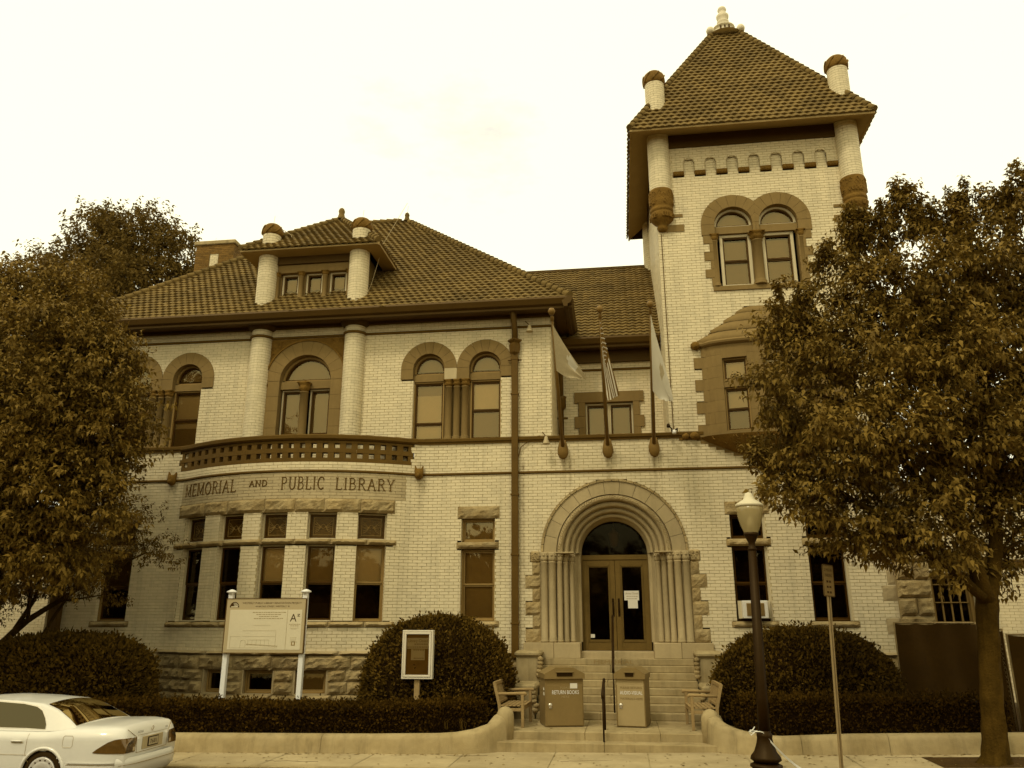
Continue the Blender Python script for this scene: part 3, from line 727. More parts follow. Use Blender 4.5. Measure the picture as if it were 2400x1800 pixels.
# centre arch between the big columns
rg = 1.17; c0 = CX
sp = MB(); n = 16; P = []        # carved spandrel panel
for j in range(n+1):
    t = pi*j/n; P.append((c0+(rg+.05)*math.cos(t), 20.985, 8.98+(rg+.05)*math.sin(t)))
for j in range(n): sp.poly([P[j], P[j+1], (P[j+1][0], 20.985, 10.255), (P[j][0], 20.985, 10.255)])
for s in (-1, 1): sp.box(c0+s*1.12, c0+s*1.30, 20.985, 21.2, 8.3, 10.255)
spo = sp.build('spandrel_panel', 'brownd', lib, LO)
sc = MB()
for s in (-1, 1):
    for k in range(26):
        x = c0+s*random.uniform(.45, 1.12); z = random.uniform(9.3, 10.2)
        if math.hypot(x-c0, z-8.98) < rg+.1: continue
        sc.tube([(x+.05*math.cos(t), 20.975, z+.05*math.sin(t)) for t in np.linspace(0, 4.6, 7)], .013, 5)
sc.build('scrollwork', 'brownd', spo, LO, kind='stuff')
ring(c0, 8.98, .76, rg, 20.93, 21.25, 11, leg=0); ring(c0, 8.98, rg+.004, rg+.05, 20.90, 21.0, 22, nm='rope_moulding', m='brownd')
for s in (-1, 1):
    z = 7.15
    for hh in (.45, .5, .42, .455): MB().box(c0+s*.76, c0+s*rg, 20.93, 21.25, z+.002, z+hh-.002, .004).build('jamb_stone', 'brown', lib, LO); z += hh
    b = MB(); b.lathe((c0+s*1.2, 20.93, 8.85), [(.02, -.09), (.07, -.04), (.08, .03), (.03, .09)], 8, flute=.3, nf=4); b.build('carved_flower', 'brownd', lib, LO)
MB().box(c0-.757, c0+.757, 21.02, 21.25, 8.74, 8.97, .004).build('transom_stone', 'brown', lib, LO)
window(lf(c0, 21.0), 1.51, 8.97, 9.735, (), [(0, 1, 'blindd')], glass='glassu', fm='frameb', sm='sash', setb=.17, arched=True, fw=.06)
column(c0, 20.96, 7.15, 8.90, .12, cap=.30)
b = MB(); b.prism([(c0-.09, 20.92, 8.74), (c0+.09, 20.92, 8.74), (c0, 20.96, 9.0)], (0, .08, 0)); b.build('carved_leaf', 'brownd', lib, LO)
for s in (-1, 1): window(lf(c0+s*.42, 21.0), .62, 7.15, 8.74, (.16,), [(.16, 1, 'blindd')], glass='glassu', fm='frame', sm='sash', setb=.15, fw=.04, sw=.045)
for s in (-1, 1):
    b = MB(); b.box(c0+s*.42-.15, c0+s*.42+.15, 21.24, 21.25, 7.25, 7.32); b.build('painted_bright_gap', 'white', lib, LO)  # white strip painted for the brightness in the gap under the shade

# ---- great round brick columns
def round_col(x, y, r, z0, z1, nm='round_brick_column', a0=0.0, a1=2*pi, cap_dark=False):
    n = max(1, round((z1-z0)/CH)); h = (z1-z0)/n; nb_ = 9; mb = MB(); core_ = MB()
    core_.lathe((x, y, z0), [(r-.012, 0), (r-.012, z1-z0)], 20); o = core_.build(nm, 'mortar', lib, LO)
    for c in range(n):
        for k in range(nb_):
            A = 2*pi*(k+(.5 if c % 2 else 0))/nb_+.012; B = A+2*pi/nb_-.024; P = []; m3 = 3
            for z in (z0+c*h+.004, z0+(c+1)*h-.004):
                for j in range(m3+1): t = A+(B-A)*j/m3; P.append((x+r*math.cos(t), y+r*math.sin(t), z))
            for z in (z0+c*h+.004, z0+(c+1)*h-.004):
                for t in (A, B): P.append((x+(r-.014)*math.cos(t), y+(r-.014)*math.sin(t), z))
            b_ = mb.pts(P); q = m3+1
            for j in range(m3): mb.face((b_+j, b_+j+1, b_+q+j+1, b_+q+j))
            mb.face((b_, b_+q, b_+2*q+2, b_+2*q)); mb.face((b_+q-1, b_+2*q+1, b_+2*q+3, b_+2*q-1))
    mb.build('brickwork', 'brick', o, LO, kind='stuff'); return o
CXL, CXR = CX-1.42, CX+1.40
for x in (CXL, CXR):
    round_col(x, 20.98, .30, 7.15, 10.62)
    b = MB(); b.lathe((x, 20.98, 10.26), [(.30, 0), (.335, 0), (.35, .02), (.35, .055), (.335, .075), (.30, .075)], 24); b.build('column_ring', 'trim', lib, LO)
    b = MB(); b.lathe((x, 20.98, 10.5), [(.31, 0), (.40, .06), (.44, .14), (.44, .2)], 24); b.build('column_cap', 'cornice', lib, LO)
    round_col(x, 20.95, .295, 11.1, 12.95)
    round_col(x, 21.0, .27, 12.95, 13.62, 'pinnacle')
def carved_cap(x, y, z0, h, r, nm='carved_cap', dome=.4):
    b = MB(); pr = [(r*.98, 0), (r*1.12, h*.12), (r*1.16, h*.35), (r*1.05, h*.7), (r*.75, h*.9), (r*.2, h), (0.0, h)]
    b.lathe((x, y, z0), pr, 20)
    for k in range(7):
        t0 = 2*pi*k/7
        b.tube([(x+r*1.13*math.cos(t0+.7*q), y+r*1.13*math.sin(t0+.7*q), z0+h*(.1+.6*q)) for q in np.linspace(0, 1, 6)], [.02, .03, .03, .03, .025, .01], 6)
    return b.build(nm, 'brownd', lib, LO)
carved_cap(CXL, 21.0, 13.6, .42, .27); carved_cap(CXR, 21.0, 13.6, .42, .27)

# ---- dormer front
dz0, dz1 = 11.42, 12.62
MB().box(CXL+.2, CXR-.2, 20.99, 21.3, 11.15, 11.40).build('dormer_sill_brick', 'brick', lib, LO)
MB().box(CXL+.2, CXR-.2, 20.93, 21.3, 11.40, 11.52, .005).build('dormer_sill', 'brown', lib, LO)
MB().box(CXL+.2, CXR-.2, 20.97, 21.3, 12.36, 12.62, .005).build('dormer_lintel', 'brown', lib, LO)
MB().box(CXL+.2, CXR-.2, 20.90, 21.3, 12.62, 12.86).build('dormer_frieze', 'cornice', lib, LO)
iw = (CXR-CXL-.6); xs3 = [CX-.01-.74, CX-.01, CX-.01+.74]
for x in xs3: window(lf(x, 21.0), .52, 11.52, 12.36, (), [(0, .9, 'blindd')], glass='glassu', fm='frame', sm='sash', setb=.14, fw=.05)
for x in (xs3[0]-.38, xs3[0]+.37, xs3[1]+.37, xs3[2]+.38):
    MB().box(x-.11, x+.11, 21.08, 21.3, 11.52, 12.36).build('mullion', 'brown', lib, LO)
    column(x, 21.0, 11.52, 12.37, .075, cap=.16, base=.06)

# ---- tower windows, arcade, corner shafts
for i, (xc, zc) in enumerate(TA): ring(xc, zc, .52, .89, 20.955, 21.25, 9, cut=(4.0835, 4.0815, 4.0825))
xm = 4.0825
for s, xa in ((-1, TA[0][0]-.89), (1, TA[1][0]+.52)):
    MB().box(xa, xa+.37, 20.955, 21.25, 12.78, 13.097, .004).build('impost_stone', 'brown', lib, LO)
MB().box(TA[0][0]+.52, xm-.002, 20.955, 21.25, 12.78, 13.097, .004).build('impost_stone', 'brown', lib, LO)
MB().box(xm+.002, TA[1][0]-.52, 20.955, 21.25, 12.78, 13.097, .004).build('impost_stone', 'brown', lib, LO)
for xc, zc in TA:
    MB().box(xc-.517, xc+.517, 21.03, 21.24, 12.82, 13.04, .004).build('transom_stone', 'brown', lib, LO)
    window(lf(xc, 21.0), 1.03, 13.04, 13.62, (), [(0, 1, 'blindd')], glass='glassu', fm='frame', sm='sash', setb=.16, arched=True, fw=.06)
    window(lf(xc+(.03 if xc < 4 else -.03), 21.0), .86, 11.22, 12.82, (.5,), [(0, .94, 'blindd')], glass='glassu', fm='frame', sm='sash', setb=.14, fw=.085)
MB().box(2.80, 5.40, 20.945, 21.25, 11.08, 11.215, .005).build('sill_stone', 'brown', lib, LO)
for k in range(6):
    w_ = 1.46 if k % 2 else 1.30; z = 11.22+k*.26
    for s in (-1, 1): MB().box(4.08+s*1.09, 4.08+s*w_, 20.965, 21.25, z+.002, z+.258, .004).build('quoin_stone', 'brown', lib, LO)
for x in (xm,): column(x, 21.04, 11.22, 12.80, .14, cap=.26, base=.14); MB().box(x-.14, x+.14, 21.1, 21.25, 11.22, 12.78).build('mullion', 'brown', lib, LO)
for x in (2.92, 5.26): column(x, 21.03, 11.22, 12.80, .085, cap=.22, base=.1)
for i in range(8):
    x = NX[0]-.306+i*.612
    b = MB(); b.box(x-.155, x+.155, 20.93, 21.02, 14.72, 14.86, .02)
    for k in range(4): b.tube([(x-.11+k*.073, 20.925, 14.75), (x-.11+k*.073, 20.925, 14.83)], .02, 5)
    b.build('carved_corbel', 'brownd', lib, LO)
for x in NX:
    pts = [(x-.155, 20.987, 14.86)]+[(x-.158*math.cos(t), 20.985, 15.12+.158*math.sin(t)) for t in np.linspace(0, pi, 11)]+[(x+.155, 20.987, 14.86)]
    MB().tube(pts, .012, 5).build('niche_edge', 'band', lib, LO)
for x in (1.52, 6.80):
    round_col(x, 20.97, .31, 14.2, 16.6); round_col(x, 21.0, .285, 16.6, 17.85, 'pinnacle'); carved_cap(x, 21.0, 17.82, .48, .285)
    b = MB(); b.lathe((x, 20.97, 12.95), [(.03, 0), (.11, .02), (.16, .12), (.13, .2), (.22, .26), (.31, .36), (.35, .50), (.31, .56), (.31, .58), (.33, .60), (.33, .68), (.31, .70), (.315, .74), (.335, .80), (.35, .95), (.34, 1.15), (.345, 1.22), (.33, 1.27)], 20)
    co = b.build('carved_shaft_corbel', 'brownd', lib, LO); sc = MB()
    for k in range(46):
        t0 = random.uniform(pi*.9, 2.1*pi); zz = 12.95+random.choice([.42, .85, 1.02, 1.12]); rr = .335
        sc.tube([(x+rr*math.cos(t0+.12*math.cos(q)), 20.97+rr*math.sin(t0+.12*math.cos(q)), zz+.06*math.sin(q)) for q in np.linspace(0, 4.8, 7)], .022, 5)
    sc.build('scrollwork', 'brownd', co, LO, kind='stuff')
    s = 1 if x < 4 else -1
    MB().box(x+s*.2, x+s*.58, 20.97, 21.05, 13.40, 13.50, .003).build('corbel_stone', 'brown', lib, LO)
    MB().box(x+s*.0, x+s*.60, 20.97, 21.05, 12.95, 13.17, .003).build('corbel_stone', 'brown', lib, LO)
round_col(1.50, 26.4, .31, 12.3, 16.4)
MB().lathe((1.50, 26.4, 11.9), [(.05, 0), (.2, .15), (.31, .4)], 16).build('carved_shaft_corbel', 'brownd', lib, LO)
MB().tube([(1.47, 20.97, 12.9), (1.49, 20.97, 7.15)], .012, 5).build('lightning_cable', 'trim', lib, LO)
MB().box(1.82, 6.50, 20.93, 21.1, 15.63, 16.05).build('tower_frieze', 'cornice', lib, LO)
MB().box(1.36, 1.40, 21.2, 26.4, 15.6, 16.05).build('tower_frieze', 'cornice', lib, LO)
MB().box(6.90, 6.94, 21.2, 26.4, 15.6, 16.05).build('tower_frieze', 'cornice', lib, LO)

# ---- tower oriel (brownstone bow window under a stone half dome)
def orY(x, b=.38):
    d = (x-4.15)/1.72; return 20.96-b*max(0, 1-d*d)**.6
oxs = list(np.linspace(2.43, 5.87, 25)); OP = Path([(2.13, 20.955)]+[(x, orY(x)) for x in oxs]+[(6.17, 20.955)])
def ostone(s0, s1, z0, z1, d0=-.2, d1=0.0, nm='oriel_stone', m='brown'):
    b = MB(); n = max(2, int((s1-s0)/.12)+1); ss = np.linspace(s0, s1, n)
    b.pts([(*OP.at(s, d1), z0) for s in ss]+[(*OP.at(s, d1), z1) for s in ss]+[(*OP.at(s, d0), z1) for s in ss]+[(*OP.at(s, d0), z0) for s in ss])
    for j in range(n-1):
        for r in range(4): b.face((r*n+j, r*n+j+1, ((r+1) % 4)*n+j+1, ((r+1) % 4)*n+j))
    b.face((0, n, 2*n, 3*n)); b.face((n-1, 4*n-1, 3*n-1, 2*n-1)); return b.build(nm, m, lib, LO)
W0 = [(2.84, 3.46), (3.84, 4.46), (4.84, 5.46)]
sl = [OP.sx(2.13)]+[OP.sx(q) for p_ in W0 for q in p_]+[OP.L]
for k in range(8):
    z = 7.0+k*.31; qx = 0 if k % 2 == 0 else .2
    for i in range(0, 8, 2):
        a = sl[i]+(qx if i == 0 else 0); b = sl[i+1]-(qx if i == 6 else 0)
        if i in (0, 6) and k in (1, 4): 
            mid = (a+b)/2; ostone(a+.002, mid-.002, z+.002, z+.308); ostone(mid+.002, b-.002, z+.002, z+.308)
        else: ostone(a+.002, b-.002, z+.002, z+.308)
ostone(sl[0], sl[7], 6.98, 7.08, -.2, .03, 'oriel_sill'); 
for i in (1, 3, 5):
    ostone(sl[i], sl[i+1], 8.26, 8.46, -.2, -.03, 'transom_stone'); ostone(sl[i], sl[i+1], 9.06, 9.47, -.2, 0, 'lintel_stone')
    x0, x1 = W0[(i-1)//2]; p0 = OP.at(sl[i]); p1 = OP.at(sl[i+1]); ang = math.atan2(p1[1]-p0[1], p1[0]-p0[0]); cxm, cym = (p0[0]+p1[0])/2, (p0[1]+p1[1])/2
    T = (lambda cxm, cym, ca, sa_: (lambda x, y, z: (cxm+ca*x-sa_*y, cym+sa_*x+ca*y, z)))(cxm, cym, math.cos(ang), math.sin(ang))
    ww = math.hypot(p1[0]-p0[0], p1[1]-p0[1])
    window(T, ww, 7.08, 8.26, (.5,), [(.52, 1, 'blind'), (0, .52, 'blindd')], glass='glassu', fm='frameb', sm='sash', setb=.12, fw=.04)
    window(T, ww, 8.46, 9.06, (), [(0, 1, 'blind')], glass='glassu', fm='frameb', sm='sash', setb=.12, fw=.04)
sweep('oriel_cornice', OP, [(-.05, 9.44), (.03, 9.44), (.10, 9.48), (.12, 9.53), (.06, 9.58), (-.05, 9.58)], 'brown')
rings_ = [(9.58, .93, .75), (9.86, .75, .60), (10.14, .57, .42), (10.40, .40, .26), (10.58, .26, .12)]
for k in range(4):       # half-dome courses, each rolling out over the next
    b = MB(); z0, f0, g0 = rings_[k]; z1, f1, g1 = rings_[k+1]; P = []; n = 20
    lev = [(z0, f0*1.0, g0), (z0+(z1-z0)*.25, f0*1.02, g0*1.05), (z0+(z1-z0)*.6, (f0*.6+f1*.4), (g0*.55+g1*.45)), (z1, f1*.97, g1*.93)]
    for z, f, gg in lev:
        for j in range(n+1):
            u = -1+2*j/n; P.append((4.15+2.0*f*u, 20.98-.52*gg*max(0, 1-u*u)**.6, z))
    b.grid(P, n+1, 4, True); b.build('dome_course', 'brown', lib, LO)
back2 = MB()
for k in range(14):
    z = 9.47+k*.08; n_ = round((z-9.45)/.08)*.08; w_ = 2.0-n_*1.34; back2.box(4.15-w_-.02, 4.15+w_+.02, 20.975, 21.1, z-.02, z+.06)
back2.build('dome_backing', 'brown', lib, LO)
b = MB(); P = []; n = 20         # carved inverted corbel
for z, t in ((6.98, 1.0), (6.86, .9), (6.72, .74), (6.56, .55), (6.40, .32), (6.30, .08)):
    for j in range(n+1):
        u = -1+2*j/n; P.append((4.15+2.0*t*u, 20.99-.55*t*max(0, 1-u*u)**.6-.01, z))
b.grid(P, n+1, 6, True); oc = b.build('oriel_corbel', 'brownd', lib, LO)
sc = MB()
for k in range(110):
    t = random.uniform(.35, .95); u = random.uniform(-.95, .95); z = 6.30+.68*t**1.1; x = 4.15+2*t*u; y = 20.97-.55*t*max(0, 1-u*u)**.6; r = random.uniform(.03, .07)
    sc.tube([(x+r*math.cos(q), y-.01, z+r*.8*math.sin(q)) for q in np.linspace(0, 4.6, 7)], .016, 5)
sc.build('scrollwork', 'brownd', oc, LO, kind='stuff')
bk3 = MB()
for k in range(9):
    zq = 6.24+k*.0846; tq = max(.03, min(1, (zq+.10-6.30)/.68)); bk3.box(4.15-2.05*tq**.7-.03, 4.15+2.05*tq**.7+.03, 20.985-.001*k, 21.1, zq-.02, zq+.0846)
bk3.build('corbel_backing', 'brown', lib, LO)
b = MB(); b.lathe((2.02, 20.93, 7.02), [(.03, -.1), (.12, -.06), (.13, .02), (.06, .1)], 9, flute=.2, nf=4); b.lathe((1.80, 20.95, 7.02), [(.03, -.09), (.10, -.05), (.11, .02), (.05, .08)], 9, flute=.2, nf=5)
b.box(1.62, 2.25, 20.96, 21.02, 6.93, 7.12); b.build('carved_stop', 'brownd', lib, LO)
b = MB(); b.lathe((2.2, 20.92, 9.5), [(.03, -.12), (.13, -.06), (.13, .04), (.06, .1)], 9, flute=.2, nf=4); b.build('carved_stop', 'brownd', lib, LO)
MB().box(2.13, 2.45, 20.965, 21.1, 9.465, 9.62).build('corner_stone', 'brown', lib, LO)

# ---- recess: window with quoins, eave, pipes
for k, (z0, z1) in enumerate(((7.15, 7.5), (7.5, 7.85), (7.85, 8.2), (8.2, 8.62))):
    w_ = 1.03 if k % 2 == 0 else .92
    w_ = (1.02, .90, 1.02, .90)[k]
    for s in (-1, 1): MB().box(-.19+s*.70, -.19+s*w_, 23.13, 23.4, z0+.002, z1-.002, .004).build('quoin_stone', 'brown', lib, LO)
MB().box(-1.21, .83, 23.12, 23.4, 8.62, 8.94, .004).build('lintel_stone', 'brown', lib, LO)
for x in (-.19-.35, -.19+.35): window(lf(x, 23.2), .70, 7.5, 8.61, (), [(0, .93, 'blindd')], glass='glassu', fm='frame', sm='sash', setb=.1, fw=.05, sw=.055)
MB().box(-1.7, 1.4, 21.02, 23.2, 6.95, 7.0).build('recess_roof_deck', 'conc', lib, LO)

# ---- roofs
TILES = {}
def roof(name, A, B, C, D, tw=.205, th=.205, stag=.5, tiles=True, amp=.0145):
    """plane: eave A->B, top D..C (may coincide). tiles laid course by course"""
    A, B, C, D = map(Vector, (A, B, C, D)); u = (B-A).normalized(); nrm = u.cross(D-A if (D-A).length > .1 else C-A).normalized(); v = nrm.cross(u)
    if v.z < 0: v = -v
    nrm = u.cross(v); 
    if nrm.z < 0: nrm = -nrm
    b = MB(); off = nrm*-.03; P = [tuple(p+off) for p in ((A, B, C, D) if (C-D).length > .01 else (A, B, C))]; b.poly(P)
    ro = b.build(name, 'tiled', lib, LO)
    if not tiles: return ro
    uv = [((p-A).dot(u), (p-A).dot(v)) for p in (A, B, C, D)]; H_ = uv[2][1]; rows = int(H_/th); lst = []
    for r in range(rows+1):
        vv = r*th; f = min(1, (vv+th*.5)/H_); l_ = uv[0][0]+(uv[3][0]-uv[0][0])*f; r_ = uv[1][0]+(uv[2][0]-uv[1][0])*f
        o_ = (r*stag) % 1*tw; k = math.floor((l_-o_)/tw)-0
        while True:
            x = o_+k*tw; k += 1
            if x > r_: break
            x0 = max(x, l_); x1 = min(x+tw, r_); slip = random.uniform(.02, .05) if random.random() < .025 else random.uniform(-.006, .006)
            if x1-x0 < .03: continue
            top = min(vv+th*1.12, H_+.05); dj = random.uniform(-.004, .004); V = []; m_ = 5
            for (yy, lift) in ((vv-.015-slip, .056), (top-slip, .010)):
                for j in range(m_+1):
                    xx = x0+(x1-x0)*j/m_; ph = (xx-x)/tw; hgt = amp*(1-math.cos(2*pi*ph))+lift+dj
                    V.append(A+u*xx+v*yy+nrm*hgt)
            for j in range(m_+1):
                xx = x0+(x1-x0)*j/m_; ph = (xx-x)/tw; V.append(A+u*xx+v*(vv-.012-slip)+nrm*(amp*(1-math.cos(2*pi*ph))+.002))
            lst.append(((A+u*x0+v*vv).length, [tuple(q) for q in V]))
    TILES[ro.name] = (ro, lst); return ro
def caps(P, Q, step=.26, r=.10, nm='hip_tile', parent=None):
    P, Q = Vector(P), Vector(Q); d = Q-P; n = int(d.length/step); d.normalize(); 
    for i in range(n):
        a = P+d*(i*step); b = a+d*(step*1.12); m_ = MB(); m_.tube([tuple(a+Vector((0, 0, .075))), tuple(b+Vector((0, 0, .055)))], [r*1.15, r*.92], 8); m_.build(nm, 'tile', parent, LO)
# main hipped roof
EY, EZ_ = 20.28, 10.82; XL, XR = -16.3, -1.12; ry = 26.1; rz_ = 16.6; rx0, rx1 = -10.0, -7.42
DX0, DX1 = CX-2.02, CX+2.02
mr = roof('roof', (XL, EY, EZ_), (XR, EY, EZ_), (rx1, ry, rz_), (rx0, ry, rz_), tw=.205, th=.205)
mrr = roof('roof', (XR, EY, EZ_), (XR, 36, EZ_), (rx1, ry+2, rz_), (rx1, ry, rz_))
roof('roof', (XL, 36, EZ_), (XL, EY, EZ_), (rx0, ry, rz_), (rx0, ry+2, rz_), tiles=False)
roof('roof', (XR, 36, EZ_), (XL, 36, EZ_), (rx0, ry+2, rz_), (rx1, ry+2, rz_), tiles=False)
caps((XR, EY, EZ_), (rx1, ry, rz_), parent=mr); caps((XL, EY, EZ_), (rx0, ry, rz_), parent=mr); caps((rx0, ry, rz_), (rx1, ry, rz_), parent=mr)
# dormer roof
de = 12.93; dy = 20.42; ax_, ay_, azz = CX-.05, 23.05, 15.15
dr = roof('dormer_roof', (DX0-.1, dy, de), (DX1+.1, dy, de), (ax_, ay_, azz), (ax_, ay_, azz))
drr = roof('dormer_roof', (DX1+.1, dy, de), (DX1+.1, 22.45, de), (ax_, 24.7, azz), (ax_, ay_, azz))
drl = roof('dormer_roof', (DX0-.1, 22.45, de), (DX0-.1, dy, de), (ax_, ay_, azz), (ax_, 24.7, azz), tiles=False)
caps((DX0-.1, dy, de), (ax_, ay_, azz), r=.085, parent=dr); caps((DX1+.1, dy, de), (ax_, ay_, azz), r=.085, parent=dr); caps((ax_, ay_, azz), (ax_, 24.6, azz), r=.085, parent=dr)
df = MB(); df.prism([(DX0-.1, dy+.02, de-.05), (DX1+.1, dy+.02, de-.05), (DX1+.1, dy+.02, de-.0), (DX0-.1, dy+.02, de-.0)], (0, .03, 0))
df.quad((DX0-.1, dy+.03, de-.05), (DX1+.1, dy+.03, de-.05), (DX1-.3, 20.9, de+.05-.12), (DX0+.3, 20.9, de+.05-.12))
df.box(DX1-.3, DX1+.1, dy+.06, 22.5, de-.06, de-.045); df.box(DX0-.1, DX0+.3, dy+.06, 22.5, de-.06, de-.045); df.box(DX1+.07, DX1+.12, dy+.03, 22.5, de-.07, de+.02)
df.build('dormer_soffit', 'soffit', lib, LO)
sdw = MB(); sdw.box(CXR+.02, CXR+.14, 21.1, 23.2, 11.2, 12.9); sdw.box(CXL-.14, CXL-.02, 21.1, 23.2, 11.2, 12.9); sdw.box(CXL, CXR, 21.5, 23.0, 12.6, 12.88); sdw.build('dormer_cheek', 'tile', lib, LO)
def finial(x, y, z, k=1.0):
    b = MB(); b.lathe((x, y, z), [(.20*k, 0), (.12*k, .12*k), (.09*k, .25*k), (.11*k, .33*k), (.08*k, .42*k), (.0, .48*k)], 12); b.build('roof_finial', 'tile', lib, LO)
finial(ax_, ay_, azz); finial(rx1, ry, rz_, .85)
# main cornice: gutter, soffit, frieze
co = MB()
prof = [(20.22, 10.86), (20.20, 10.80), (20.26, 10.66), (20.34, 10.62), (20.34, 10.56), (20.44, 10.55), (20.50, 10.72), (20.34, 10.84)]
co.prism([(XL-.05, y, z) for y, z in prof], (XR-XL+.1, 0, 0)); 
prr = [(XR+(20.28-y)*1.0+.0, z) for y, z in prof]; co.prism([(x, 20.2, z) for x, z in prr], (0, 14, 0))
co.build('gutter', 'cornice', lib, LO)
so = MB(); so.quad((XL, 20.45, 10.62), (XR-.1, 20.45, 10.62), (XR-.1, 21.05, 10.66), (XL, 21.05, 10.66)); so.quad((XR-.12, 20.4, 10.62), (XR-.12, 34, 10.62), (-1.8, 34, 10.66), (-1.8, 20.4, 10.66))
so.build('soffit', 'pipe', lib, LO)
MB().box(-15.75, -1.66, 20.90, 21.02, 10.56, 10.68, .02).build('frieze', 'cornice', lib, LO)
MB().box(-1.72, -1.62, 20.9, 23.3, 10.50, 10.66, .02).build('frieze', 'cornice', lib, LO)
# connector roof over the recess
cr_ = roof('connector_roof', (-3.6, 22.55, 10.45), (1.42, 22.55, 10.45), (1.42, 26.4, 14.38), (-3.6, 26.4, 14.38), stag=0.0, tw=.205, th=.20)
MB().box(-3.6, 1.42, 26.35, 26.45, 14.36, 14.46).build('ridge_board', 'cornice', lib, LO)
cg = MB(); cg.prism([(-1.75, y+2.25, z-.40) for y, z in prof], (3.12, 0, 0)); cg.quad((-1.75, 22.7, 10.2), (1.4, 22.7, 10.2), (1.4, 23.25, 10.22), (-1.75, 23.25, 10.22)); cg.box(-1.7, 1.4, 23.05, 23.22, 9.85, 10.2); cg.build('gutter', 'cornice', lib, LO)
# tower roof
TX0, TX1, TY0, TY1, TZ = .70, 7.40, 20.22, 27.15, 15.86; tax, tay, taz = 4.16, 23.68, 22.05
tr = roof('tower_roof', (TX0, TY0, TZ), (TX1, TY0, TZ), (tax+.35, tay-.2, taz-.5), (tax-.35, tay-.2, taz-.5))
trr = roof('tower_roof', (TX1, TY0, TZ), (TX1, TY1, TZ), (tax+.35, tay+.2, taz-.5), (tax+.35, tay-.2, taz-.5))
trl = roof('tower_roof', (TX0, TY1, TZ), (TX0, TY0, TZ), (tax-.35, tay-.2, taz-.5), (tax-.35, tay+.2, taz-.5))
roof('tower_roof', (TX1, TY1, TZ), (TX0, TY1, TZ), (tax-.35, tay+.2, taz-.5), (tax+.35, tay+.2, taz-.5), tiles=False)
caps((TX0, TY0, TZ), (tax-.35, tay-.2, taz-.5), r=.095, parent=tr); caps((TX1, TY0, TZ), (tax+.35, tay-.2, taz-.5), r=.095, parent=tr)
sf = MB(); e = .04
sf.quad((TX0+e, TY0+e, TZ-.03), (TX1-e, TY0+e, TZ-.03), (6.95, 20.95, 16.05), (1.35, 20.95, 16.05)); sf.quad((TX0+e, TY1-e, TZ-.03), (TX0+e, TY0+e, TZ-.03), (1.35, 20.95, 16.05), (1.35, 26.4, 16.05))
sf.quad((TX1-e, TY0+e, TZ-.03), (TX1-e, TY1-e, TZ-.03), (6.95, 26.4, 16.05), (6.95, 20.95, 16.05)); sf.box(TX0, TX1, TY0-.01, TY0+.05, TZ-.06, TZ); sf.box(TX0, TX0+.05, TY0+.05, TY1, TZ-.06, TZ); sf.box(TX1-.05, TX1, TY0+.05, TY1, TZ-.06, TZ)
sf.build('tower_soffit', 'soffit', lib, LO)
fi = MB(); fi.lathe((tax, tay, taz-.62), [(.62, 0), (.50, .10), (.36, .16), (.33, .36), (.38, .38), (.38, .42), (.24, .48), (.16, .58), (.20, .66), (.20, .72), (.14, .76), (.20, .86), (.21, .96), (.13, 1.05), (.12, 1.14), (.15, 1.2), (.13, 1.28), (0, 1.32)], 20)
fo = fi.build('tower_finial', 'leadcol', lib, LO)
for s in (-1, 1): b = MB(); b.lathe((tax+s*.50, tay-.35, taz-.52), [(.0, -.12), (.12, -.08), (.14, .03), (.1, .12), (0, .15)], 12); b.build('finial_knob', 'leadcol', fo, LO)
fs = MB()
for k in range(3): fs.box(tax-.17+k*.14, tax-.12+k*.14, tay-.365, tay-.33, taz-.44, taz-.30)
fs.build('finial_slot', 'ink', fo, LO)
# the tile objects: the nearest 300 as parts of their roofs, the rest joined
allt = sorted([(d, n_, i) for n_ in TILES for i, (d, _) in enumerate(TILES[n_][1])])
TF = [(j, j+1, j+7, j+6) for j in range(5)]+[(j, 12+j, 13+j, j+1) for j in range(5)]
single = set()
for d, n_, i in allt:
    if len(single) >= 300: break
    v = TILES[n_][1][i][1][0]
    if n_.split('.')[0] in ('roof', 'dormer_roof', 'tower_roof') and in_view(v): single.add((n_, i))

for n_ in TILES:
    ro, lst = TILES[n_]; rb = MB()
    for i, (d, V) in enumerate(lst):
        if (n_, i) in single:
            b = MB(); b.v = V; b.f = list(TF); b.m = [0]*10; b.smf = [False]*10; b.build('roof_tile', 'tile', ro, LO)
        else:
            k = rb.pts(V)
            for q in TF: rb.face([k+a for a in q])
    rb.build('roof_tiling', 'tile', ro, LO, kind='stuff')

MB().box(-15.6, 6.8, 22.6, 22.7, .2, 7.0).build('gap_backing_sheet', 'dark', lib, LO)  # added dark sheets that keep sky from leaking through masonry gaps
MB().box(-15.6, -1.8, 22.0, 22.1, 7.02, 10.55).build('gap_backing_sheet', 'dark', lib, LO)
MB().box(1.5, 6.8, 22.0, 22.1, 7.02, 15.7).build('gap_backing_sheet', 'dark', lib, LO)
MB().box(-1.7, 1.4, 23.9, 24.0, 7.02, 10.4).build('gap_backing_sheet', 'dark', lib, LO)

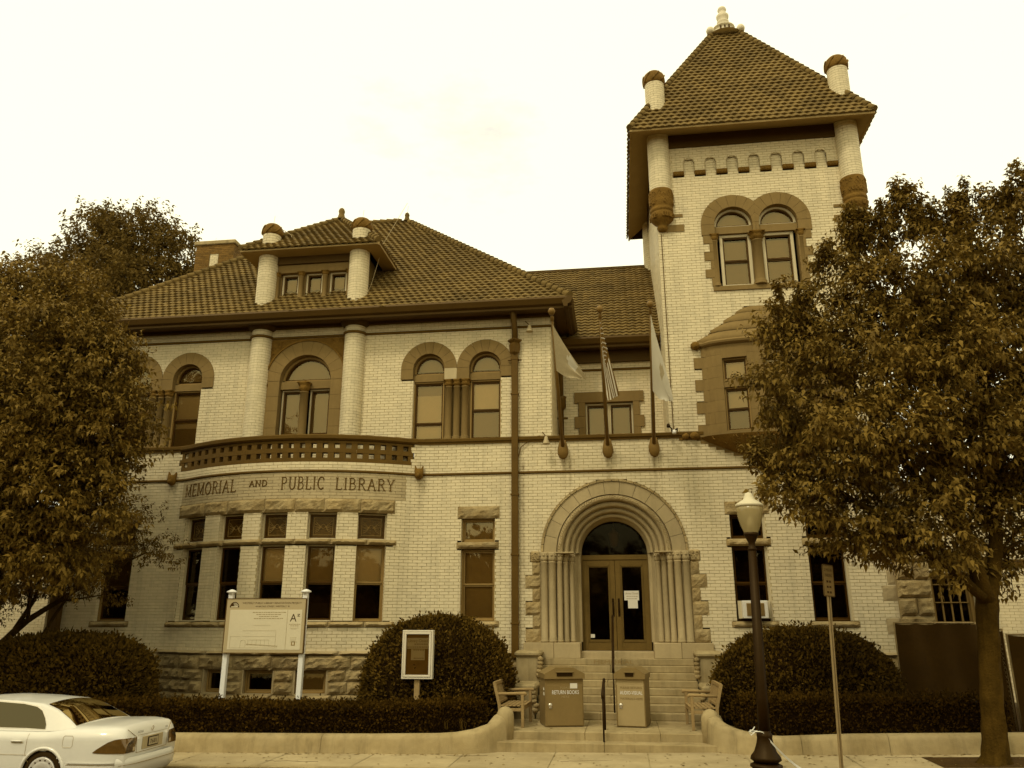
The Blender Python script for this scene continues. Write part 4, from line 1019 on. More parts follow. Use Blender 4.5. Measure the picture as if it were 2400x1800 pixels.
# ---- the great doorway
ring(AX, AZ, 1.47, 1.80, 20.955, 21.3, 13, m='smooth', nm='arch_stone', gap=.004)
ring(AX, AZ, 1.804, 1.865, 20.92, 21.1, 30, m='granite', nm='rope_stone', gap=.006)
def revolve(name, prof, m, n=40, parent=lib):
    b = MB(); b.sm = True; P = []
    for r, y in prof:
        for j in range(n+1): t = pi*j/n; P.append((AX+r*math.cos(t), y, AZ+r*math.sin(t)))
    b.grid(P, n+1, len(prof), True); return b.build(name, m, parent, LO)
def rollp(rc, yc, rad, a0=-30, a1=210, n=8):     # a convex roll seen from the street side
    return [(rc+rad*math.cos(R(a)), yc-rad*math.sin(R(a))) for a in np.linspace(a0, a1, n)]
ords = [(1.385, 21.03, .075), (1.235, 21.16, .068), (1.10, 21.31, .062), (.975, 21.46, .055)]
pr = [(1.475, 20.99)]
for k, (r, y, q) in enumerate(ords):
    p_ = pr+rollp(r, y, q)
    nxt = (r-q-.012, y+q*1.5); p_ += [(r-q*.9, y+q*.9), nxt]; ao = revolve('arch_order', p_, 'smooth'); pr = [nxt]
    if k == 0:
        cb = MB()
        for j in range(64):
            t = pi*(j+.5)/64; rr = r+random.uniform(-.02, .03)
            cb.tube([(AX+(rr+.035*math.cos(a))*math.cos(t+.025*math.sin(a)), y-q*.95, AZ+(rr+.035*math.cos(a))*math.sin(t+.025*math.sin(a))) for a in np.linspace(0, 5, 7)], .012, 4)
        cb.build('carved_vine', 'granite', ao, LO)
revolve('arch_order', [pr[0], (.895, 21.60), (.872, 21.62), (.86, 21.85)], 'smooth')
for s in (-1, 1):
    # stepped jamb behind the shafts
    J = [(1.88, 20.98), (1.50, 21.02), (1.48, 21.12), (1.34, 21.14), (1.32, 21.26), (1.19, 21.28), (1.17, 21.42), (1.02, 21.44), (.95, 21.60), (.88, 21.62), (.86, 21.85)]
    b = MB(); P = [(AX+s*r, y, 1.87) for r, y in J]+[(AX+s*r, y, 4.08) for r, y in J]; b.grid(P, len(J), 2); b.build('doorway_jamb', 'smooth', lib, LO)
    for r, y, q in ((1.785, 20.96, .088), (1.585, 20.98, .092), (1.405, 21.06, .072), (1.26, 21.20, .070), (1.11, 21.34, .072)):
        x = AX+s*r; b = MB(); b.lathe((x, y, 1.87), [(q*1.2, 0), (q*1.2, .05), (q*1.05, .07), (q*1.15, .10), (q, .13), (q*.96, 1.93), (q*1.12, 1.95), (q*1.12, 1.97), (q*.95, 1.98)], 16); c_ = b.build('door_shaft', 'smooth', lib, LO)
        cpx = MB(); cpx.lathe((x, y, 3.84), [(q*.95, 0), (q*1.15, .05), (q*1.3, .10), (q*1.15, .13), (q*1.4, .2), (q*1.25, .24)], 14, flute=.12, nf=6)
        for a in (3.6, 4.7, 5.8): cpx.lathe((x+q*1.2*math.cos(a), y+q*1.2*math.sin(a), 4.0), [(0, -.03), (.03, -.015), (.03, .015), (0, .03)], 6)
        cpx.build('capital', 'smooth', c_, LO)
    b = MB(); b.box(AX+s*1.02, AX+s*1.90, 20.93, 21.2, 4.05, 4.085, .006); b.build('abacus', 'smooth', lib, LO)
    b = MB(); b.box(AX+s*1.89, AX+s*2.14, 20.95, 21.2, 3.835, 4.11, .03); x = AX+s*2.015
    for k in range(9):
        xx = x+random.uniform(-.09, .09); zz = 3.97+random.uniform(-.09, .09); b.tube([(xx+.035*math.cos(q), 20.935, zz+.035*math.sin(q)) for q in np.linspace(0, 4.8, 7)], .016, 5)
    b.build('carved_block', 'granite', lib, LO)
    for k in range(6):
        w_ = .39 if k % 2 == 0 else .21
        xa, xb = sorted((AX+s*1.885, AX+s*(1.885+w_))); rough(FR, FR.sx(xa), FR.sx(xb), 1.872+k*.327, 1.868+(k+1)*.327, proud=.05, amp=.05, nm='quoin_stone', flat_edge=.02)
    for (xa, xb) in ((1.56, 2.32), (.90, 1.555)):
        MB().box(AX+s*xa, AX+s*xb, 20.84 if xa > 1 else 20.84, 21.7, 1.50, 1.868, .012).build('plinth_stone', 'smooth', lib, LO)
DW = .85
# door set back in the arch
dm = MB(); dm.box(AX-.87, AX+.87, 21.78, 21.90, 3.93, 4.06, .01); dm.build('door_transom', 'wood', lib, LO)
fan = MB(); fan.poly([(AX+.84*math.cos(t), 21.86, 4.06+.84*math.sin(t)) for t in np.linspace(0, pi, 24)]); fan.build('fanlight', 'glassf', lib, LO)
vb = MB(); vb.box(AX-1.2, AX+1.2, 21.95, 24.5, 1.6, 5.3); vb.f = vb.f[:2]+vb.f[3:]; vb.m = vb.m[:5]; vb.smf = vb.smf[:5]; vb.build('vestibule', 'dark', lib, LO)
for s in (-1, 1):
    x0, x1 = (AX-.85, AX-.004) if s < 0 else (AX+.004, AX+.85)
    d = MB(); y0, y1 = 21.80, 21.86; gx0, gx1 = (x0+.12, x1-.13) if s < 0 else (x0+.13, x1-.12)
    d.box(x0, gx0, y0, y1, 1.66, 3.925, .006); d.box(gx1, x1, y0, y1, 1.66, 3.925, .006); d.box(gx0, gx1, y0, y1, 3.80, 3.925, .004); d.box(gx0, gx1, y0, y1, 1.66, 1.87, .004)
    for i_, (e, yy) in enumerate(((0, 21.785), (.026, 21.80))):
        e0 = e
        d.box(gx0+e0, gx0+e0+.022, yy, yy+.04, 1.87+e0, 3.80-e0); d.box(gx1-e0-.022, gx1-e0, yy, yy+.04, 1.87+e0, 3.80-e0)
        d.box(gx0+e0+.03, gx1-e0-.03, yy+.001, yy+.04, 1.87+e0, 1.90+e0); d.box(gx0+e0+.03, gx1-e0-.03, yy+.001, yy+.04, 3.77-e0, 3.80-e0)
    do = d.build('door', 'wood', lib, LO, 'left leaf with a small white sticker' if s < 0 else 'right leaf with paper notices')
    MB().quad((gx0+.02, 21.845, 1.89), (gx1-.02, 21.845, 1.89), (gx1-.02, 21.845, 3.78), (gx0+.02, 21.845, 3.78)).build('pane', 'glassd', do, LO)
    hx = x1-.07 if s < 0 else x0+.07
    h = MB(); h.box(hx-.025, hx+.025, 21.785, 21.80, 2.50, 2.95, .003); h.tube([(hx, 21.78, 2.58), (hx, 21.72, 2.62), (hx, 21.72, 2.80), (hx, 21.78, 2.84)], .012, 6); h.build('handle', 'metal', do, LO)
MB().box(AX-.68, AX-.57, 21.83, 21.838, 1.97, 2.06).build('sticker', 'paper', lib, LO)
MB().box(AX-.90, AX+.90, 21.02, 21.95, 1.49, 1.655, .01).build('threshold', 'smooth', lib, LO)
for q in (-.87, .845): MB().box(AX+q, AX+q+.025, 21.72, 21.9, 1.65, 4.0).build('door_frame', 'wood', lib, LO)
lm = MB(); lm.lathe((AX+.0, 22.5, 4.32), [(.06, 0), (.11, .06), (.15, .3), (.17, .36), (.05, .46), (.02, .55)], 8); lm.tube([(AX, 22.5, 4.85), (AX, 22.5, 5.3)], .01, 5)
lo_ = lm.build('hanging_lantern', 'frameb'); tag(lo_, 'glass lantern hanging inside behind the fanlight of the doorway', 'lantern')

# ---- raised letters of the name
def arcp(cx, cz, rx, rz, a0, a1, n=9): return [(cx+rx*math.cos(R(a)), cz+rz*math.sin(R(a))) for a in np.linspace(a0, a1, n)]
GL = dict(
 M=(.86, [[(.12, 0), (.12, 1)], [(.12, 1), (.43, .12)], [(.43, .12), (.74, 1)], [(.74, 1), (.74, 0)]], [(.12, 0), (.74, 0), (.12, 1), (.74, 1)]),
 E=(.56, [[(.12, 0), (.12, 1)], [(.12, 1), (.52, 1), (.52, .9)], [(.12, .52), (.42, .52)], [(.12, 0), (.54, 0), (.54, .12)]], [(.12, 0), (.12, 1)]),
 O=(.72, [arcp(.36, .5, .30, .5, 0, 360, 19)], []),
 R=(.62, [[(.12, 0), (.12, 1)], [(.12, 1), (.3, 1)]+arcp(.3, .76, .2, .24, 90, -90)+[(.12, .52)], [(.28, .52), (.58, 0)]], [(.12, 0), (.12, 1), (.58, 0)]),
 I=(.26, [[(.13, 0), (.13, 1)]], [(.13, 0), (.13, 1)]),
 A=(.70, [[(.08, 0), (.35, 1)], [(.35, 1), (.62, 0)], [(.19, .38), (.51, .38)]], [(.08, 0), (.62, 0)]),
 L=(.54, [[(.12, 0), (.12, 1)], [(.12, 0), (.50, 0), (.50, .14)]], [(.12, 0), (.12, 1)]),
 N=(.74, [[(.12, 0), (.12, 1)], [(.12, 1), (.62, 0)], [(.62, 0), (.62, 1)]], [(.12, 0), (.12, 1), (.62, 1)]),
 D=(.70, [[(.12, 0), (.12, 1)], [(.12, 1), (.26, 1)]+arcp(.26, .5, .36, .5, 90, -90)+[(.12, 0)]], [(.12, 0), (.12, 1)]),
 P=(.58, [[(.12, 0), (.12, 1)], [(.12, 1), (.3, 1)]+arcp(.3, .75, .21, .25, 90, -90)+[(.12, .5)]], [(.12, 0), (.12, 1)]),
 U=(.70, [[(.12, 1), (.12, .3)]+arcp(.35, .3, .23, .3, 180, 360)+[(.58, .3), (.58, 1)]], [(.12, 1), (.58, 1)]),
 B=(.60, [[(.12, 0), (.12, 1)], [(.12, 1), (.28, 1)]+arcp(.28, .77, .18, .23, 90, -90)+[(.12, .54)], [(.12, .54), (.30, .54)]+arcp(.30, .27, .22, .27, 90, -90)+[(.12, 0)]], [(.12, 0), (.12, 1)]),
 C=(.66, [arcp(.37, .5, .29, .5, 50, 310, 15), [(.56, .88), (.58, .72)]], []),
 Y=(.64, [[(.32, 0), (.32, .46)], [(.32, .46), (.08, 1)], [(.32, .46), (.56, 1)]], [(.32, 0), (.08, 1), (.56, 1)]))
def word(txt, a0, a1, z, h, par_):
    W_ = sum(GL[c][0] for c in txt)+.12*(len(txt)-1); s0, s1 = CR*R(a0), CR*R(a1); k = (s1-s0)/W_; s = s0
    for c in txt:
        w_, st, sf_ = GL[c]
        def pt(x, zz, y=0): a = (s+x*k)/CR; r = CR+.022-y; return (CX+r*math.sin(a), CY-r*math.cos(a), z+zz*h)
        b = MB()
        for line in st:
            t_ = .017 if line is st[0] else .013
            b.tube([pt(x, zz) for x, zz in line], t_, 5)
        for x, zz in sf_: b.tube([pt(x-.10, zz), pt(x+.10, zz)], .010, 5)
        b.build('letter', 'letter', par_, LO); s += (w_+.12)*k
word('MEMORIAL', -32.2, -12.9, 5.68, .32, nbo); word('AND', -9.0, -3.9, 5.79, .155, nbo); word('PUBLIC', -.2, 10.9, 5.69, .32, nbo); word('LIBRARY', 13.6, 28.4, 5.69, .30, nbo)

# ---- downpipe with ornamental head, corner pipe, string of small fittings
dp = MB(); dp.box(-2.80, -2.62, 20.84, 20.96, 1.5, 9.55, .01)
for z in (2.3, 4.0, 5.55, 8.3, 9.3): dp.box(-2.82, -2.60, 20.83, 20.97, z, z+.05, .004)
dp.tube([(-2.71, 20.9, 9.7), (-2.71, 20.9, 10.15), (-2.71, 20.5, 10.6)], .085, 8); dpo = dp.build('downpipe', 'pipe', lib, LO)
hd_ = MB(); hd_.lathe((-2.71, 20.88, 9.45), [(.08, 0), (.14, .06), (.16, .28), (.13, .34), (.2, .40), (.2, .44)], 4, smooth=False); hd_.tube([(-2.9, 20.9, 9.3), (-2.52, 20.9, 9.3)], .02, 5); hd_.build('pipe_head', 'pipe', dpo, LO)
dp = MB(); dp.tube([(-1.60, 22.95, 7.1), (-1.60, 22.95, 9.7), (-1.55, 22.7, 10.1)], .08, 8); dp.lathe((-1.6, 22.95, 8.35), [(.08, 0), (.15, .08), (.15, .35), (.17, .42)], 8); dp.tube([(-1.75, 22.9, 8.1), (-1.40, 22.9, 8.1)], .03, 6); dp.build('downpipe', 'pipe', lib, LO)
MB().box(-15.50, -15.2, 20.8, 20.98, .2, 6.2, .01).build('downpipe', 'pipe', lib, LO)
# ---- chimney of dark brick
ch = MB(); bkc = MB()
X0, X1, Y0, Y1, Z0, Z1 = -16.5, -14.9, 27.5, 30.2, 13.6, 16.9
for pts in ([(X0, Y0), (X1, Y0)], [(X1, Y0), (X1, Y1)]):
    pth = Path(pts); nich = [rect(pth, 0, 0, 0, 0)] if False else []
    def nf(z, L_=pth.L): return (L_*.5-.19, L_*.5+.19) if (15.95 < z < 16.52 or 14.9 < z < 15.45) else None
    brick_wall(pth, Z0, Z1, [nf], ch, bkc, .014, False, 0, .22)
cho = bkc.build('chimney', 'mortar', lib, LO); ch.build('brickwork', 'redbrick', cho, LO, kind='stuff')
lp = MB()
for pts in ([(X0+.63, Y0+.02), (X0+.97, Y0+.02)], [(X1-.02, 28.68), (X1-.02, 29.02)]):
    for za, zb in ((14.9, 15.45), (15.95, 16.52)): brick_wall(Path(pts), za, zb, (), lp, lp, .014, False, 0, .2)
lp.build('pale_panel', 'brick', cho, LO, kind='stuff'); MB().box(X0-.08, X1+.08, Y0-.08, Y1+.08, 16.9, 17.08, .03).build('chimney_cap', 'conc', cho, LO)
MB().box(X0+.02, X1-.02, Y0+.02, Y1, 10, 16.9).build('chimney_core', 'mortar', cho, LO)
for (x, y, z) in ((CXL, 21, 14.0), (CXR, 21, 14.0), (X0+.6, Y0+.3, 17.05), (X1-.1, Y1-.4, 17.05), (rx1, ry, 16.95)):
    MB().tube([(x, y, z), (x+.03, y, z+.32)], .004, 4).build('lightning_rod', 'trim', lib, LO)
cw = MB(); cw.tube([(CXL+.2, 21, 13.9), (CXL+.5, 21.2, 13.75), (CXL+.62, 21.3, 13.4), (CXL+.6, 21.6, 13.1)], .012, 5); cw.tube([(CX+2.4, 22.3, 15.1+.1), (CXR+.3, 21.5, 12.98), (CXR+.5, 21.3, 12.9), (CXR+.35, 21.1, 11.9), (CXR+.25, 20.9, 11.4)], .006, 5); cw.build('lightning_wire', 'band', lib, LO)
# ---- rear-left wing and the lower annex at the right
for pts, z1 in (([(7.2, 24.5), (15, 24.5)], 6.0), ([(-26, 24.0), (-15.7, 24.0)], 4.9)):
    ax = MB(); axb = MB(); brick_wall(Path(pts), .3, z1, (), ax, axb, .012, False)
    anx = axb.build('side_wing', 'mortar', lib, LO); ax.build('brickwork', 'brick', anx, LO, kind='stuff')
MB().box(-26, -15.7, 24, 30, 4.9, 5.1).build('side_wing_roof', 'cornice', lib, LO); MB().box(7.0, 15, 24.3, 30, 6.0, 6.25).build('side_wing_roof', 'cornice', lib, LO)
PR = Path([(6.55, 20.93), (7.32, 20.93)])
for k in range(11):
    z = .4+k*.42
    if k % 2: rough(PR, .0, .40, z, z+.41, proud=.10, amp=.09, nm='pier_stone', d0=-.6); rough(PR, .41, .77, z, z+.41, proud=.10, amp=.09, nm='pier_stone', d0=-.6)
    else: rough(PR, .0, .77, z, z+.41, proud=.10, amp=.09, nm='pier_stone', d0=-.6)
for k in range(12):
    if k % 3 != 2: rough(FR, FR.sx(6.22 if k % 2 else 6.36), FR.L, 1.70+k*.38, 2.06+k*.38, proud=.03, amp=.015, nm='quoin_stone', m='smooth')
gw = window(lf(7.85, 21.2), 1.0, 1.9, 3.5, (), None, fm='frameb', sm='frameb', setb=.05, fw=.09, sw=.04, mull=3)
for z in (2.35, 2.8, 3.22): MB().box(7.45, 8.25, 21.23, 21.27, z, z+.022).build('glazing_bar', 'frameb', gw, LO)
MB().box(8.35, 8.6, 21.15, 21.4, .3, 4.4).build('porch_post', 'frame', lib, LO); MB().box(7.3, 10.5, 21.0, 21.5, 3.62, 3.8).build('porch_beam', 'trim', lib, LO); MB().box(7.33, 8.35, 21.3, 21.5, .3, 1.88).build('porch_base', 'granite', lib, LO)

# ================================================================== entrance steps
st = thing('entrance_steps', 'pale granite steps rising from the sidewalk to the arched doorway', 'steps', (AX, 16.6, 0))
SO = (AX, 16.6, 0)
def step(x0, x1, y0, y1, z0, z1, m='conc', nm='step'): return MB().box(x0, x1, y0, y1, z0, z1, .012).build(nm, m, st, SO)
step(-2.66, -.45, 16.56, 17.0, -.05, .15); step(-.446, 1.80, 16.56, 17.0, -.05, .15)
for a, b in ((-2.9, -.83), (-.826, .62), (.624, 2.25)): step(a, b, 16.94, 19.1, .05, .30)
tr_ = .255
for k in range(1, 9):
    y = 19.0+tr_*(k-1); c = AX+random.uniform(-.5, .5)
    step(AX-1.82, c, y, y+tr_+.1 if k < 8 else 21.05, .15+.15*k, .30+.15*k); step(c+.004, AX+1.82, y, y+tr_+.1 if k < 8 else 21.05, .15+.15*k, .30+.15*k)
sl_ = MB(); text_mb(sl_, 'MEMORIAL', .12, lambda x, y, d: (AX-.10+x, 20.78, 1.385+y), width=.95); sl_.build('incised_name', 'inkm', st, SO)
for s in (-1, 1):
    c = AX+s*2.12
    for (y0, y1, z1) in ((20.0, 20.95, 1.70), (19.0, 20.0, 1.03)):
        MB().box(c-.27, c+.27, y0+.03, y1, .2, z1-.14, .01).build('cheek_block', 'conc', st, SO)
        cp = MB(); cp.box(c-.31, c+.31, y0-.03, y1, z1-.14, z1, .05); cp.build('cheek_cap', 'conc', st, SO)
        b = MB(); xx = c-s*.27
        for q in range(5): b.lathe((xx+random.uniform(-.04, .04), y0+.02, z1-.18-q*.09), [(0, -.07), (.06, -.04), (.075, .02), (0, .07)], 7)
        b.build('carved_scroll', 'granite', st, SO)
# ---- low retaining walls with scrolled ends
def lowwall(name, label, stations, sides):
    o = thing(name, label, 'low wall', (stations[0][0], stations[0][1], 0)); off = (stations[0][0], stations[0][1], 0)
    pth = Path([(a[0], a[1]) for a in stations]); hs_ = [a[2] for a in stations]; bs = [a[3] for a in stations]
    for k in range(len(sides)-1):
        s0, s1 = sides[k]*pth.L, sides[k+1]*pth.L; n = 12; b = MB(); b.sm = True; ss = np.linspace(s0+.004, s1-.004, n); m_ = 10
        for s in ss:
            zt = float(np.interp(s, pth.s, hs_)); zb = float(np.interp(s, pth.s, bs)); P = [(.17+.05, zb-.1), (.17+.03, zb+(zt-zb)*.35)]
            for j in range(7): a = pi*j/6; P.append((.02+.16*math.cos(a)+.0, zt-.10+.10*math.sin(a)))
            P.append((-.14, zb-.1)); b.pts([(*pth.at(s, d), z) for d, z in P])
        for i in range(n-1):
            for j in range(m_-1): b.face((i*m_+j, (i+1)*m_+j, (i+1)*m_+j+1, i*m_+j+1))
        b.sm = False; b.face(range(m_)); b.face([(n-1)*m_+j for j in range(m_)]); b.build('wall_block', 'conc', o, off)
    return o, off
def curve_pts(sgn, x0, xe):
    P = []
    for t in np.linspace(0, 1, 12):
        x = x0+(xe-x0)*math.sin(t*pi/2); y = 16.42+.50*(1-math.cos(t*pi/2)); h = .33+.32*t**1.6+gz(x0)*.5; P.append((x, y, h, gz(x)))
    return P
A_ = [(-30, 16.42, gz(-9)+.31, gz(-9)-.05)]+[(x, 16.42, .33+gz(x)*.9, gz(x)) for x in (-12, -8, -5)]+curve_pts(-1, -3.6, -2.50)
wl, wo_ = lowwall('low_concrete_wall', 'low rounded concrete wall along the left hedge, curling up beside the steps', A_, [0, .3, .5, .62, .75, .87, 1])
b = MB(); b.lathe((-2.40, 16.98, 0), [(.175, -.05), (.175, .55), (.165, .62), (.13, .69), (.07, .735), (0, .75)], 20); b.build('end_post', 'conc', wl, wo_)
B_ = curve_pts(1, 2.75, 1.66)[::-1]+[(x, 16.42, .33+gz(x)*1.0, gz(x)) for x in (4, 6, 8)]
w2, wo2 = lowwall('low_concrete_wall', 'low rounded concrete wall along the right hedge behind the street lamp', B_, [0, .25, .48, .75, 1])
b = MB(); b.lathe((1.58, 16.98, 0), [(.175, -.05), (.175, .55), (.165, .62), (.13, .69), (.07, .735), (0, .75)], 20); b.build('end_post', 'conc', w2, wo2)

# ---- handrails
def rail(label, segs, loc):
    o = thing('handrail', label, 'handrail', loc, group='iron handrails on the entrance steps')
    for nm, P, r in segs: MB().tube(P, r, 7).build(nm, 'metal', o, loc)
    return o
rail('short black iron handrail on the two lowest steps', [('post', [(-.46, 16.80, .15), (-.46, 16.80, 1.0)], .018), ('post', [(-.44, 17.35, .30), (-.44, 17.35, 1.18)], .018), ('top_rail', [(-.46, 16.74, .93), (-.46, 16.76, 1.02), (-.44, 17.42, 1.24), (-.44, 17.48, 1.2)], .030)], (-.45, 16.8, .15))
rail('long black iron handrail climbing the upper steps to the door', [('post', [(-.27, 19.05, .45), (-.27, 19.05, 1.40)], .018), ('post', [(-.27, 20.85, 1.5), (-.27, 20.85, 2.40)], .018), ('top_rail', [(-.27, 18.92, 1.28), (-.27, 18.95, 1.40), (-.27, 21.0, 2.50), (-.27, 21.15, 2.5)], .030)], (-.27, 19.05, .45))

# ---- teak benches
def make_bench():
    o = thing('garden_bench', '', 'bench', group='teak garden benches on the landing'); W_, D_ = 1.15, .52
    for x in (-W_/2, W_/2-.06):
        MB().box(x, x+.06, -D_/2, -D_/2+.06, 0, .63, .006).build('leg', 'teak', o)
        b = MB(); b.prism([(x, D_/2-.06, 0), (x, D_/2, 0), (x, D_/2+.02, .42), (x, D_/2+.13, .86), (x, D_/2+.075, .88), (x, D_/2-.04, .42)], (.06, 0, 0)); b.build('leg', 'teak', o)
        b = MB(); b.tube([(x+.03, -D_/2-.05, .625), (x+.03, -D_/2-.02, .655), (x+.03, -.05, .65), (x+.03, D_/2+.03, .64)], [.03, .036, .03, .028], 8); b.build('armrest', 'teak', o)
        MB().box(x+.01, x+.05, -D_/2+.06, D_/2-.05, .31, .37, .004).build('side_rail', 'teak', o)
    MB().box(-W_/2+.06, W_/2-.06, -D_/2+.01, -D_/2+.04, .33, .40, .004).build('apron', 'teak', o)
    for k in range(6):
        y = -D_/2+.0+k*.085; MB().box(-W_/2+.01, W_/2-.01, y, y+.065, .405, .425, .004).build('seat_slat', 'teak', o)
    MB().box(-W_/2+.06, W_/2-.06, D_/2+.075, D_/2+.125, .80, .875, .008).build('back_rail', 'teak', o)
    MB().box(-W_/2+.06, W_/2-.06, D_/2-.01, D_/2+.03, .45, .50, .004).build('back_rail', 'teak', o)
    for k in range(14):
        x = -W_/2+.11+k*(W_-.26)/13; b = MB(); b.prism([(x, D_/2+.0, .49), (x, D_/2+.018, .49), (x, D_/2+.11, .81), (x, D_/2+.09, .81)], (.035, 0, 0)); b.build('back_slat', 'teak', o)
    return o
be = make_bench(); be.location = (-2.32, 18.0, .30); be.rotation_euler = (0, 0, R(88)); be['label'] = 'weathered teak bench at the left of the landing, beside the larger book drop'
b2 = copy_tree(be); b2.location = (1.50, 18.0, .30); b2.rotation_euler = (0, 0, R(-88)); b2['label'] = 'weathered teak bench at the right side of the landing, facing the steps'

# ---- book drop boxes
def book_drop(loc, rz, wd, dp_, ht, front, label, lines, slotw, extra):
    o = thing('book_drop_box', label, 'book drop', loc, rz, 'metal book return boxes on the landing'); hw = wd/2
    MB().box(-hw, hw, 0, dp_, .01, ht-.24, .006).build('body', 'drop', o)
    h = MB(); e = .025; z0 = ht-.24
    pr_ = [(-hw-e, z0), (hw+e, z0), (hw+e, z0+.10), (hw*.45, z0+.22), (-hw*.45, z0+.22), (-hw-e, z0+.10)]
    h.prism([(x, -.06, z) for x, z in pr_], (0, dp_+.08, 0)); h.build('hood', 'drop', o)
    s = MB(); s.box(-slotw/2, slotw/2, -.075, -.055, ht-.19, ht-.12, .003); so_ = s.build('slot', 'metal', o); MB().box(-slotw/2-.02, slotw/2+.02, -.10, -.06, ht-.115, ht-.095, .003).build('slot_lip', 'drop', so_)
    d = MB(); d.box(-hw+.03, hw-.02, -.012, 0, .03, ht-.36, .004); do = d.build('door', front, o)
    MB().box(-hw+.02, hw-.02, -.004, 0, ht-.36, ht-.245).build('upper_panel', front, o)
    l_ = MB(); l_.lathe((0, 0, 0), [(.045, 0), (.04, .015), (.01, .02)], 12); 
    l_.v = [(-hw+.10+x, -.014-z, .42+y) for x, y, z in l_.v]; l_.box(-hw+.07, -hw+.13, -.03, -.012, .36, .385); l_.build('lock', 'chrome', do)
    for (t, z, sz, wdt, mm) in lines:
        b = MB(); text_mb(b, t, sz, lambda x, y, dd: (x+.02, -.0165, z+y), width=wdt); b.build('lettering', mm, do)
    for (x0, x1, z0_, z1_) in extra: MB().box(x0, x1, -.017, -.0125, z0_, z1_).build('sticker', 'paper', do)
    return o
d1 = book_drop((-1.27, 17.70, .30), R(15), .80, .74, 1.17, 'drop', 'larger metal book drop lettered RETURN BOOKS, left of the short handrail', [('RETURN BOOKS', .63, .11, .56, 'white'), ('PLEASE', .735, .06, .22, 'dropl'), ('HERE', .56, .06, .16, 'dropl')], .33, [(.12, .27, .74, .84)])
for z0_, z1_, a, b in ((.70, .76, .10, .2), (.80, .85, .12, .22)): MB().box(-.407, -.401, a, b, z0_-.1, z1_-.1).build('sticker', 'paper', d1)
book_drop((.08, 17.78, .30), R(-9), .60, .74, 1.17, 'dropl', 'smaller light fronted book drop lettered AUDIO-VISUAL, right of the short handrail', [('AUDIO-VISUAL', .63, .10, .46, 'white'), ('PLEASE RETURN', .74, .06, .44, 'drop'), ('MATERIALS HERE', .53, .06, .46, 'drop')], .17, [])

# ---- project sign
so2 = (-8.08, 18.2, .1); sg = thing('project_sign', 'large cream renovation project board on two white posts rising from the hedge', 'sign', so2)
for x in (-9.02, -7.22):
    p_ = MB(); p_.box(x-.055, x+.055, 18.22, 18.33, .1, 3.02, .006); po = p_.build('post', 'white', sg, so2)
    c_ = MB(); c_.lathe((x, 18.275, 3.02), [(.07, -.05), (.07, -.02), (.12, 0), (.12, .02), (.04, .06), (0, .07)], 16); c_.build('post_cap', 'white', po, so2)
X0, X1, Z0, Z1 = -9.06, -7.16, 1.69, 2.87
bd = MB(); bd.box(X0, X1, 18.16, 18.215, Z0, Z1, .006); bo = bd.build('board', 'boardb', sg, so2)
MB().box(X0+.10, X1-.42, 18.154, 18.162, Z0+.07, Z1-.24).build('print_panel', 'board', bo, so2); MB().box(X1-.41, X1-.07, 18.154, 18.162, Z0+.07, Z1-.24).build('print_panel', 'board', bo, so2)
fr_ = MB()
for a in ((X0-.012, X1+.012, Z1, Z1+.012), (X0-.012, X1+.012, Z0-.012, Z0), (X0-.012, X0, Z0, Z1), (X1, X1+.012, Z0, Z1)): fr_.box(a[0], a[1], 18.15, 18.218, a[2], a[3])
fr_.build('board_edging', 'letter', bo, so2)
tx = MB(); YY = 18.1515
def sgt(t, x, z, sz, w_, m='ink', y=YY): b = MB(); text_mb(b, t, sz, lambda a, c, d: (x+a, y, z+c), width=w_); b.build('lettering', m, bo, so2)
sgt('WESTERLY PUBLIC LIBRARY RENOVATION PROJECT', -7.97, Z1-.115, .06, 1.42, 'ink', 18.158); sgt('44 BROAD STREET, WESTERLY, RI', -7.95, Z1-.185, .05, .82, 'ink', 18.158)
sgt('A', -7.43, Z1-.50, .24, .155); sgt('z', -7.31, Z1-.39, .12, .07)
lg = MB(); lg.poly([(X0+.19+.115*math.cos(t), 18.1585, Z1-.19+.125*math.sin(t)) for t in np.linspace(0, pi, 16)]); lg.build('logo', 'ink', bo, so2)
l2 = MB()
for t in (20, 38, 56, 74, 95): l2.prism([(X0+.19, 18.1575, Z1-.185), (X0+.19+.10*math.cos(R(t)), 18.1575, Z1-.19+.105*math.sin(R(t))), (X0+.19+.10*math.cos(R(t+9)), 18.1575, Z1-.19+.105*math.sin(R(t+9)))], (0, -.0008, 0))
l2.box(X0+.11, X0+.27, 18.1565, 18.1575, Z1-.185, Z1-.165); l2.build('logo_rays', 'board', bo, so2)
for k, (xc, w_) in enumerate(((-8.02, .78), (-8.03, .58), (-8.04, .42), (-8.02, .70))):
    b = MB(); x = xc-w_/2; z = Z1-.30-k*.045
    while x < xc+w_/2: l_ = random.uniform(.02, .07); b.box(x, x+l_, YY, YY+.002, z-.006, z+.006); x += l_+.014
    b.build('small_print', 'inkm', bo, so2)
for k, (z, w_) in enumerate(((Z1-.56, .24), (Z1-.595, .18), (Z1-.64, .18), (Z1-.66, .14), (Z1-.85, .14), (Z1-.88, .14), (Z1-.91, .12), (Z1-.94, .14))):
    b = MB(); x = -7.40-w_/2
    while x < -7.40+w_/2: l_ = random.uniform(.02, .05); b.box(x, x+l_, YY, YY+.002, z-.005, z+.005); x += l_+.01
    b.build('small_print', 'inkm' if k < 2 else 'inkf', bo, so2)
dg = MB()
def bar(x0, z0, x1, z1, t=.005): dg.tube([(x0, YY, z0), (x1, YY, z1)], t/2, 4)
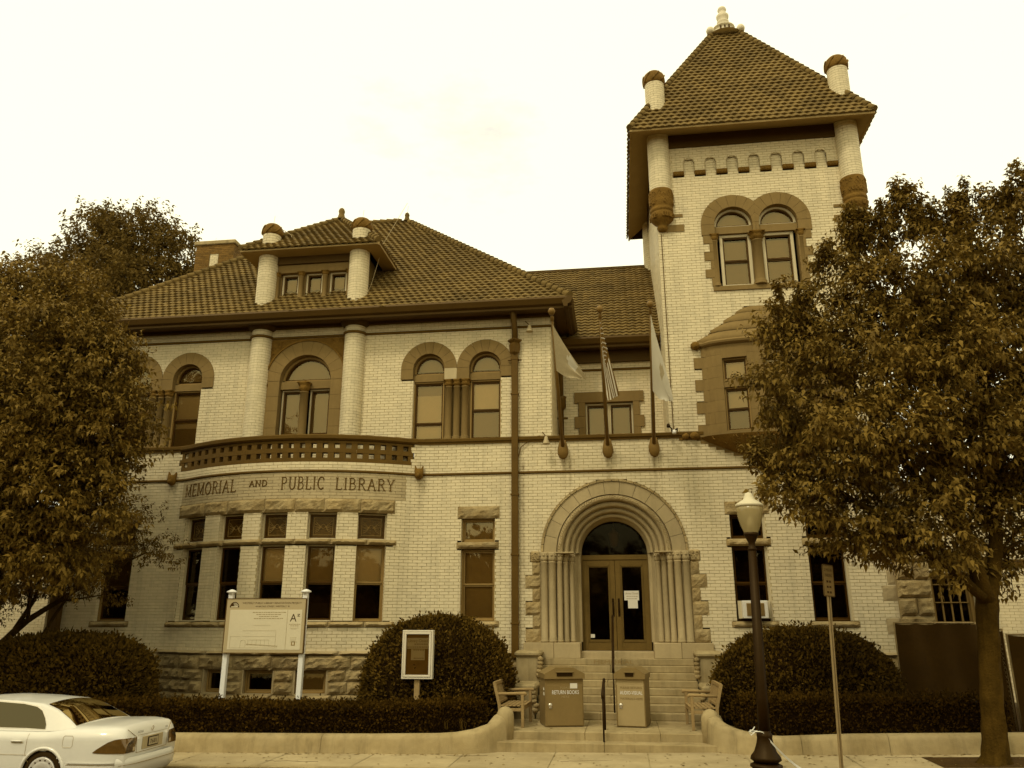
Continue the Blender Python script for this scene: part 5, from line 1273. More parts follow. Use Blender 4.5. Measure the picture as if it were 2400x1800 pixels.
bx = X0+.14; bar(bx, Z0+.11, bx+1.15, Z0+.11); bar(bx+.02, Z0+.36, bx+.25, Z0+.36); bar(bx+.3, Z0+.48, bx+1.1, Z0+.48); bar(bx+.55, Z0+.60, bx+.95, Z0+.60); bar(bx+.3, Z0+.36, bx+1.1, Z0+.36); bar(bx+.02, Z0+.11, bx+.02, Z0+.36); bar(bx+1.1, Z0+.11, bx+1.1, Z0+.48)
for k in range(6): bar(bx+.45+k*.1, Z0+.18, bx+.45+k*.1, Z0+.28); 
bar(bx+.45, Z0+.28, bx+.95, Z0+.28); dg.tube([(bx+.33+.06*math.cos(t), YY, Z0+.22+.06*math.sin(t)) for t in np.linspace(0, pi, 9)], .003, 4); bar(bx+.27, Z0+.11, bx+.27, Z0+.22); bar(bx+.39, Z0+.11, bx+.39, Z0+.22)
dg.build('faded_drawing', 'inkf', bo, so2)
rp = MB()
for k in range(24): rp.box(bx+.42+k*.031, bx+.428+k*.031, YY, YY+.002, Z0+.165-k*.0016, Z0+.19-k*.0016)
rp.tube([(bx+.41, YY, Z0+.192), (bx+1.17, YY, Z0+.15)], .003, 4); rp.build('drawn_ramp', 'inkm', bo, so2)
MB().box(-7.44, -7.35, YY, YY+.002, Z0+.16, Z0+.25).build('small_mark', 'inkm', bo, so2); MB().box(-7.415, -7.375, YY-.001, YY+.001, Z0+.18, Z0+.23).build('small_mark', 'board', bo, so2)

# ---- glazed notice case
no = (-4.38, 17.7, .1); nc = thing('notice_case', 'cream framed glass notice case on a wooden post before the round shrub', 'notice case', no)
X0, X1, Z0, Z1 = -4.72, -4.05, 1.20, 2.19
b = MB(); b.box(X0, X1, 17.66, 17.74, Z0, Z1, .006); cb_ = b.build('cabinet', 'alu', nc, no)
for a in ((X0, X1, Z1-.035, Z1), (X0, X1, Z0, Z0+.035), (X0, X0+.035, Z0+.035, Z1-.035), (X1-.035, X1, Z0+.035, Z1-.035)): MB().box(a[0], a[1], 17.60, 17.66, a[2], a[3], .006).build('outer_frame', 'alu', cb_, no)
for a in ((X0+.04, X1-.04, Z1-.085, Z1-.04), (X0+.04, X1-.04, Z0+.04, Z0+.085), (X0+.04, X0+.085, Z0+.085, Z1-.085), (X1-.085, X1-.04, Z0+.085, Z1-.085)): MB().box(a[0], a[1], 17.59, 17.655, a[2], a[3], .006).build('door_frame', 'alu', cb_, no)
MB().box(X0+.085, X1-.085, 17.648, 17.656, Z0+.085, Z1-.085).build('cork_board', 'cork', cb_, no)
pa = MB().box(X0+.09, X1-.09, 17.642, 17.646, 1.81, 2.03).build('notice_sheet', 'paper', cb_, no); pb = MB().box(X0+.19, X1-.18, 17.638, 17.641, 1.58, 1.80).build('notice_sheet', 'paper', cb_, no)
b = MB(); text_mb(b, 'Library Closed', .08, lambda x, y, d: (-4.385+x, 17.6405, 1.945+y), width=.43); b.build('lettering', 'inkm', cb_, no)
for xc, w_, z in ((-4.33, .27, 1.905), (-4.385, .48, 1.845), (-4.37, .22, 1.785), (-4.37, .2, 1.62)):
    b = MB(); x = xc-w_/2
    while x < xc+w_/2: l_ = random.uniform(.02, .05); b.box(x, x+l_, 17.635, 17.637, z-.008, z+.006); x += l_+.012
    b.build('small_print', 'inkm', cb_, no)
MB().quad((X0+.08, 17.62, Z0+.08), (X1-.08, 17.62, Z0+.08), (X1-.08, 17.62, Z1-.08), (X0+.08, 17.62, Z1-.08)).build('glass_pane', 'glass', cb_, no)
MB().box(-4.45, -4.33, 17.66, 17.76, .1, 1.20, .01).build('post', 'teak', nc, no)
# door notices
b = MB().box(AX+.22, AX+.60, 21.775, 21.779, 2.90, 3.14).build('paper_notice', 'paper'); tag(b, 'wide white Library Closed notice taped on the right door glass', 'notice')
t_ = MB(); text_mb(t_, 'Library Closed', .07, lambda x, y, d: (AX+.41+x, 21.772, 3.05+y), width=.34); t_.build('lettering', 'inkm', b)
for z in (3.0, 2.94):
    q_ = MB(); x = AX+.28
    while x < AX+.54: l_ = random.uniform(.02, .05); q_.box(x, x+l_, 21.772, 21.774, z-.006, z+.006); x += l_+.012
    q_.build('small_print', 'inkm', b)
b = MB().box(AX+.31, AX+.56, 21.772, 21.776, 2.70, 2.905).build('paper_notice', 'paper'); tag(b, 'smaller blank looking white sheet taped below the wide notice on the right door', 'notice')

# ---- window air conditioner
ao = (3.2, 20.95, 2.44); ac = thing('air_conditioner', 'white window air conditioner in the tall window behind the lamp post', 'air conditioner', ao)
MB().box(2.88, 3.48, 20.78, 21.2, 2.44, 2.86, .015).build('housing', 'acw', ac, ao)
MB().box(2.97, 3.39, 20.768, 20.79, 2.50, 2.80, .003).build('grille', 'inkm', ac, ao)
lv = MB()
for k in range(11): lv.box(2.98, 3.38, 20.758, 20.772, 2.51+k*.026, 2.518+k*.026)
lv.build('louvre', 'frameb', ac, ao, kind='stuff')
MB().box(2.80, 2.88, 21.0, 21.05, 2.44, 2.86).build('side_panel', 'frame', ac, ao); MB().box(3.48, 3.57, 21.0, 21.05, 2.44, 2.86).build('side_panel', 'frame', ac, ao)

# ---- small lights and cameras on the wall
def flood(x, y, z, label, dx=.12):
    o = thing('floodlight', label, 'floodlight', (x, y, z)); b = MB(); b.tube([(x, y, z+.25), (x, y-.15, z+.22), (x+dx, y-.22, z+.08)], .015, 5); b.build('bracket', 'pipe', o, (x, y, z))
    b = MB(); b.lathe((x+dx, y-.22, z-.12), [(.10, 0), (.09, .03), (.05, .14), (.04, .2), (0, .22)], 12); b.build('lamp_shade', 'boardb', o, (x, y, z)); return o
flood(-2.40, 20.97, 10.18, 'small cone floodlight under the eave beside the downpipe'); flood(-1.95, 20.9, 6.98, 'pale cone floodlight hanging on the belt course by the left flagpole', .1)
b = MB(); b.tube([(-2.03, 20.93, 7.15), (-2.25, 20.93, 7.10), (-2.55, 20.93, 6.85), (-2.62, 20.93, 6.6)], .012, 5); tag(b.build('loose_cable', 'letter'), 'loose dark cable running from the belt course floodlight to the downpipe', 'cable')
for x, lab in ((1.44, 'dark wall camera perched on the belt course near the tower corner'), (1.58, 'bright twin spotlight on the belt course right of the dark camera')):
    o = thing('security_camera' if x < 1.5 else 'spotlight', lab, 'camera' if x < 1.5 else 'spotlight', (x, 20.9, 7.15)); b = MB(); b.tube([(x, 20.9, 7.15), (x, 20.85, 7.22), (x-.08, 20.75, 7.26 if x < 1.5 else 7.14)], .018, 6); b.build('arm', 'metal', o, (x, 20.9, 7.15))
    b = MB(); b.lathe((x-.09, 20.72, 7.22 if x < 1.5 else 7.05), [(.05, 0), (.05, .05), (.03, .1), (0, .11)], 10); b.build('head', 'metal' if x < 1.5 else 'white', o, (x, 20.9, 7.15))

# ================================================================== flagpoles and flags
def flagpole(x, label, top):
    base = (x, 20.9, 6.62); o = thing('flagpole', label, 'flagpole', base, group='leaning flagpoles on the wall above the door'); P0_ = Vector((x, 20.85, 6.72)); P1 = Vector(top)
    b = MB(); b.lathe((0, 0, 0), [(.02, -.19), (.10, -.15), (.145, -.03), (.14, .08), (.11, .22), (.075, .32)], 16, ); b.v = [(x+q[0], 20.88+q[1]*.55-.05-(.02 if q[2] > 0 else 0), 6.66+q[2]) for q in b.v]; b.build('bracket', 'fpole', o, base)
    b = MB(); b.tube([P0_, P0_.lerp(P1, .5), P1], [.052, .045, .028], 10); b.build('pole', 'fpole', o, base)
    d = (P1-P0_).normalized(); b = MB(); b.tube([P1-d*.16, P1-d*.14, P1-d*.05, P1], [.03, .045, .045, .02], 8)
    b.lathe(tuple(P1+d*.09), [(0, -.095), (.06, -.075), (.095, 0), (.06, .075), (0, .095)], 14); b.build('ball_finial', 'fpole', o, base)
    b = MB(); c = P0_.lerp(P1, .09); b.tube([c+Vector((-.06, 0, 0)), c+Vector((.07, -.02, .05))], .02, 5); b.tube([c+Vector((-.06, -.05, .02)), P1-d*.15+Vector((-.04, -.03, 0))], .005, 4); b.build('cleat_and_halyard', 'trim', o, base)
    return P0_, P1
fpL = flagpole(-1.42, 'left leaning brown flagpole with ball top over the doorway', (-1.47, 18.45, 9.62)); fpM = flagpole(-.24, 'middle leaning brown flagpole carrying the striped flag', (-.29, 18.45, 9.62)); fpR = flagpole(.96, 'right leaning brown flagpole nearest the tower', (.93, 18.45, 9.68))
def flag(name, label, fp, t0, t1, tip_top, tip_bot, nu, nv, matf, mats, cat='flag', fold=.05, stars=False):
    """cloth hangs from the pole between t0 (top) and t1; fly corners given in the world"""
    A0 = fp[0].lerp(fp[1], t0); A1 = fp[0].lerp(fp[1], t1); B0 = Vector(tip_top); B1 = Vector(tip_bot); b = MB(); P = []
    for j in range(nv+1):
        for i in range(nu+1):
            u = i/nu; v = j/nv; p = A0.lerp(A1, v).lerp(B0.lerp(B1, v), u); sag = math.sin(pi*u)*.06
            p = p+Vector((math.sin(v*9+u*3)*fold*u*.5, -.06+math.cos(v*11+u*4)*fold*u, -sag)); P.append(tuple(p))
    k = b.pts(P)
    for j in range(nv):
        for i in range(nu):
            b.mi = matf((i+.5)/nu, (j+.5)/nv); b.sm = True; a = k+j*(nu+1)+i; b.face((a, a+1, a+nu+2, a+nu+1))
    base = tuple(A0); o = b.build(name, mats, None, (0, 0, 0)); tag(o, label, cat)
    return P
def usf(u, v):
    if u < .42 and v < 7/13: return 1
    return 1 if int(v*13) % 2 == 0 else 0
P = flag('striped_flag', 'stars and stripes flag hanging limp from the middle pole', fpM, .93, .62, (.10, 18.8, 7.58), (-.18, 18.95, 7.50), 30, 39, usf, ['cloth', 'clothd'])
us = bpy.data.objects['striped_flag']; stb = MB(); nu = 30
for r in range(9):
    for c in range(6 if r % 2 == 0 else 5):
        u = (.03+.065*c+(.032 if r % 2 else 0)); v = (r+.8)/9.6*7/13; i = int(u*nu); j = int(v*39)
        if i >= nu: continue
        p = Vector(P[j*(nu+1)+i])+Vector((0, -.012, 0)); e = .019
        q = []
        for m_ in range(10): a = pi/2+2*pi*m_/10; rr = e if m_ % 2 == 0 else e*.45; q.append((p.x+rr*math.cos(a), p.y, p.z+rr*math.sin(a)))
        stb.poly(q)
stb.build('star', 'cloth', us, kind='stuff')
flag('seal_flag', 'pale flag with a worn circular seal streaming right from the left pole', fpL, .93, .60, (-.66, 18.75, 8.02), (-.90, 18.8, 8.05), 16, 16, lambda u, v: 1 if ((u-.62)/.16)**2+((v-.25)/.22)**2 < 1 else 0, ['clothm', 'cloth'])
flag('white_flag', 'plain white flag with a small folded emblem on the right pole', fpR, .95, .42, (1.36, 18.75, 7.38), (1.20, 18.9, 7.45), 16, 16, lambda u, v: 1 if ((u-.55)/.10)**2+((v-.25)/.15)**2 < 1 else 0, ['cloth', 'clothm'], fold=.08)

# ================================================================== street lamp, parking sign, tape
lp_ = thing('street_lamp', 'black fluted lamp post with a frosted acorn globe on the sidewalk', 'street lamp', (2.15, 14.3, -.06), 0); lp_.rotation_euler = (0, R(1.0), 0)
b = MB(); b.lathe((0, 0, 0), [(.24, 0), (.24, .12), (.22, .14), (.22, .20), (.25, .22), (.25, .25), (.19, .28)], 28); b.build('foot', 'metal', lp_)
b = MB(); b.lathe((0, 0, .28), [(.17, 0), (.235, .05), (.225, .09), (.17, .16), (.13, .28), (.115, .36), (.12, .39), (.12, .42), (.10, .44), (.10, .47)], 36, flute=.035, nf=18); b.build('base', 'metal', lp_)
b = MB(); b.lathe((0, 0, .74), [(.092, 0), (.085, .5), (.066, 2.86)], 24, flute=.06, nf=12); b.lathe((0, 0, 3.58), [(.07, 0), (.075, .03), (.06, .05), (.055, .13), (.09, .20), (.11, .24), (.11, .27), (.07, .30)], 20); b.build('post', 'metal', lp_)
b = MB(); b.lathe((0, 0, 3.86), [(.11, 0), (.12, .03), (.165, .14), (.205, .28), (.222, .40), (.222, .47)], 28); b.build('globe', 'globe', lp_)
b = MB(); b.lathe((0, 0, 4.32), [(.230, 0), (.235, .04), (.220, .05), (.15, .10), (.10, .13), (.075, .19), (.06, .23), (.02, .25), (0, .26)], 28); b.build('globe_cap', 'board', lp_)
b = MB(); b.lathe((0, 0, 3.83), [(.12, 0), (.125, .02), (.12, .05), (.10, .06)], 20); b.build('collar', 'metal', lp_)
b = MB(); b.lathe((0, 0, 3.95), [(0, 0), (.05, .02), (.06, .12), (.03, .2), (0, .22)], 12); b.build('bulb', 'white', lp_)
pk = thing('parking_sign', 'small two hour parking sign on a thin steel post near the kerb', 'sign', (3.42, 14.8, .06)); pk.rotation_euler = (0, R(3.1), R(40))
b = MB(); b.prism([(-.035, 0, 0), (-.035, .02, 0), (-.015, .02, 0), (-.01, .05, 0), (.01, .05, 0), (.015, .02, 0), (.035, .02, 0), (.035, 0, 0), (.02, 0, 0), (.012, .035, 0), (-.012, .035, 0), (-.02, 0, 0)], (0, 0, 3.25)); b.build('post', 'pole', pk)
def rr_(x0, x1, z0, z1, r, y): 
    P = []
    for cx, cz, a0 in ((x1-r, z1-r, 0), (x0+r, z1-r, 90), (x0+r, z0+r, 180), (x1-r, z0+r, 270)):
        for k in range(5): a = R(a0+22.5*k); P.append((cx+r*math.cos(a), y, cz+r*math.sin(a)))
    return P
MB().prism(rr_(-.15, .15, 2.72, 3.26, .03, -.006), (0, .004, 0)).build('plate', 'brown', pk)
bd_ = MB(); 
for a, b_ in zip(rr_(-.14, .14, 2.73, 3.25, .03, -.008), rr_(-.14, .14, 2.73, 3.25, .03, -.008)[1:]+rr_(-.14, .14, 2.73, 3.25, .03, -.008)[:1]): bd_.tube([a, b_], .005, 4)
bd_.build('border', 'ink', pk)
for t, z, w_, m_ in (('2 HOUR', 3.145, .21, 'ink'), ('PARKING', 3.055, .18, 'ink')):
    b = MB(); text_mb(b, t, .075, lambda x, y, d: (x, -.0085, z+y), width=w_); b.build('lettering', m_, pk)
for z in (2.97, 2.88, 2.79):
    b = MB(); b.box(-.06, -.012, -.0085, -.006, z-.015, z+.02); b.box(.012, .06, -.0085, -.006, z-.015, z+.02); b.build('small_print', 'ink', pk)
tp = MB(); P = []
for i in range(15):
    t = i/14; x = 2.13+.84*t; z = .66-.66*t-.10*math.sin(pi*t); y = 14.2-.02*t; tw_ = math.sin(t*5)*.35
    P.append([(x-.005, y-.02*tw_, z+.026), (x+.01, y+.02*tw_, z-.026)])
tp.grid([p[0] for p in P]+[p[1] for p in P], 15, 2)
tp.tube([(2.13+.11*math.cos(a)-.08, 14.28+.11*math.sin(a), .68+.01*math.sin(3*a)) for a in np.linspace(0, 2*pi, 15)], .009, 5)
tp.tube([(2.0, 14.18, .68), (1.93, 14.12, .64), (1.90, 14.12, .69), (1.97, 14.15, .72), (2.0, 14.16, .76)], .008, 5)
tp.box(2.95, 3.06, 14.12, 14.22, .05, .075)
tag(tp.build('warning_tape', 'tape'), 'strip of white warning tape tied round the lamp post and trailing to the sidewalk', 'tape')
MB_ = MB(); MB_.grid([(5.0, 14.85, gz(5)+.006), (7.4, 14.85, gz(7.4)+.006), (5.0, 15.9, gz(5)+.006), (7.4, 15.9, gz(7.4)+.006)], 2, 2); MB_.build('tree_pit', 'soil', kind='structure')

# ---- construction fence with dark cloth
def fence(label, P, Q, zb, zt, n, fold=.02):
    o = thing('screened_fence', label, 'fence', (P[0], P[1], zb), group='chain link fence panels wrapped in dark cloth'); off = (P[0], P[1], zb); L_ = math.hypot(Q[0]-P[0], Q[1]-P[1]); b = MB(); G_ = []; m_ = 24
    for j in range(9):
        for i in range(m_+1):
            u = i/m_; w_ = j/8; f = fold*math.sin(u*17+w_*2)+fold*.7*math.sin(u*7+w_*5); nx, ny = -(Q[1]-P[1])/L_, (Q[0]-P[0])/L_
            G_.append((P[0]+(Q[0]-P[0])*u+nx*f, P[1]+(Q[1]-P[1])*u+ny*f, zb+(zt-zb)*w_-(.03*abs(math.sin(u*12)) if j == 8 else 0)))
    b.grid(G_, m_+1, 9, True); b.build('cloth', 'screen', o, off)
    for k in range(n+1): x = P[0]+(Q[0]-P[0])*k/n; y = P[1]+(Q[1]-P[1])*k/n+.05; MB().tube([(x, y, zb-.1), (x, y, zt+.03)], .024, 7).build('post', 'pole', o, off)
    MB().tube([(P[0], P[1]+.05, zt+.01), (Q[0], Q[1]+.05, zt+.01)], .018, 6).build('top_rail', 'pole', o, off)
    mesh_ = MB(); hh = zt-zb; k = 0
    while k*.09 < L_+hh:
        for sg_ in (1, -1):
            a = k*.09-hh; u0 = max(a, 0); u1 = min(a+hh, L_)
            if u1 > u0:
                z0_, z1_ = (zb+(u0-a), zb+(u1-a)) if sg_ > 0 else (zt-(u0-a), zt-(u1-a)); f0, f1 = u0/L_, u1/L_
                mesh_.tube([(P[0]+(Q[0]-P[0])*f0, P[1]+(Q[1]-P[1])*f0+.04, z0_), (P[0]+(Q[0]-P[0])*f1, P[1]+(Q[1]-P[1])*f1+.04, z1_)], .004, 3, False)
        k += 1
    mesh_.build('wire_mesh', 'pole', o, off, kind='stuff'); return o
fence('dark cloth fence panel left of the tree trunk, in front of the stone pier', (5.80, 19.0), (7.55, 19.3), .25, 2.33, 2)
fence('dark cloth fence panel at the right edge behind the tree trunk', (7.70, 18.2), (11.2, 17.6), .25, 2.10, 3)
fence('narrow bare edge of fence turned inwards between the two dark panels', (7.52, 18.7), (7.66, 18.3), .2, 2.2, 1)

# ================================================================== vegetation
def leaves(name, lobes, dens, size, parent, m, per=9, tl=.34, up=.45, droop=.45, wr=.5, inner=.30, seed=1, rs=.90, ck=8, cs=1.0):
    g = np.random.default_rng(seed); C_ = []; D_ = []
    for (x, y, z, r) in lobes:
        r = r*rs; n = max(5, int(4*pi*r*r*dens)); K = max(1, int(n/ck)); cd = g.normal(size=(K, 3)); cd /= np.linalg.norm(cd, axis=1)[:, None]; ci = g.integers(0, K, n); cr_k = (.62+.46*g.random(K))*r
        spread = min(.17*cs, r*.4); d = cd[ci]; pos = d*cr_k[ci][:, None]+g.normal(size=(n, 3))*spread*np.array([1, 1, .6])
        inn = g.random(n) < inner; pos[inn] = g.normal(size=(inn.sum(), 3))*r*.38
        pos[:, 2] *= .92; C_.append(pos+np.array([x, y, z])); t = d*1.1+np.array([0, 0, up])+g.normal(size=(n, 3))*.30; D_.append(t/np.linalg.norm(t, axis=1)[:, None])
    C_ = np.concatenate(C_); D_ = np.concatenate(D_); n = len(C_)
    P_ = np.repeat(C_, per, 0); T_ = np.repeat(D_, per, 0); k = np.tile(np.arange(per), n); s = (k+.5)/per
    L_ = tl*(g.random(n)*.7+.6); P_ = P_+T_*(s*np.repeat(L_, per))[:, None]
    ph = k*2.4+np.repeat(g.random(n)*6.28, per); a = np.cross(T_, [0.31, .2, .93]); a /= np.linalg.norm(a, axis=1)[:, None]; b = np.cross(T_, a)
    lat = a*np.cos(ph)[:, None]+b*np.sin(ph)[:, None]; ld = T_*.45+lat*.9-np.array([0, 0, droop])+g.normal(size=P_.shape)*.25; ld /= np.linalg.norm(ld, axis=1)[:, None]
    sd_ = np.cross(ld, np.array([0, 0, 1.])+g.normal(size=P_.shape)*.45); sd_ /= np.linalg.norm(sd_, axis=1)[:, None]; nr = np.cross(sd_, ld)
    nr *= np.sign(nr[:, 2:3]+1e-6)
    sz = (size*(.65+.6*g.random(len(P_))))[:, None]; base = P_; mid = P_+ld*sz*.5-nr*sz*.0; lf_ = P_+ld*sz*.42+sd_*sz*wr*.5+nr*sz*.10; rt = P_+ld*sz*.42-sd_*sz*wr*.5+nr*sz*.10; tip = P_+ld*sz-nr*sz*.22+np.array([0, 0, -1.])*sz*.08
    V = np.stack([base, lf_, tip, rt, mid], 1).reshape(-1, 3); i = np.arange(len(P_))*5
    F = np.concatenate([np.c_[i, i+4, i+1], np.c_[i+1, i+4, i+2], np.c_[i+2, i+4, i+3], np.c_[i+3, i+4, i]])
    px, py, pz = parent.location; V = V-np.array([px, py, pz]); return npmesh(name, V, F, m, parent, 'stuff')
def limb(parent, nm, P, r, m='bark', n=9):
    P = [Vector(p) for p in P]; Q = []; rr = []
    if nm == 'trunk':      # ridged bark and root flare
        b = MB(); G_ = []; nn = 40; H_ = [P[0].lerp(P[-1], 0)]; ks = []
        for i in range(len(P)-1):
            m_ = max(2, int((P[i+1]-P[i]).length/.05)) if r[0] < .5 else 3
            for k in range(m_): ks.append((P[i].lerp(P[i+1], k/m_), r[i]+(r[i+1]-r[i])*k/m_))
        ks.append((P[-1], r[-1]))
        for p, q in ks:
            h = p.z-P[0].z
            for k in range(nn):
                a = 2*pi*k/nn; fl_ = 1+.35*math.exp(-max(0, h-.05)*9)*max(0, math.cos(a*4+1))**1.5; rd = .085*abs(mnoise.noise(Vector((math.cos(a)*5, math.sin(a)*5, p.z*1.3))))+.05*mnoise.noise(Vector((math.cos(a)*12, math.sin(a)*12, p.z*5)))
                rad = q*(1-.12+rd*2.2)*fl_; G_.append((p.x+rad*math.cos(a), p.y+rad*math.sin(a), p.z))
        k0 = b.pts(G_)
        for i in range(len(ks)-1):
            for k in range(nn): a_, c_ = k0+i*nn+k, k0+i*nn+(k+1) % nn; b.sm = True; b.face((a_, c_, c_+nn, a_+nn))
        return b.build(nm, m, parent, tuple(parent.location))
    for i in range(len(P)-1):
        for k in range(4): t = k/4; q = P[i].lerp(P[i+1], t); j = .009*r[0]/.1; Q.append(q+Vector((random.uniform(-j, j), random.uniform(-j, j), 0))); rr.append((r[i]+(r[i+1]-r[i])*t)*random.uniform(.95, 1.05))
    Q.append(P[-1]); rr.append(r[-1]); b = MB(); b.tube(Q, rr, n); return b.build(nm, m, parent, tuple(parent.location))
def branch_to(parent, forks, lobes, r0=.035):
    for (x, y, z, r) in lobes:
        t = Vector((x, y, z)); c = min(forks, key=lambda f: (Vector(f)-t).length+max(0, f[2]-z)*2); c = Vector(c); mid = c.lerp(t, .5)+Vector((random.uniform(-.15, .15), random.uniform(-.15, .15), .12)); limb(parent, 'branch', [c, mid, t], [r0, r0*.6, r0*.3], n=6)
        for k in range(5):
            d = Vector((random.gauss(0, 1), random.gauss(0, 1), random.gauss(.4, 1))).normalized(); limb(parent, 'branch', [t.lerp(mid, random.random()*.5), t+d*r*.9], [r0*.3, .005], n=5)
RT = [(3.05, 15.1, 4.73, 0.5), (2.7, 15.3, 5.08, 0.38), (3.61, 14.9, 4.36, 0.71), (4.62, 15.2, 4.22, 0.79), (5.39, 14.8, 3.99, 0.83), (6.64, 15.6, 4.15, 0.86), (7.43, 15.4, 4.28, 0.83), (3.42, 15.6, 5.88, 0.64), (3.12, 15.0, 6.55, 0.58), (3.82, 14.6, 5.46, 0.86), (4.77, 14.4, 5.39, 0.98), (6.02, 14.7, 5.42, 0.98), (7.32, 15.2, 5.49, 0.91), (3.44, 15.7, 7.7, 0.57), (3.36, 15.4, 8.38, 0.42), (4.12, 15.5, 7.03, 0.93), (4.85, 14.8, 6.96, 0.96), (5.9, 14.6, 6.94, 1.0), (7.28, 15.1, 6.95, 1.02), (4.11, 15.6, 8.42, 0.75), (5.03, 15.3, 8.64, 0.85), (5.94, 15.0, 8.55, 0.91), (7.12, 15.2, 8.67, 0.89), (8.22, 15.6, 8.78, 0.83), (4.46, 15.5, 9.36, 0.4), (4.9, 15.4, 9.9, 0.33), (5.46, 15.7, 9.81, 0.53), (5.97, 15.5, 10.08, 0.44), (6.43, 15.2, 9.69, 0.5), (7.22, 15.6, 9.95, 0.47), (7.84, 15.4, 10.0, 0.58), (8.17, 15.4, 10.49, 0.38), (5.95, 15.4, 10.5, 0.25), (7.02, 15.4, 10.32, 0.24), (5.0, 15.4, 10.41, 0.2), (3.98, 15.1, 3.64, 0.42), (4.92, 15.7, 3.52, 0.48), (5.6, 15.2, 3.39, 0.46), (6.85, 15.7, 3.26, 0.46), (7.07, 16.6, 5.35, 1.01), (5.61, 16.6, 5.38, 1.03), (6.72, 16.7, 6.8, 1.14), (8.6, 15.6, 7.3, 1.2), (8.7, 15.5, 5.6, 1.2), (8.3, 15.4, 4.3, .9), (9.3, 15.8, 8.7, 1.1), (7.9, 16.7, 6.2, 1.1), (7.1, 16.5, 7.9, 1.1), (6.2, 16.5, 8.5, .9), (7.9, 16.4, 9.0, .8), (5.6, 16.3, 7.4, .9)]  # lobes past the right edge of view are added to shade the wall
LT = [(-14.26, 16.6, 10.06, 1.07), (-13.54, 16.8, 10.1, 0.88), (-12.42, 16.6, 9.35, 0.79), (-11.61, 16.5, 8.8, 0.65), (-13.48, 16.0, 8.37, 1.53), (-12.22, 16.3, 7.96, 1.28), (-11.52, 16.8, 8.09, 0.71), (-11.16, 16.7, 8.5, 0.41), (-13.02, 15.8, 6.76, 1.46), (-11.95, 16.1, 6.47, 1.34), (-11.21, 16.6, 6.9, 0.8), (-10.61, 16.4, 7.15, 0.45), (-12.9, 16.0, 5.33, 1.44), (-11.87, 16.3, 5.15, 1.22), (-11.2, 16.7, 5.62, 0.73), (-10.93, 16.7, 6.09, 0.57), (-12.98, 16.4, 4.06, 1.23), (-12.06, 16.7, 3.97, 1.0), (-15.63, 16.6, 9.39, 1.51), (-15.37, 16.6, 7.61, 1.71), (-14.89, 16.6, 5.91, 1.65), (-14.55, 16.6, 4.31, 1.38), (-11.1, 16.4, 4.74, 0.66), (-15.07, 16.8, 10.4, 0.6), (-15.03, 17.6, 6.1, 1.49), (-14.01, 17.8, 7.89, 1.52), (-16.8, 16.4, 8.3, 1.7), (-17.3, 16.4, 6.2, 1.8), (-16.9, 16.2, 4.3, 1.5), (-15.2, 15.4, 7.0, 1.5), (-15.4, 15.3, 5.0, 1.3)]  # the end of the list is extra foliage added to block light at left
ST = [(-12.23, 18.9, 4.75, 0.65), (-11.77, 19.1, 4.18, 0.49), (-11.35, 19.0, 3.81, 0.3), (-12.65, 18.7, 4.27, 0.68), (-13.36, 19.1, 3.86, 0.63), (-13.89, 18.9, 4.08, 0.76), (-14.92, 19.0, 3.75, 0.76), (-12.67, 18.9, 3.5, 0.44), (-13.29, 18.8, 3.16, 0.37), (-15.42, 18.9, 3.41, 0.58), (-12.46, 19.0, 2.95, 0.27), (-13.2, 18.9, 2.95, 0.31), (-14.35, 19.2, 3.3, 0.51)]
FT = [(-31.0, 42, 25.33, 2.67), (-33.8, 43, 24.7, 2.42), (-28.0, 42, 23.87, 2.14), (-34.39, 42, 23.0, 2.21), (-26.62, 43, 22.98, 1.69), (-29.06, 40, 21.21, 3.21), (-28.41, 42, 20.21, 2.71), (-32.08, 42, 20.4, 2.76), (-25.81, 42, 20.97, 1.79), (-36.94, 44, 25.37, 1.52), (-29.93, 42, 26.54, 1.58), (-32.49, 42, 26.72, 1.61), (-28.62, 43, 26.32, 1.27), (-25.48, 42, 23.09, 1.06), (-38.9, 45, 24.6, 1.37), (-26.22, 44, 22.77, 0.94), (-34, 42, 17, 3.0), (-29, 42, 16.5, 3.0), (-38, 44, 21, 2.6)]
t = thing('pear_tree', 'leafy street tree with bare forked trunk in front of the tower, at the right', 'tree', (5.93, 15.25, gz(5.9)))
limb(t, 'trunk', [(5.93, 15.25, .05), (5.95, 15.25, .25), (5.99, 15.25, .6), (6.08, 15.25, 1.6), (6.20, 15.25, 2.6), (6.22, 15.25, 2.95)], [.27, .225, .195, .18, .185, .17], n=16)
F_ = []
for P, r in (([(6.18, 15.2, 2.7), (5.95, 15.0, 3.6), (5.75, 14.9, 4.9), (5.6, 14.9, 6.6), (5.5, 15, 8.6)], [.15, .12, .10, .07, .03]), ([(6.24, 15.3, 2.7), (6.55, 15.4, 3.5), (6.75, 15.5, 4.9), (6.95, 15.5, 6.8), (7.1, 15.4, 9.0)], [.15, .12, .10, .07, .03]), ([(6.1, 15.1, 2.75), (5.5, 14.9, 3.3), (4.7, 14.9, 4.0), (3.8, 15.0, 4.7), (3.0, 15.1, 5.0)], [.09, .07, .055, .04, .02]), ([(5.9, 15, 3.8), (5.2, 15.1, 5.0), (4.6, 15.2, 6.2), (4.2, 15.3, 7.6), (3.9, 15.4, 8.5)], [.09, .07, .055, .04, .02]), ([(6.7, 15.5, 4.2), (7.5, 15.4, 5.5), (8.0, 15.4, 7.2), (8.1, 15.4, 9.4)], [.08, .06, .045, .02])):
    limb(t, 'limb', P, r); F_ += P[1:]
RT = [(x, y, z-(.35 if (z > 8.2 and x < 5.2) else .12 if z > 9 else 0), r*(.85 if (z > 8.2 and x < 5.2) else 1)) for x, y, z, r in RT]
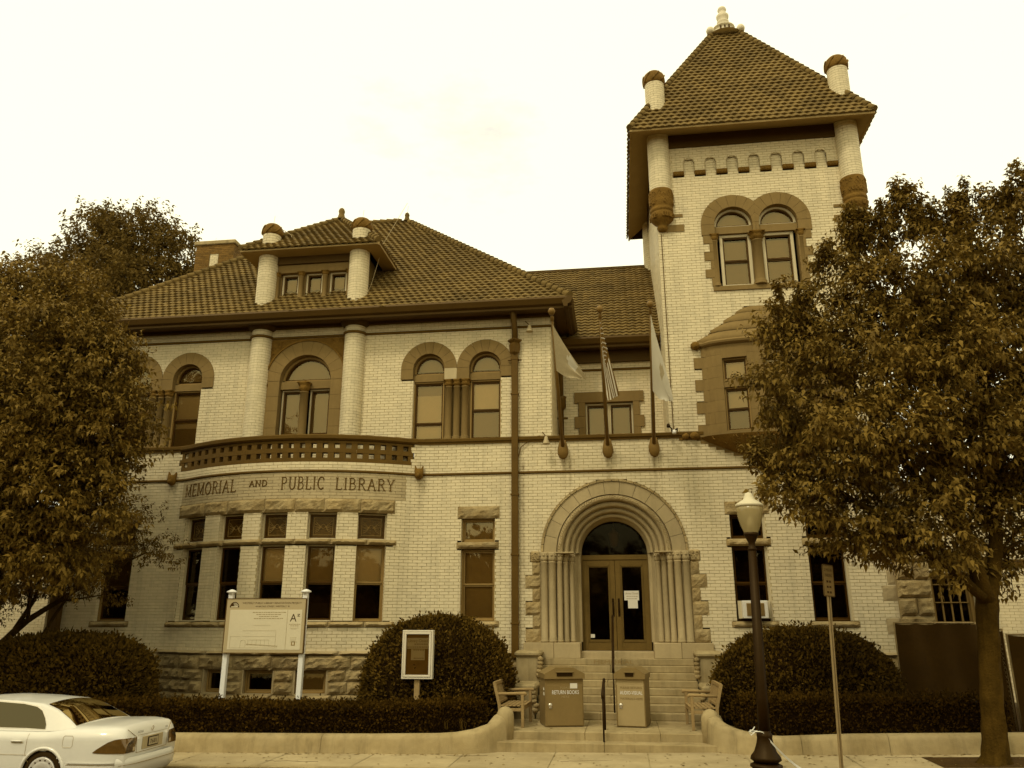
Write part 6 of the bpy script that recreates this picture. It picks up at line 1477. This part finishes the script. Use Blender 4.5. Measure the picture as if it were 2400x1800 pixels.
branch_to(t, F_, RT)
sh_ = []           # upright shoots at the top of the crown
for (x, z, h) in ((4.95, 10.3, .45), (5.9, 10.6, .5), (6.1, 10.3, .4), (7.0, 10.4, .45), (7.9, 10.5, .6), (8.25, 10.8, .6), (8.5, 10.6, .5), (4.35, 9.6, .35), (5.45, 10.3, .35), (6.5, 10.1, .4), (3.3, 8.8, .3), (3.0, 7.0, .3), (7.5, 10.3, .5)):
    for q in range(5): sh_.append((x+random.uniform(-.05, .05), 15.4+random.uniform(-.1, .1), z-.25+h*q/4, .13-.015*q))
for (x, y, z, r) in RT:
    if z > 6.9 or x < 3.9:
        for q3 in range(4 if z > 8 else 2):
            a3 = random.uniform(0, 6.28); sx3, sy3 = x+.7*r*math.cos(a3), y+.7*r*math.sin(a3); h3 = random.uniform(.18, .42); z3 = z+r*.55
            limb(t, 'branch', [(sx3, sy3, z3-.2), (sx3+.03, sy3, z3+h3)], [.010, .003], n=4)
            for q in range(4): sh_.append((sx3+random.uniform(-.03, .03), sy3, z3-.05+h3*q/4, .12-.012*q))
leaves('crown', RT, 40, .122, t, 'leaf', seed=3, rs=.84, tl=.34, ck=11); leaves('crown', sh_, 60, .10, t, 'leaf', per=7, tl=.22, up=1.2, seed=4)
RT_ = RT
t = thing('street_tree', 'broad leafy street tree filling the left edge above the white car', 'tree', (-15.0, 16.6, -.1))
limb(t, 'trunk', [(-15.0, 16.6, -.1), (-14.95, 16.6, 1.2), (-14.85, 16.6, 2.6)], [.3, .22, .2], n=14); F_ = []
for P, r in (([(-14.85, 16.6, 2.5), (-14.3, 16.5, 4), (-13.6, 16.4, 6), (-13.2, 16.5, 8.5)], [.14, .11, .08, .03]), ([(-14.85, 16.6, 2.5), (-15.1, 16.6, 5), (-15.2, 16.7, 8), (-15, 16.7, 10)], [.14, .11, .08, .03]), ([(-14.5, 16.5, 3.4), (-13.2, 16.5, 4.6), (-12.0, 16.5, 5.6)], [.09, .06, .03])):
    limb(t, 'limb', P, r); F_ += P[1:]
branch_to(t, F_, LT); LT = [(x-(.38 if x > -12 else .15 if x > -13 else 0), y, z, r) for x, y, z, r in LT]
LT += [(-14.7, 16.8, 3.0, .75), (-15.6, 16.8, 2.9, .9), (-14.0, 16.9, 3.3, .6), (-18.6, 18.8, 6.5, 2.0), (-18.8, 18.6, 3.8, 1.8), (-18.2, 20.5, 5.0, 1.7)]  # the farthest left lobes are unseen foliage added to shade the side wing
leaves('crown', LT, 36, .128, t, 'leaf', seed=5, rs=.86)
t = thing('dogwood_tree', 'small many stemmed tree leaning over the dark shrub at the left wall', 'tree', (-15.4, 18.9, .3)); F_ = []
for P, r in (([(-15.6, 18.9, .4), (-15.25, 18.9, 1.8), (-14.6, 18.9, 2.4), (-13.6, 18.9, 3.0), (-12.5, 18.9, 3.65), (-11.7, 18.9, 4.0)], [.11, .10, .075, .055, .04, .02]), ([(-14.9, 18.9, 2.2), (-14.5, 18.9, 2.9), (-14.4, 18.9, 3.9)], [.06, .05, .03]), ([(-14.3, 18.9, .6), (-14.2, 18.9, 1.9), (-13.9, 18.9, 2.5), (-13.4, 18.9, 3.3)], [.06, .05, .04, .02]), ([(-14.6, 18.9, 2.4), (-14.65, 18.9, 3.2), (-14.8, 18.9, 3.9)], [.05, .04, .02]), ([(-13.8, 18.9, 2.85), (-13.0, 18.9, 2.95), (-12.7, 18.9, 3.0)], [.03, .02, .012])):
    limb(t, 'stem', P, r, n=7); F_ += P[1:]
ST += [(-15.6, 18.6, 2.75, .6), (-14.8, 18.7, 2.95, .45), (-15.9, 18.9, 3.4, .7), (-13.8, 19.0, 3.0, .35)]
branch_to(t, F_, ST, .018); leaves('crown', ST, 34, .075, t, 'leafs', tl=.24, seed=6)
t = thing('far_tree', 'large dense tree rising beyond the library roof at the left', 'tree', (-31, 42, 0)); limb(t, 'trunk', [(-31, 42, 0), (-31, 42, 8), (-30.5, 42, 17)], [.8, .6, .4])
FT = [(x+1.0, y, z-.75, r) for x, y, z, r in FT]
F_ = []
for P, r in (([(-31, 42, 10), (-28, 42, 16), (-26, 42, 21)], [.35, .25, .1]), ([(-31, 42, 12), (-33, 42, 18), (-34, 42, 24)], [.35, .25, .1]), ([(-30.5, 42, 15), (-30, 42, 21), (-30, 42, 25)], [.35, .2, .1])): limb(t, 'limb', P, r); F_ += P
leaves('crown', FT, 9, .26, t, 'leaff', per=9, tl=.75, seed=7, up=.5, droop=.2, cs=3.0)

def skin(parent, name, pts, nrm, size, m, per=1, depth=.08, seed=1, wr=.45):
    g = np.random.default_rng(seed); n = len(pts); ld = nrm*.8+g.normal(size=(n, 3))*.6+np.array([0, 0, .3]); ld /= np.linalg.norm(ld, axis=1)[:, None]
    pts = pts-nrm*(g.random(n)**1.4*depth)[:, None]; sd_ = np.cross(ld, g.normal(size=(n, 3))); sd_ /= np.linalg.norm(sd_, axis=1)[:, None]; sz = (size*(.6+.8*g.random(n)))[:, None]
    V = np.stack([pts, pts+ld*sz*.5+sd_*sz*wr*.5, pts+ld*sz, pts+ld*sz*.5-sd_*sz*wr*.5], 1).reshape(-1, 3)-np.array(parent.location); i = np.arange(n)*4
    return npmesh(name, V, np.c_[i, i+1, i+2, i+3], m, parent, 'stuff')
def lump(P, a, f): return a*(np.sin(P[:, 0]*f+P[:, 2]*f*.7)*np.sin(P[:, 1]*f*1.1+1)*.5+.5*np.sin(P[:, 0]*f*2.3+2)*np.sin(P[:, 2]*f*2.1+P[:, 1]*f))
def dome(name, label, c, rx, ry_, h, z0, m, n, size, seed, pw=2.4):
    o = thing(name, label, 'shrub', (c[0], c[1], z0)); g = np.random.default_rng(seed); d = g.normal(size=(n*2, 3)); d = d[d[:, 2] > -.25][:n]; d /= np.linalg.norm(d, axis=1)[:, None]; n = len(d)
    r = (np.abs(d[:, 0])**pw+np.abs(d[:, 1])**pw+np.abs(d[:, 2])**pw)**(-1/pw); Q = d*r[:, None]; P = Q*np.array([rx, ry_, h])
    nn_ = Q/np.array([rx, ry_, h]); nn_ /= np.linalg.norm(nn_, axis=1)[:, None]; P = P+nn_*lump(P+np.array(c+(0,)), .045, 5)[:, None]+nn_*(g.random(n)**14*.14)[:, None]; P = P+np.array([c[0], c[1], z0]); P[:, 2] = np.maximum(P[:, 2], z0-.2)
    skin(o, 'foliage', P, nn_, size*1.5, m, depth=.08, seed=seed+1, wr=.55)
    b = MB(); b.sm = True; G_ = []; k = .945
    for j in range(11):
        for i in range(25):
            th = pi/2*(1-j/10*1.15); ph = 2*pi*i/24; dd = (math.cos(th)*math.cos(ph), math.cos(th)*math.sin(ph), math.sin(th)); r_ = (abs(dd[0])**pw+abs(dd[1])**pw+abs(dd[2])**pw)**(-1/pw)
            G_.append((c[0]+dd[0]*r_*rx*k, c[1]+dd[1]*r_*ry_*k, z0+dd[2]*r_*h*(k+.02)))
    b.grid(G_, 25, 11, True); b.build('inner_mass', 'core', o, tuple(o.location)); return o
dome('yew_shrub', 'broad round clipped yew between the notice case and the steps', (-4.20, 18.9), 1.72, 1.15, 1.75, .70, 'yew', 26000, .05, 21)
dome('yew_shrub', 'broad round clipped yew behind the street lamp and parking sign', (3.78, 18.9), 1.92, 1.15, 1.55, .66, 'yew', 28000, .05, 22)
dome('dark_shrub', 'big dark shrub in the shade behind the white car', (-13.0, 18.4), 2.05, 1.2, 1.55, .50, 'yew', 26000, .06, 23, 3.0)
def hedge(name, label, path_pts, wd, zb, ztf, n, seed):
    p = Path(path_pts); o = thing(name, label, 'hedge', (path_pts[0][0], path_pts[0][1], zb)); g = np.random.default_rng(seed); s = g.random(n)*p.L; q = g.random(n); h0 = .6; tot = h0*2+wd
    idx = np.clip(np.searchsorted(p.s, s, 'right')-1, 0, len(p.s)-2); T_ = (p.p[idx+1]-p.p[idx])/(p.s[idx+1]-p.s[idx])[:, None]; B = p.p[idx]+T_*(s-p.s[idx])[:, None]; Nn = np.c_[T_[:, 1], -T_[:, 0]]
    zt = np.array([ztf(x) for x in B[:, 0]]); u = q*tot; front = u < h0; top = (u >= h0) & (u < h0+wd); dd = np.where(front, 0, np.where(top, -(u-h0), -wd)); z = np.where(front, zb+(zt-zb)*u/h0, np.where(top, zt, zb+(zt-zb)*(tot-u)/h0))
    nr = np.where(front[:, None], np.c_[Nn, np.zeros(n)+.15], np.where(top[:, None], np.array([0, 0, 1.]), np.c_[-Nn, np.zeros(n)])); P = np.c_[B+Nn*dd[:, None], z]
    e = np.minimum(np.abs(dd+wd/2)/(wd/2), 1); P[:, 2] -= np.where(top, .05*e**6, 0); P = P+nr*lump(P, .045, 6)[:, None]+nr*(g.random(n)**14*.12)[:, None]
    skin(o, 'foliage', P, nr, .062, 'privet', depth=.08, seed=seed, wr=.6)
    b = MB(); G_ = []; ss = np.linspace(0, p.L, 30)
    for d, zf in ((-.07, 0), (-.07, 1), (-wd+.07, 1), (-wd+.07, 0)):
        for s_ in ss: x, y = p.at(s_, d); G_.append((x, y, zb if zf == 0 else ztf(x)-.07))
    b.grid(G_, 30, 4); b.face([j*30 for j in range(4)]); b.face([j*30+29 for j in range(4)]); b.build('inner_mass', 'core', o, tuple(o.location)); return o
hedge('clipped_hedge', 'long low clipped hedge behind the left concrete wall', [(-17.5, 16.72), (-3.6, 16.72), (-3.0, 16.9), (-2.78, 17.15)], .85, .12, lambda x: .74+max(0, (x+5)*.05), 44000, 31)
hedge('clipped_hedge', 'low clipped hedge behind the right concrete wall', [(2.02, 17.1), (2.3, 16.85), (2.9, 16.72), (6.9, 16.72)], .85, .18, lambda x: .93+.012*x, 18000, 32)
g2 = np.random.default_rng(5)
gr = thing('weed_tuft', 'thin weeds sprouting on top of the left concrete wall by the steps', 'weed', (-3.3, 16.5, .45)); b = MB()
for k in range(9): x = -3.3+random.uniform(-.25, .25); b.tube([(x, 16.55, .36), (x+random.uniform(-.03, .03), 16.5, .48), (x+random.uniform(-.06, .06), 16.46, .52+random.uniform(0, .06))], [.006, .005, .001], 4)
b.build('stalks', 'leaff', gr, tuple(gr.location), kind='stuff')

# ---- the far side of the street, behind the photographer: trees for the window reflections, added building to block low sky
tl_ = thing('roadside_tree_row', 'row of dense trees across the street', 'trees', (0, -14, 0)); RB = []
for k in range(26):
    x = -60+k*4.8; 
    for q in range(3): RB.append((x+random.uniform(-1.5, 1.5), -16+random.uniform(-2, 2), 2.5+q*1.9+random.uniform(-.6, .6), 2.3))
leaves('crown', RB, 1.2, .8, tl_, 'leafs', per=6, tl=1.2, seed=9)
b = MB(); b.box(-64, 64, -17, -16.5, -.1, 4.5); b.build('hedge_bank', 'core', tl_, (0, -14, 0))
hb = thing('sky_block_building', 'plain dark unseen building added across the street to block low sky', 'building', (0, -40, 0)); MB().box(-70, 70, -48, -40, 0, 8).build('walls', 'brown', hb, (0, -40, 0))

# ================================================================== the white saloon car
CL = (-7.80, 13.48, gz(-9)-.135); car = thing('parked_car', 'pearl white saloon car parked at the kerb, seen from its rear corner', 'car', CL, pi)
def hwf(x):      # half width of the body along its length (0 = rear bumper)
    if x < .55: return .885-.15*(1-x/.55)**2.6
    if x > 4.2: return .885-.22*((x-4.2)/.75)**2.2
    return .885
def deck(x): return float(np.interp(x, [0, .04, .10, .35, 1.0, 1.3, 3.6, 3.9, 4.6, 4.85, 4.95], [.80, .90, .965, .995, .985, .955, .955, .94, .76, .66, .55]))
def prof_side(z, bl):    # inward offset of the flank
    t = (z-.2)/(bl-.2); return .06*(1-min(1, t/.25))**2+.015*(abs(t-.5)*2)**2+(.10*max(0, (t-.82)/.18)**2.2)
def S_(x, z, o=0): return hwf(x)-prof_side(z, deck(x))+o
xs = sorted(set([0, .02, .05, .10, .18, .28, .4, .55]+list(np.arange(.6, 1.80, .05))+[1.9, 2.2, 2.6, 3.0, 3.3]+list(np.arange(3.45, 4.4, .06))+[4.5, 4.65, 4.8, 4.9, 4.95]))
WX = (1.28, 3.90); WR = .335; AR = .365
zf = [0, .05, .12, .2, .28, .36, .44, .52, .60, .68, .76, .83, .89, .94, .97, 1.0]; body = MB(); nv = len(zf)+4
for s in (1, -1):
    k0 = len(body.v)
    for x in xs:
        bl = deck(x); zb_ = .22 if x > .05 else .30
        for f in zf: z = zb_+(bl-zb_)*f; body.v.append((x, s*S_(x, z), z))
        w_ = S_(x, bl)
        for q, dz in ((.93, .018), (.80, .03), (.5, .042), (0, .05)): body.v.append((x, s*w_*q, bl+dz*min(1, x/.1) if x < 4.9 else bl))
    for i in range(len(xs)-1):
        for j in range(nv-1):
            a = k0+i*nv+j; c = [(body.v[a][t_]+body.v[a+nv+1][t_])/2 for t_ in (0, 2)]
            if any((c[0]-wx)**2+(c[1]-WR)**2 < (AR-.01)**2 for wx in WX) and j < nv-5: continue
            body.sm = True; body.face((a, a+1, a+nv+1, a+nv) if s > 0 else (a, a+nv, a+nv+1, a+1))
    for i in (0, len(xs)-1):
        pass
k = [len(body.v)]
for xi in (0, len(xs)-1):     # rear and nose closing faces, joining left and right rows
    L_ = [xi*nv+j for j in range(nv)]; R_ = [len(xs)*nv+xi*nv+j for j in range(nv)]
    for j in range(nv-1): body.sm = True; body.face((L_[j], R_[j], R_[j+1], L_[j+1]) if xi == 0 else (L_[j+1], R_[j+1], R_[j], L_[j]))
bo_ = body.build('body', 'paint', car)
# cabin
cab = MB(); cab.sm = True; CS = [(.84, 1.00, .78, .78), (1.06, 1.13, .80, .70), (1.34, 1.27, .81, .64), (1.62, 1.355, .81, .60), (2.1, 1.395, .81, .585), (2.6, 1.41, .81, .58), (2.95, 1.39, .81, .58), (3.25, 1.33, .80, .60), (3.6, 1.17, .79, .67), (3.95, .985, .77, .76)]
def cab_pt(x, t, o=0):      # t 0 belt .. 1 roof edge, then to the centre at 2
    zr = float(np.interp(x, [c[0] for c in CS], [c[1] for c in CS])); wb = float(np.interp(x, [c[0] for c in CS], [c[2] for c in CS])); wt = float(np.interp(x, [c[0] for c in CS], [c[3] for c in CS])); z0_ = deck(x)-.02
    zs = zr-.035
    if t <= 1: y = wb+(wt-wb)*t; z = z0_+(zs-z0_)*t; return (y+o, z)
    q = t-1; return (wt*(1-q)-.0+(.02*math.sin(q*pi)), zs+.045*math.sin(q*pi/2)+o)
xs2 = sorted(set([c[0] for c in CS]+[.95, 1.2, 1.48, 1.85, 2.4, 2.8, 3.1, 3.4, 3.75])); TT = [0, .33, .66, .9, 1.0, 1.08, 1.2, 1.45, 1.7, 2.0]
for s in (1, -1):
    k0 = len(cab.v)
    for x in xs2:
        for t_ in TT: y, z = cab_pt(x, t_); cab.v.append((x, s*y, z))
    for i in range(len(xs2)-1):
        for j in range(len(TT)-1): a = k0+i*len(TT)+j; n_ = len(TT); cab.face((a, a+1, a+n_+1, a+n_) if s > 0 else (a, a+n_, a+n_+1, a+1))
cab.build('roof', 'paint', car)
def side_patch(nm, m, poly, s=1, o=.006, par_=car):
    """poly of (x, t) on the cabin flank"""
    b = MB(); b.v = [(x, s*cab_pt(x, t_, o)[0], cab_pt(x, t_, o)[1]) for x, t_ in poly]; b.f = [tuple(range(len(poly)))]; b.m = [0]; b.smf = [False]; return b.build(nm, m, par_)
for s in (1, -1):
    def win(P, o, nm, m): 
        b = MB(); xm_ = sum(p[0] for p in P)/len(P); tm = sum(p[1] for p in P)/len(P); b.v = [(x, s*(cab_pt(x, t_, o)[0]), cab_pt(x, t_, o)[1]) for x, t_ in P]+[(xm_, s*(cab_pt(xm_, tm, o)[0]), cab_pt(xm_, tm, o)[1])]; n_ = len(P)
        b.f = [(i, (i+1) % n_, n_) for i in range(n_)]; b.m = [0]*n_; b.smf = [True]*n_; return b.build(nm, m, car)
    RW = [(1.38, .12), (1.40, .30), (1.47, .55), (1.58, .78), (1.70, .88), (1.95, .93), (2.50, .95), (2.50, .12), (2.1, .12), (1.7, .12), (1.42, .11)]
    FW = [(2.58, .12), (2.58, .95), (2.85, .94), (3.05, .90), (3.3, .70), (3.62, .12), (3.2, .12)]
    gr_ = lambda P: [(x+(x-sum(p[0] for p in P)/len(P))*.04, t_+(t_-.5)*.10) for x, t_ in P]
    win(gr_(RW), .004, 'window_trim', 'chrome'); win(gr_(FW), .004, 'window_trim', 'chrome'); win(RW, .007, 'painted_cabin_dark', 'dark'); win(FW, .007, 'painted_cabin_dark', 'dark'); win(RW, .012, 'side_window', 'carglass'); win(FW, .012, 'side_window', 'carglass')  # dark patches under the glass stand in for the shaded cabin
bk_ = MB(); bk_.box(1.4, 3.6, -.55, .55, .5, 1.1); bk_.build('seats', 'dark', car)
rg_ = MB(); rows_ = [(.91, .93), (1.05, .93), (1.2, .92), (1.34, .91), (1.48, .90), (1.56, .88)]
for x, f in rows_:
    for y in np.linspace(-1, 1, 9):
        wt = cab_pt(x, 1)[0]; t_ = 2-abs(y)*f*1.0; yy, zz = cab_pt(x, max(1.02, t_), .008); rg_.v.append((x-.004, math.copysign(yy, y) if y else 0, zz))
for i in range(len(rows_)-1):
    for j in range(8): a = i*9+j; rg_.sm = True; rg_.face((a, a+1, a+10, a+9))
rg_.build('rear_window', 'carglass', car)
rs_ = MB(); rs_.v = [(x+.006, y*.995, z-.006) for x, y, z in rg_.v]; rs_.f = list(rg_.f); rs_.m = list(rg_.m); rs_.smf = list(rg_.smf); rs_.build('painted_cabin_dark', 'dark', car)  # dark sheet under the rear glass, cabin darkness put into its colour
ws = MB()
for x in (3.30, 3.55, 3.88):
    for y in np.linspace(-1, 1, 7): yy, zz = cab_pt(x, max(1.02, 2-abs(y)*.92), .008); ws.v.append((x+.004, math.copysign(yy, y) if y else 0, zz))
for i in range(2):
    for j in range(6): a = i*7+j; ws.sm = True; ws.face((a, a+1, a+8, a+7))
ws.build('windscreen', 'carglass', car)
for s in (1, -1):
    for wx in WX:
        b = MB(); b.tube([(wx+AR*math.cos(a), s*(S_(wx, max(.23, WR+AR*math.sin(a)))-.004), WR+AR*math.sin(a)) for a in np.linspace(-.25, pi+.25, 22)], .026, 8); b.build('arch_flare', 'paint', car)
        b = MB(); b.tube([(wx, s*.62, WR), (wx, s*.60, WR)], AR+.01, 24); b.tube([(wx+AR*math.cos(a), s*.74, WR+AR*math.sin(a)) for a in np.linspace(-.2, pi+.2, 14)], .10, 6, False); b.build('wheel_well', 'rubber', car)
        w_ = MB(); w_.lathe((0, 0, 0), [(.20, -.095), (.29, -.10), (WR-.01, -.08), (WR, 0), (WR-.01, .08), (.29, .10), (.242, .095)], 32); w_.v = [(wx+a_, s*(.775+c_), WR+b_) for a_, b_, c_ in w_.v]; wo3 = w_.build('wheel', 'rubber', car)
        r_ = MB(); r_.lathe((0, 0, 0), [(.242, .085), (.225, .098), (.19, .085), (.17, .09), (.07, .105), (.05, .09), (0, .09)], 32); r_.v = [(wx+a_, s*(.792+c_), WR+b_) for a_, b_, c_ in r_.v]; r_.build('wheel_cover', 'alloy', wo3)
        h_ = MB()
        for q in range(14): a = 2*pi*q/14; h_.tube([(wx+.195*math.cos(a), s*.872, WR+.195*math.sin(a)), (wx+.195*math.cos(a), s*.886, WR+.195*math.sin(a))], .013, 6)
        h_.build('wheel_cover_holes', 'ink', wo3, kind='stuff')
        MB().tube([(wx, s*.3, WR), (wx, s*.72, WR)], .05, 6).build('axle', 'rubber', car)
    # tail light wrapping the corner
    tl2 = MB(); TX = [.0, .012, .03, .06, .10, .16, .24, .32, .40, .46]; top_ = [.835, .838, .84, .84, .84, .83, .80, .75, .70, .655]; bot_ = [.625, .625, .625, .628, .63, .632, .635, .638, .64, .645]
    for x, zt_, zb2 in zip(TX, top_, bot_):
        for q in range(4): z = zb2+(zt_-zb2)*q/3; tl2.v.append((x-.006, s*(S_(x, z)+.007), z))
    for i in range(len(TX)-1):
        for j in range(3): a = i*4+j; tl2.sm = True; tl2.face((a, a+1, a+5, a+4))
    k = len(tl2.v)
    for q in range(4): z = bot_[0]+(top_[0]-bot_[0])*q/3; tl2.v.append((-.010, s*.47+s*.02*(1-q/3), z))
    for j in range(3): tl2.face((j, j+1, k+j+1, k+j))
    tl2.build('tail_light', 'lens', car); b = MB(); b.box(-.013, -.008, s*.50, s*.56, .645, .70); b.build('reversing_lamp', 'chrome', car)
def hline(P, r=.004, m='inkm', nm='panel_gap'): b = MB(); b.tube(P, r, 4); return b.build(nm, m, car)
for s in (1, -1):
    hline([(x, s*(S_(x, .50)+.012), .50-.0*x) for x in np.linspace(.12, .86, 10)], .010, 'paint', 'bumper_ridge'); hline([(x, s*(S_(x, .47)+.002), .47) for x in np.linspace(.06, .88, 10)], .004)
    hline([(1.60-.14*(1-abs(t_-.5)*0)*0+(-.22 if t_ < .45 else 0)*(.45-t_)/.45, s*(S_(1.6, .3+.65*t_)+.002), .3+.65*t_) for t_ in np.linspace(.3, 1, 8)], .003)
    hline([(2.60, s*(S_(2.6, z)+.002), z) for z in np.linspace(.28, .94, 7)], .003)
    hline([(x, s*(S_(x, .60)+.004), .60) for x in np.linspace(1.55, 3.4, 8)], .003, 'boardb', 'body_crease')
    b = MB(); b.tube([(x, s*(S_(x, .80)+.022), .80) for x in (1.66, 1.70, 1.82, 1.87)], [.006, .013, .013, .006], 7); b.build('door_handle', 'paint', car)
    b = MB(); b.tube([(x, s*(S_(x, .80)+.004), .78) for x in (1.67, 1.86)], .010, 5); b.build('handle_recess', 'boardb', car)
b = MB(); P = []
for a in range(21): t_ = 2*pi*a/20; x = .90+.085*max(-1, min(1, 1.25*math.cos(t_))); z = .80+.085*max(-1, min(1, 1.25*math.sin(t_))); P.append((x, S_(x, z)+.002, z))
b.tube(P, .003, 4); b.build('fuel_flap', 'boardb', car)
# boot lid and rear details
hline([(-.003, s_*.0+y, .60) for s_, y in ((1, -.45), (1, .45))], .004); hline([(.06, .64, .96), (.0, .46, .83), (-.004, .44, .60)], .004); hline([(.06, -.64, .96), (.0, -.46, .83), (-.004, -.44, .60)], .004); hline([(-.004, y, .855) for y in (-.44, .44)], .003)
b = MB(); b.box(-.012, .0, -.30, .30, .63, .82, .01); b.build('plate_recess', 'boardb', car); b = MB(); b.box(-.022, -.012, -.155, .155, .655, .80, .006); b.build('plate_surround', 'metal', car); b = MB(); b.box(-.026, -.021, -.135, .135, .672, .785); po_ = b.build('number_plate', 'plate', car)
b = MB(); text_mb(b, '7681', .09, lambda x, y, d: (-.028, -x, .695+y), width=.19); b.build('lettering', 'ink', po_)
b = MB(); text_mb(b, 'ACURA', .05, lambda x, y, d: (.010, .47-.12-x*1, .885+y), width=.16); b.build('lettering', 'ink', car)
b = MB(); text_mb(b, '3.5RL', .04, lambda x, y, d: (.010, -.42-x, .885+y), width=.08); b.build('lettering', 'ink', car)
b = MB(); b.tube([(.012, .035*math.cos(t_), .915+.035*math.sin(t_)) for t_ in np.linspace(0, 2*pi, 15)], .005, 5); b.tube([(.010, -.015, .89), (.010, 0, .94), (.010, .015, .89)], .004, 4); b.build('badge', 'chrome', car)
bm = MB(); P = []       # rear bumper
for z, o in ((.24, -.03), (.30, .035), (.40, .06), (.48, .07), (.52, .065), (.555, .02)):
    for q in range(15):
        a = -1+2*q/14; x = .0; yy = a*.80; bulge = o*(1-abs(a)**6*.9); P.append((-bulge-.02+.12*abs(a)**5, yy*(1+o*.6), z))
bm.grid(P, 15, 6, True); bm.build('rear_bumper', 'paint', car); hline([(-.095+.12*abs(a)**5, a*.84, .462) for a in np.linspace(-1, 1, 11)], .005)

# fallen leaves and grit on the pavement
g3 = np.random.default_rng(77); V = []; F = []
for k in range(420):
    x = g3.uniform(-9, 8); y = g3.uniform(14.9, 16.5) if g3.random() < .5 else g3.uniform(16.05, 16.2)
    if -2.8 < x < 1.9 and g3.random() < .4: y = g3.uniform(17.0, 18.9); z = .305
    elif -2.7 < x < 1.85: y = g3.uniform(15.0, 16.5); z = gz(x)+.006
    else: z = gz(x)+.006
    a = g3.uniform(0, 6.28); l = g3.uniform(.012, .045); w_ = l*.5; c, s_ = math.cos(a), math.sin(a); b0 = len(V)
    V += [(x-c*l, y-s_*l, z), (x+s_*w_, y-c*w_, z+.006), (x+c*l, y+s_*l, z+.002), (x-s_*w_, y+c*w_, z+.008)]; F.append((b0, b0+1, b0+2, b0+3))
lt = npmesh('fallen_leaves', V, F, 'leaf', None, 'stuff'); tag(lt, 'scattered small dead leaves and grit on the sidewalk and steps', 'leaf litter')
# hairline cracks in the slabs
ck = MB()
for x0, y0 in ((-6.6, 15.3), (-1.2, 15.5), (4.4, 15.9), (-3.4, 16.1)):
    P = [(x0, y0, gz(x0)+.002)]
    for k in range(9): x, y, _ = P[-1]; x += random.uniform(.03, .16); y += random.uniform(-.06, .06); P.append((x, y, gz(x)+.002))
    ck.tube(P, .003, 3)
ck.build('slab_crack', 'soil', side)
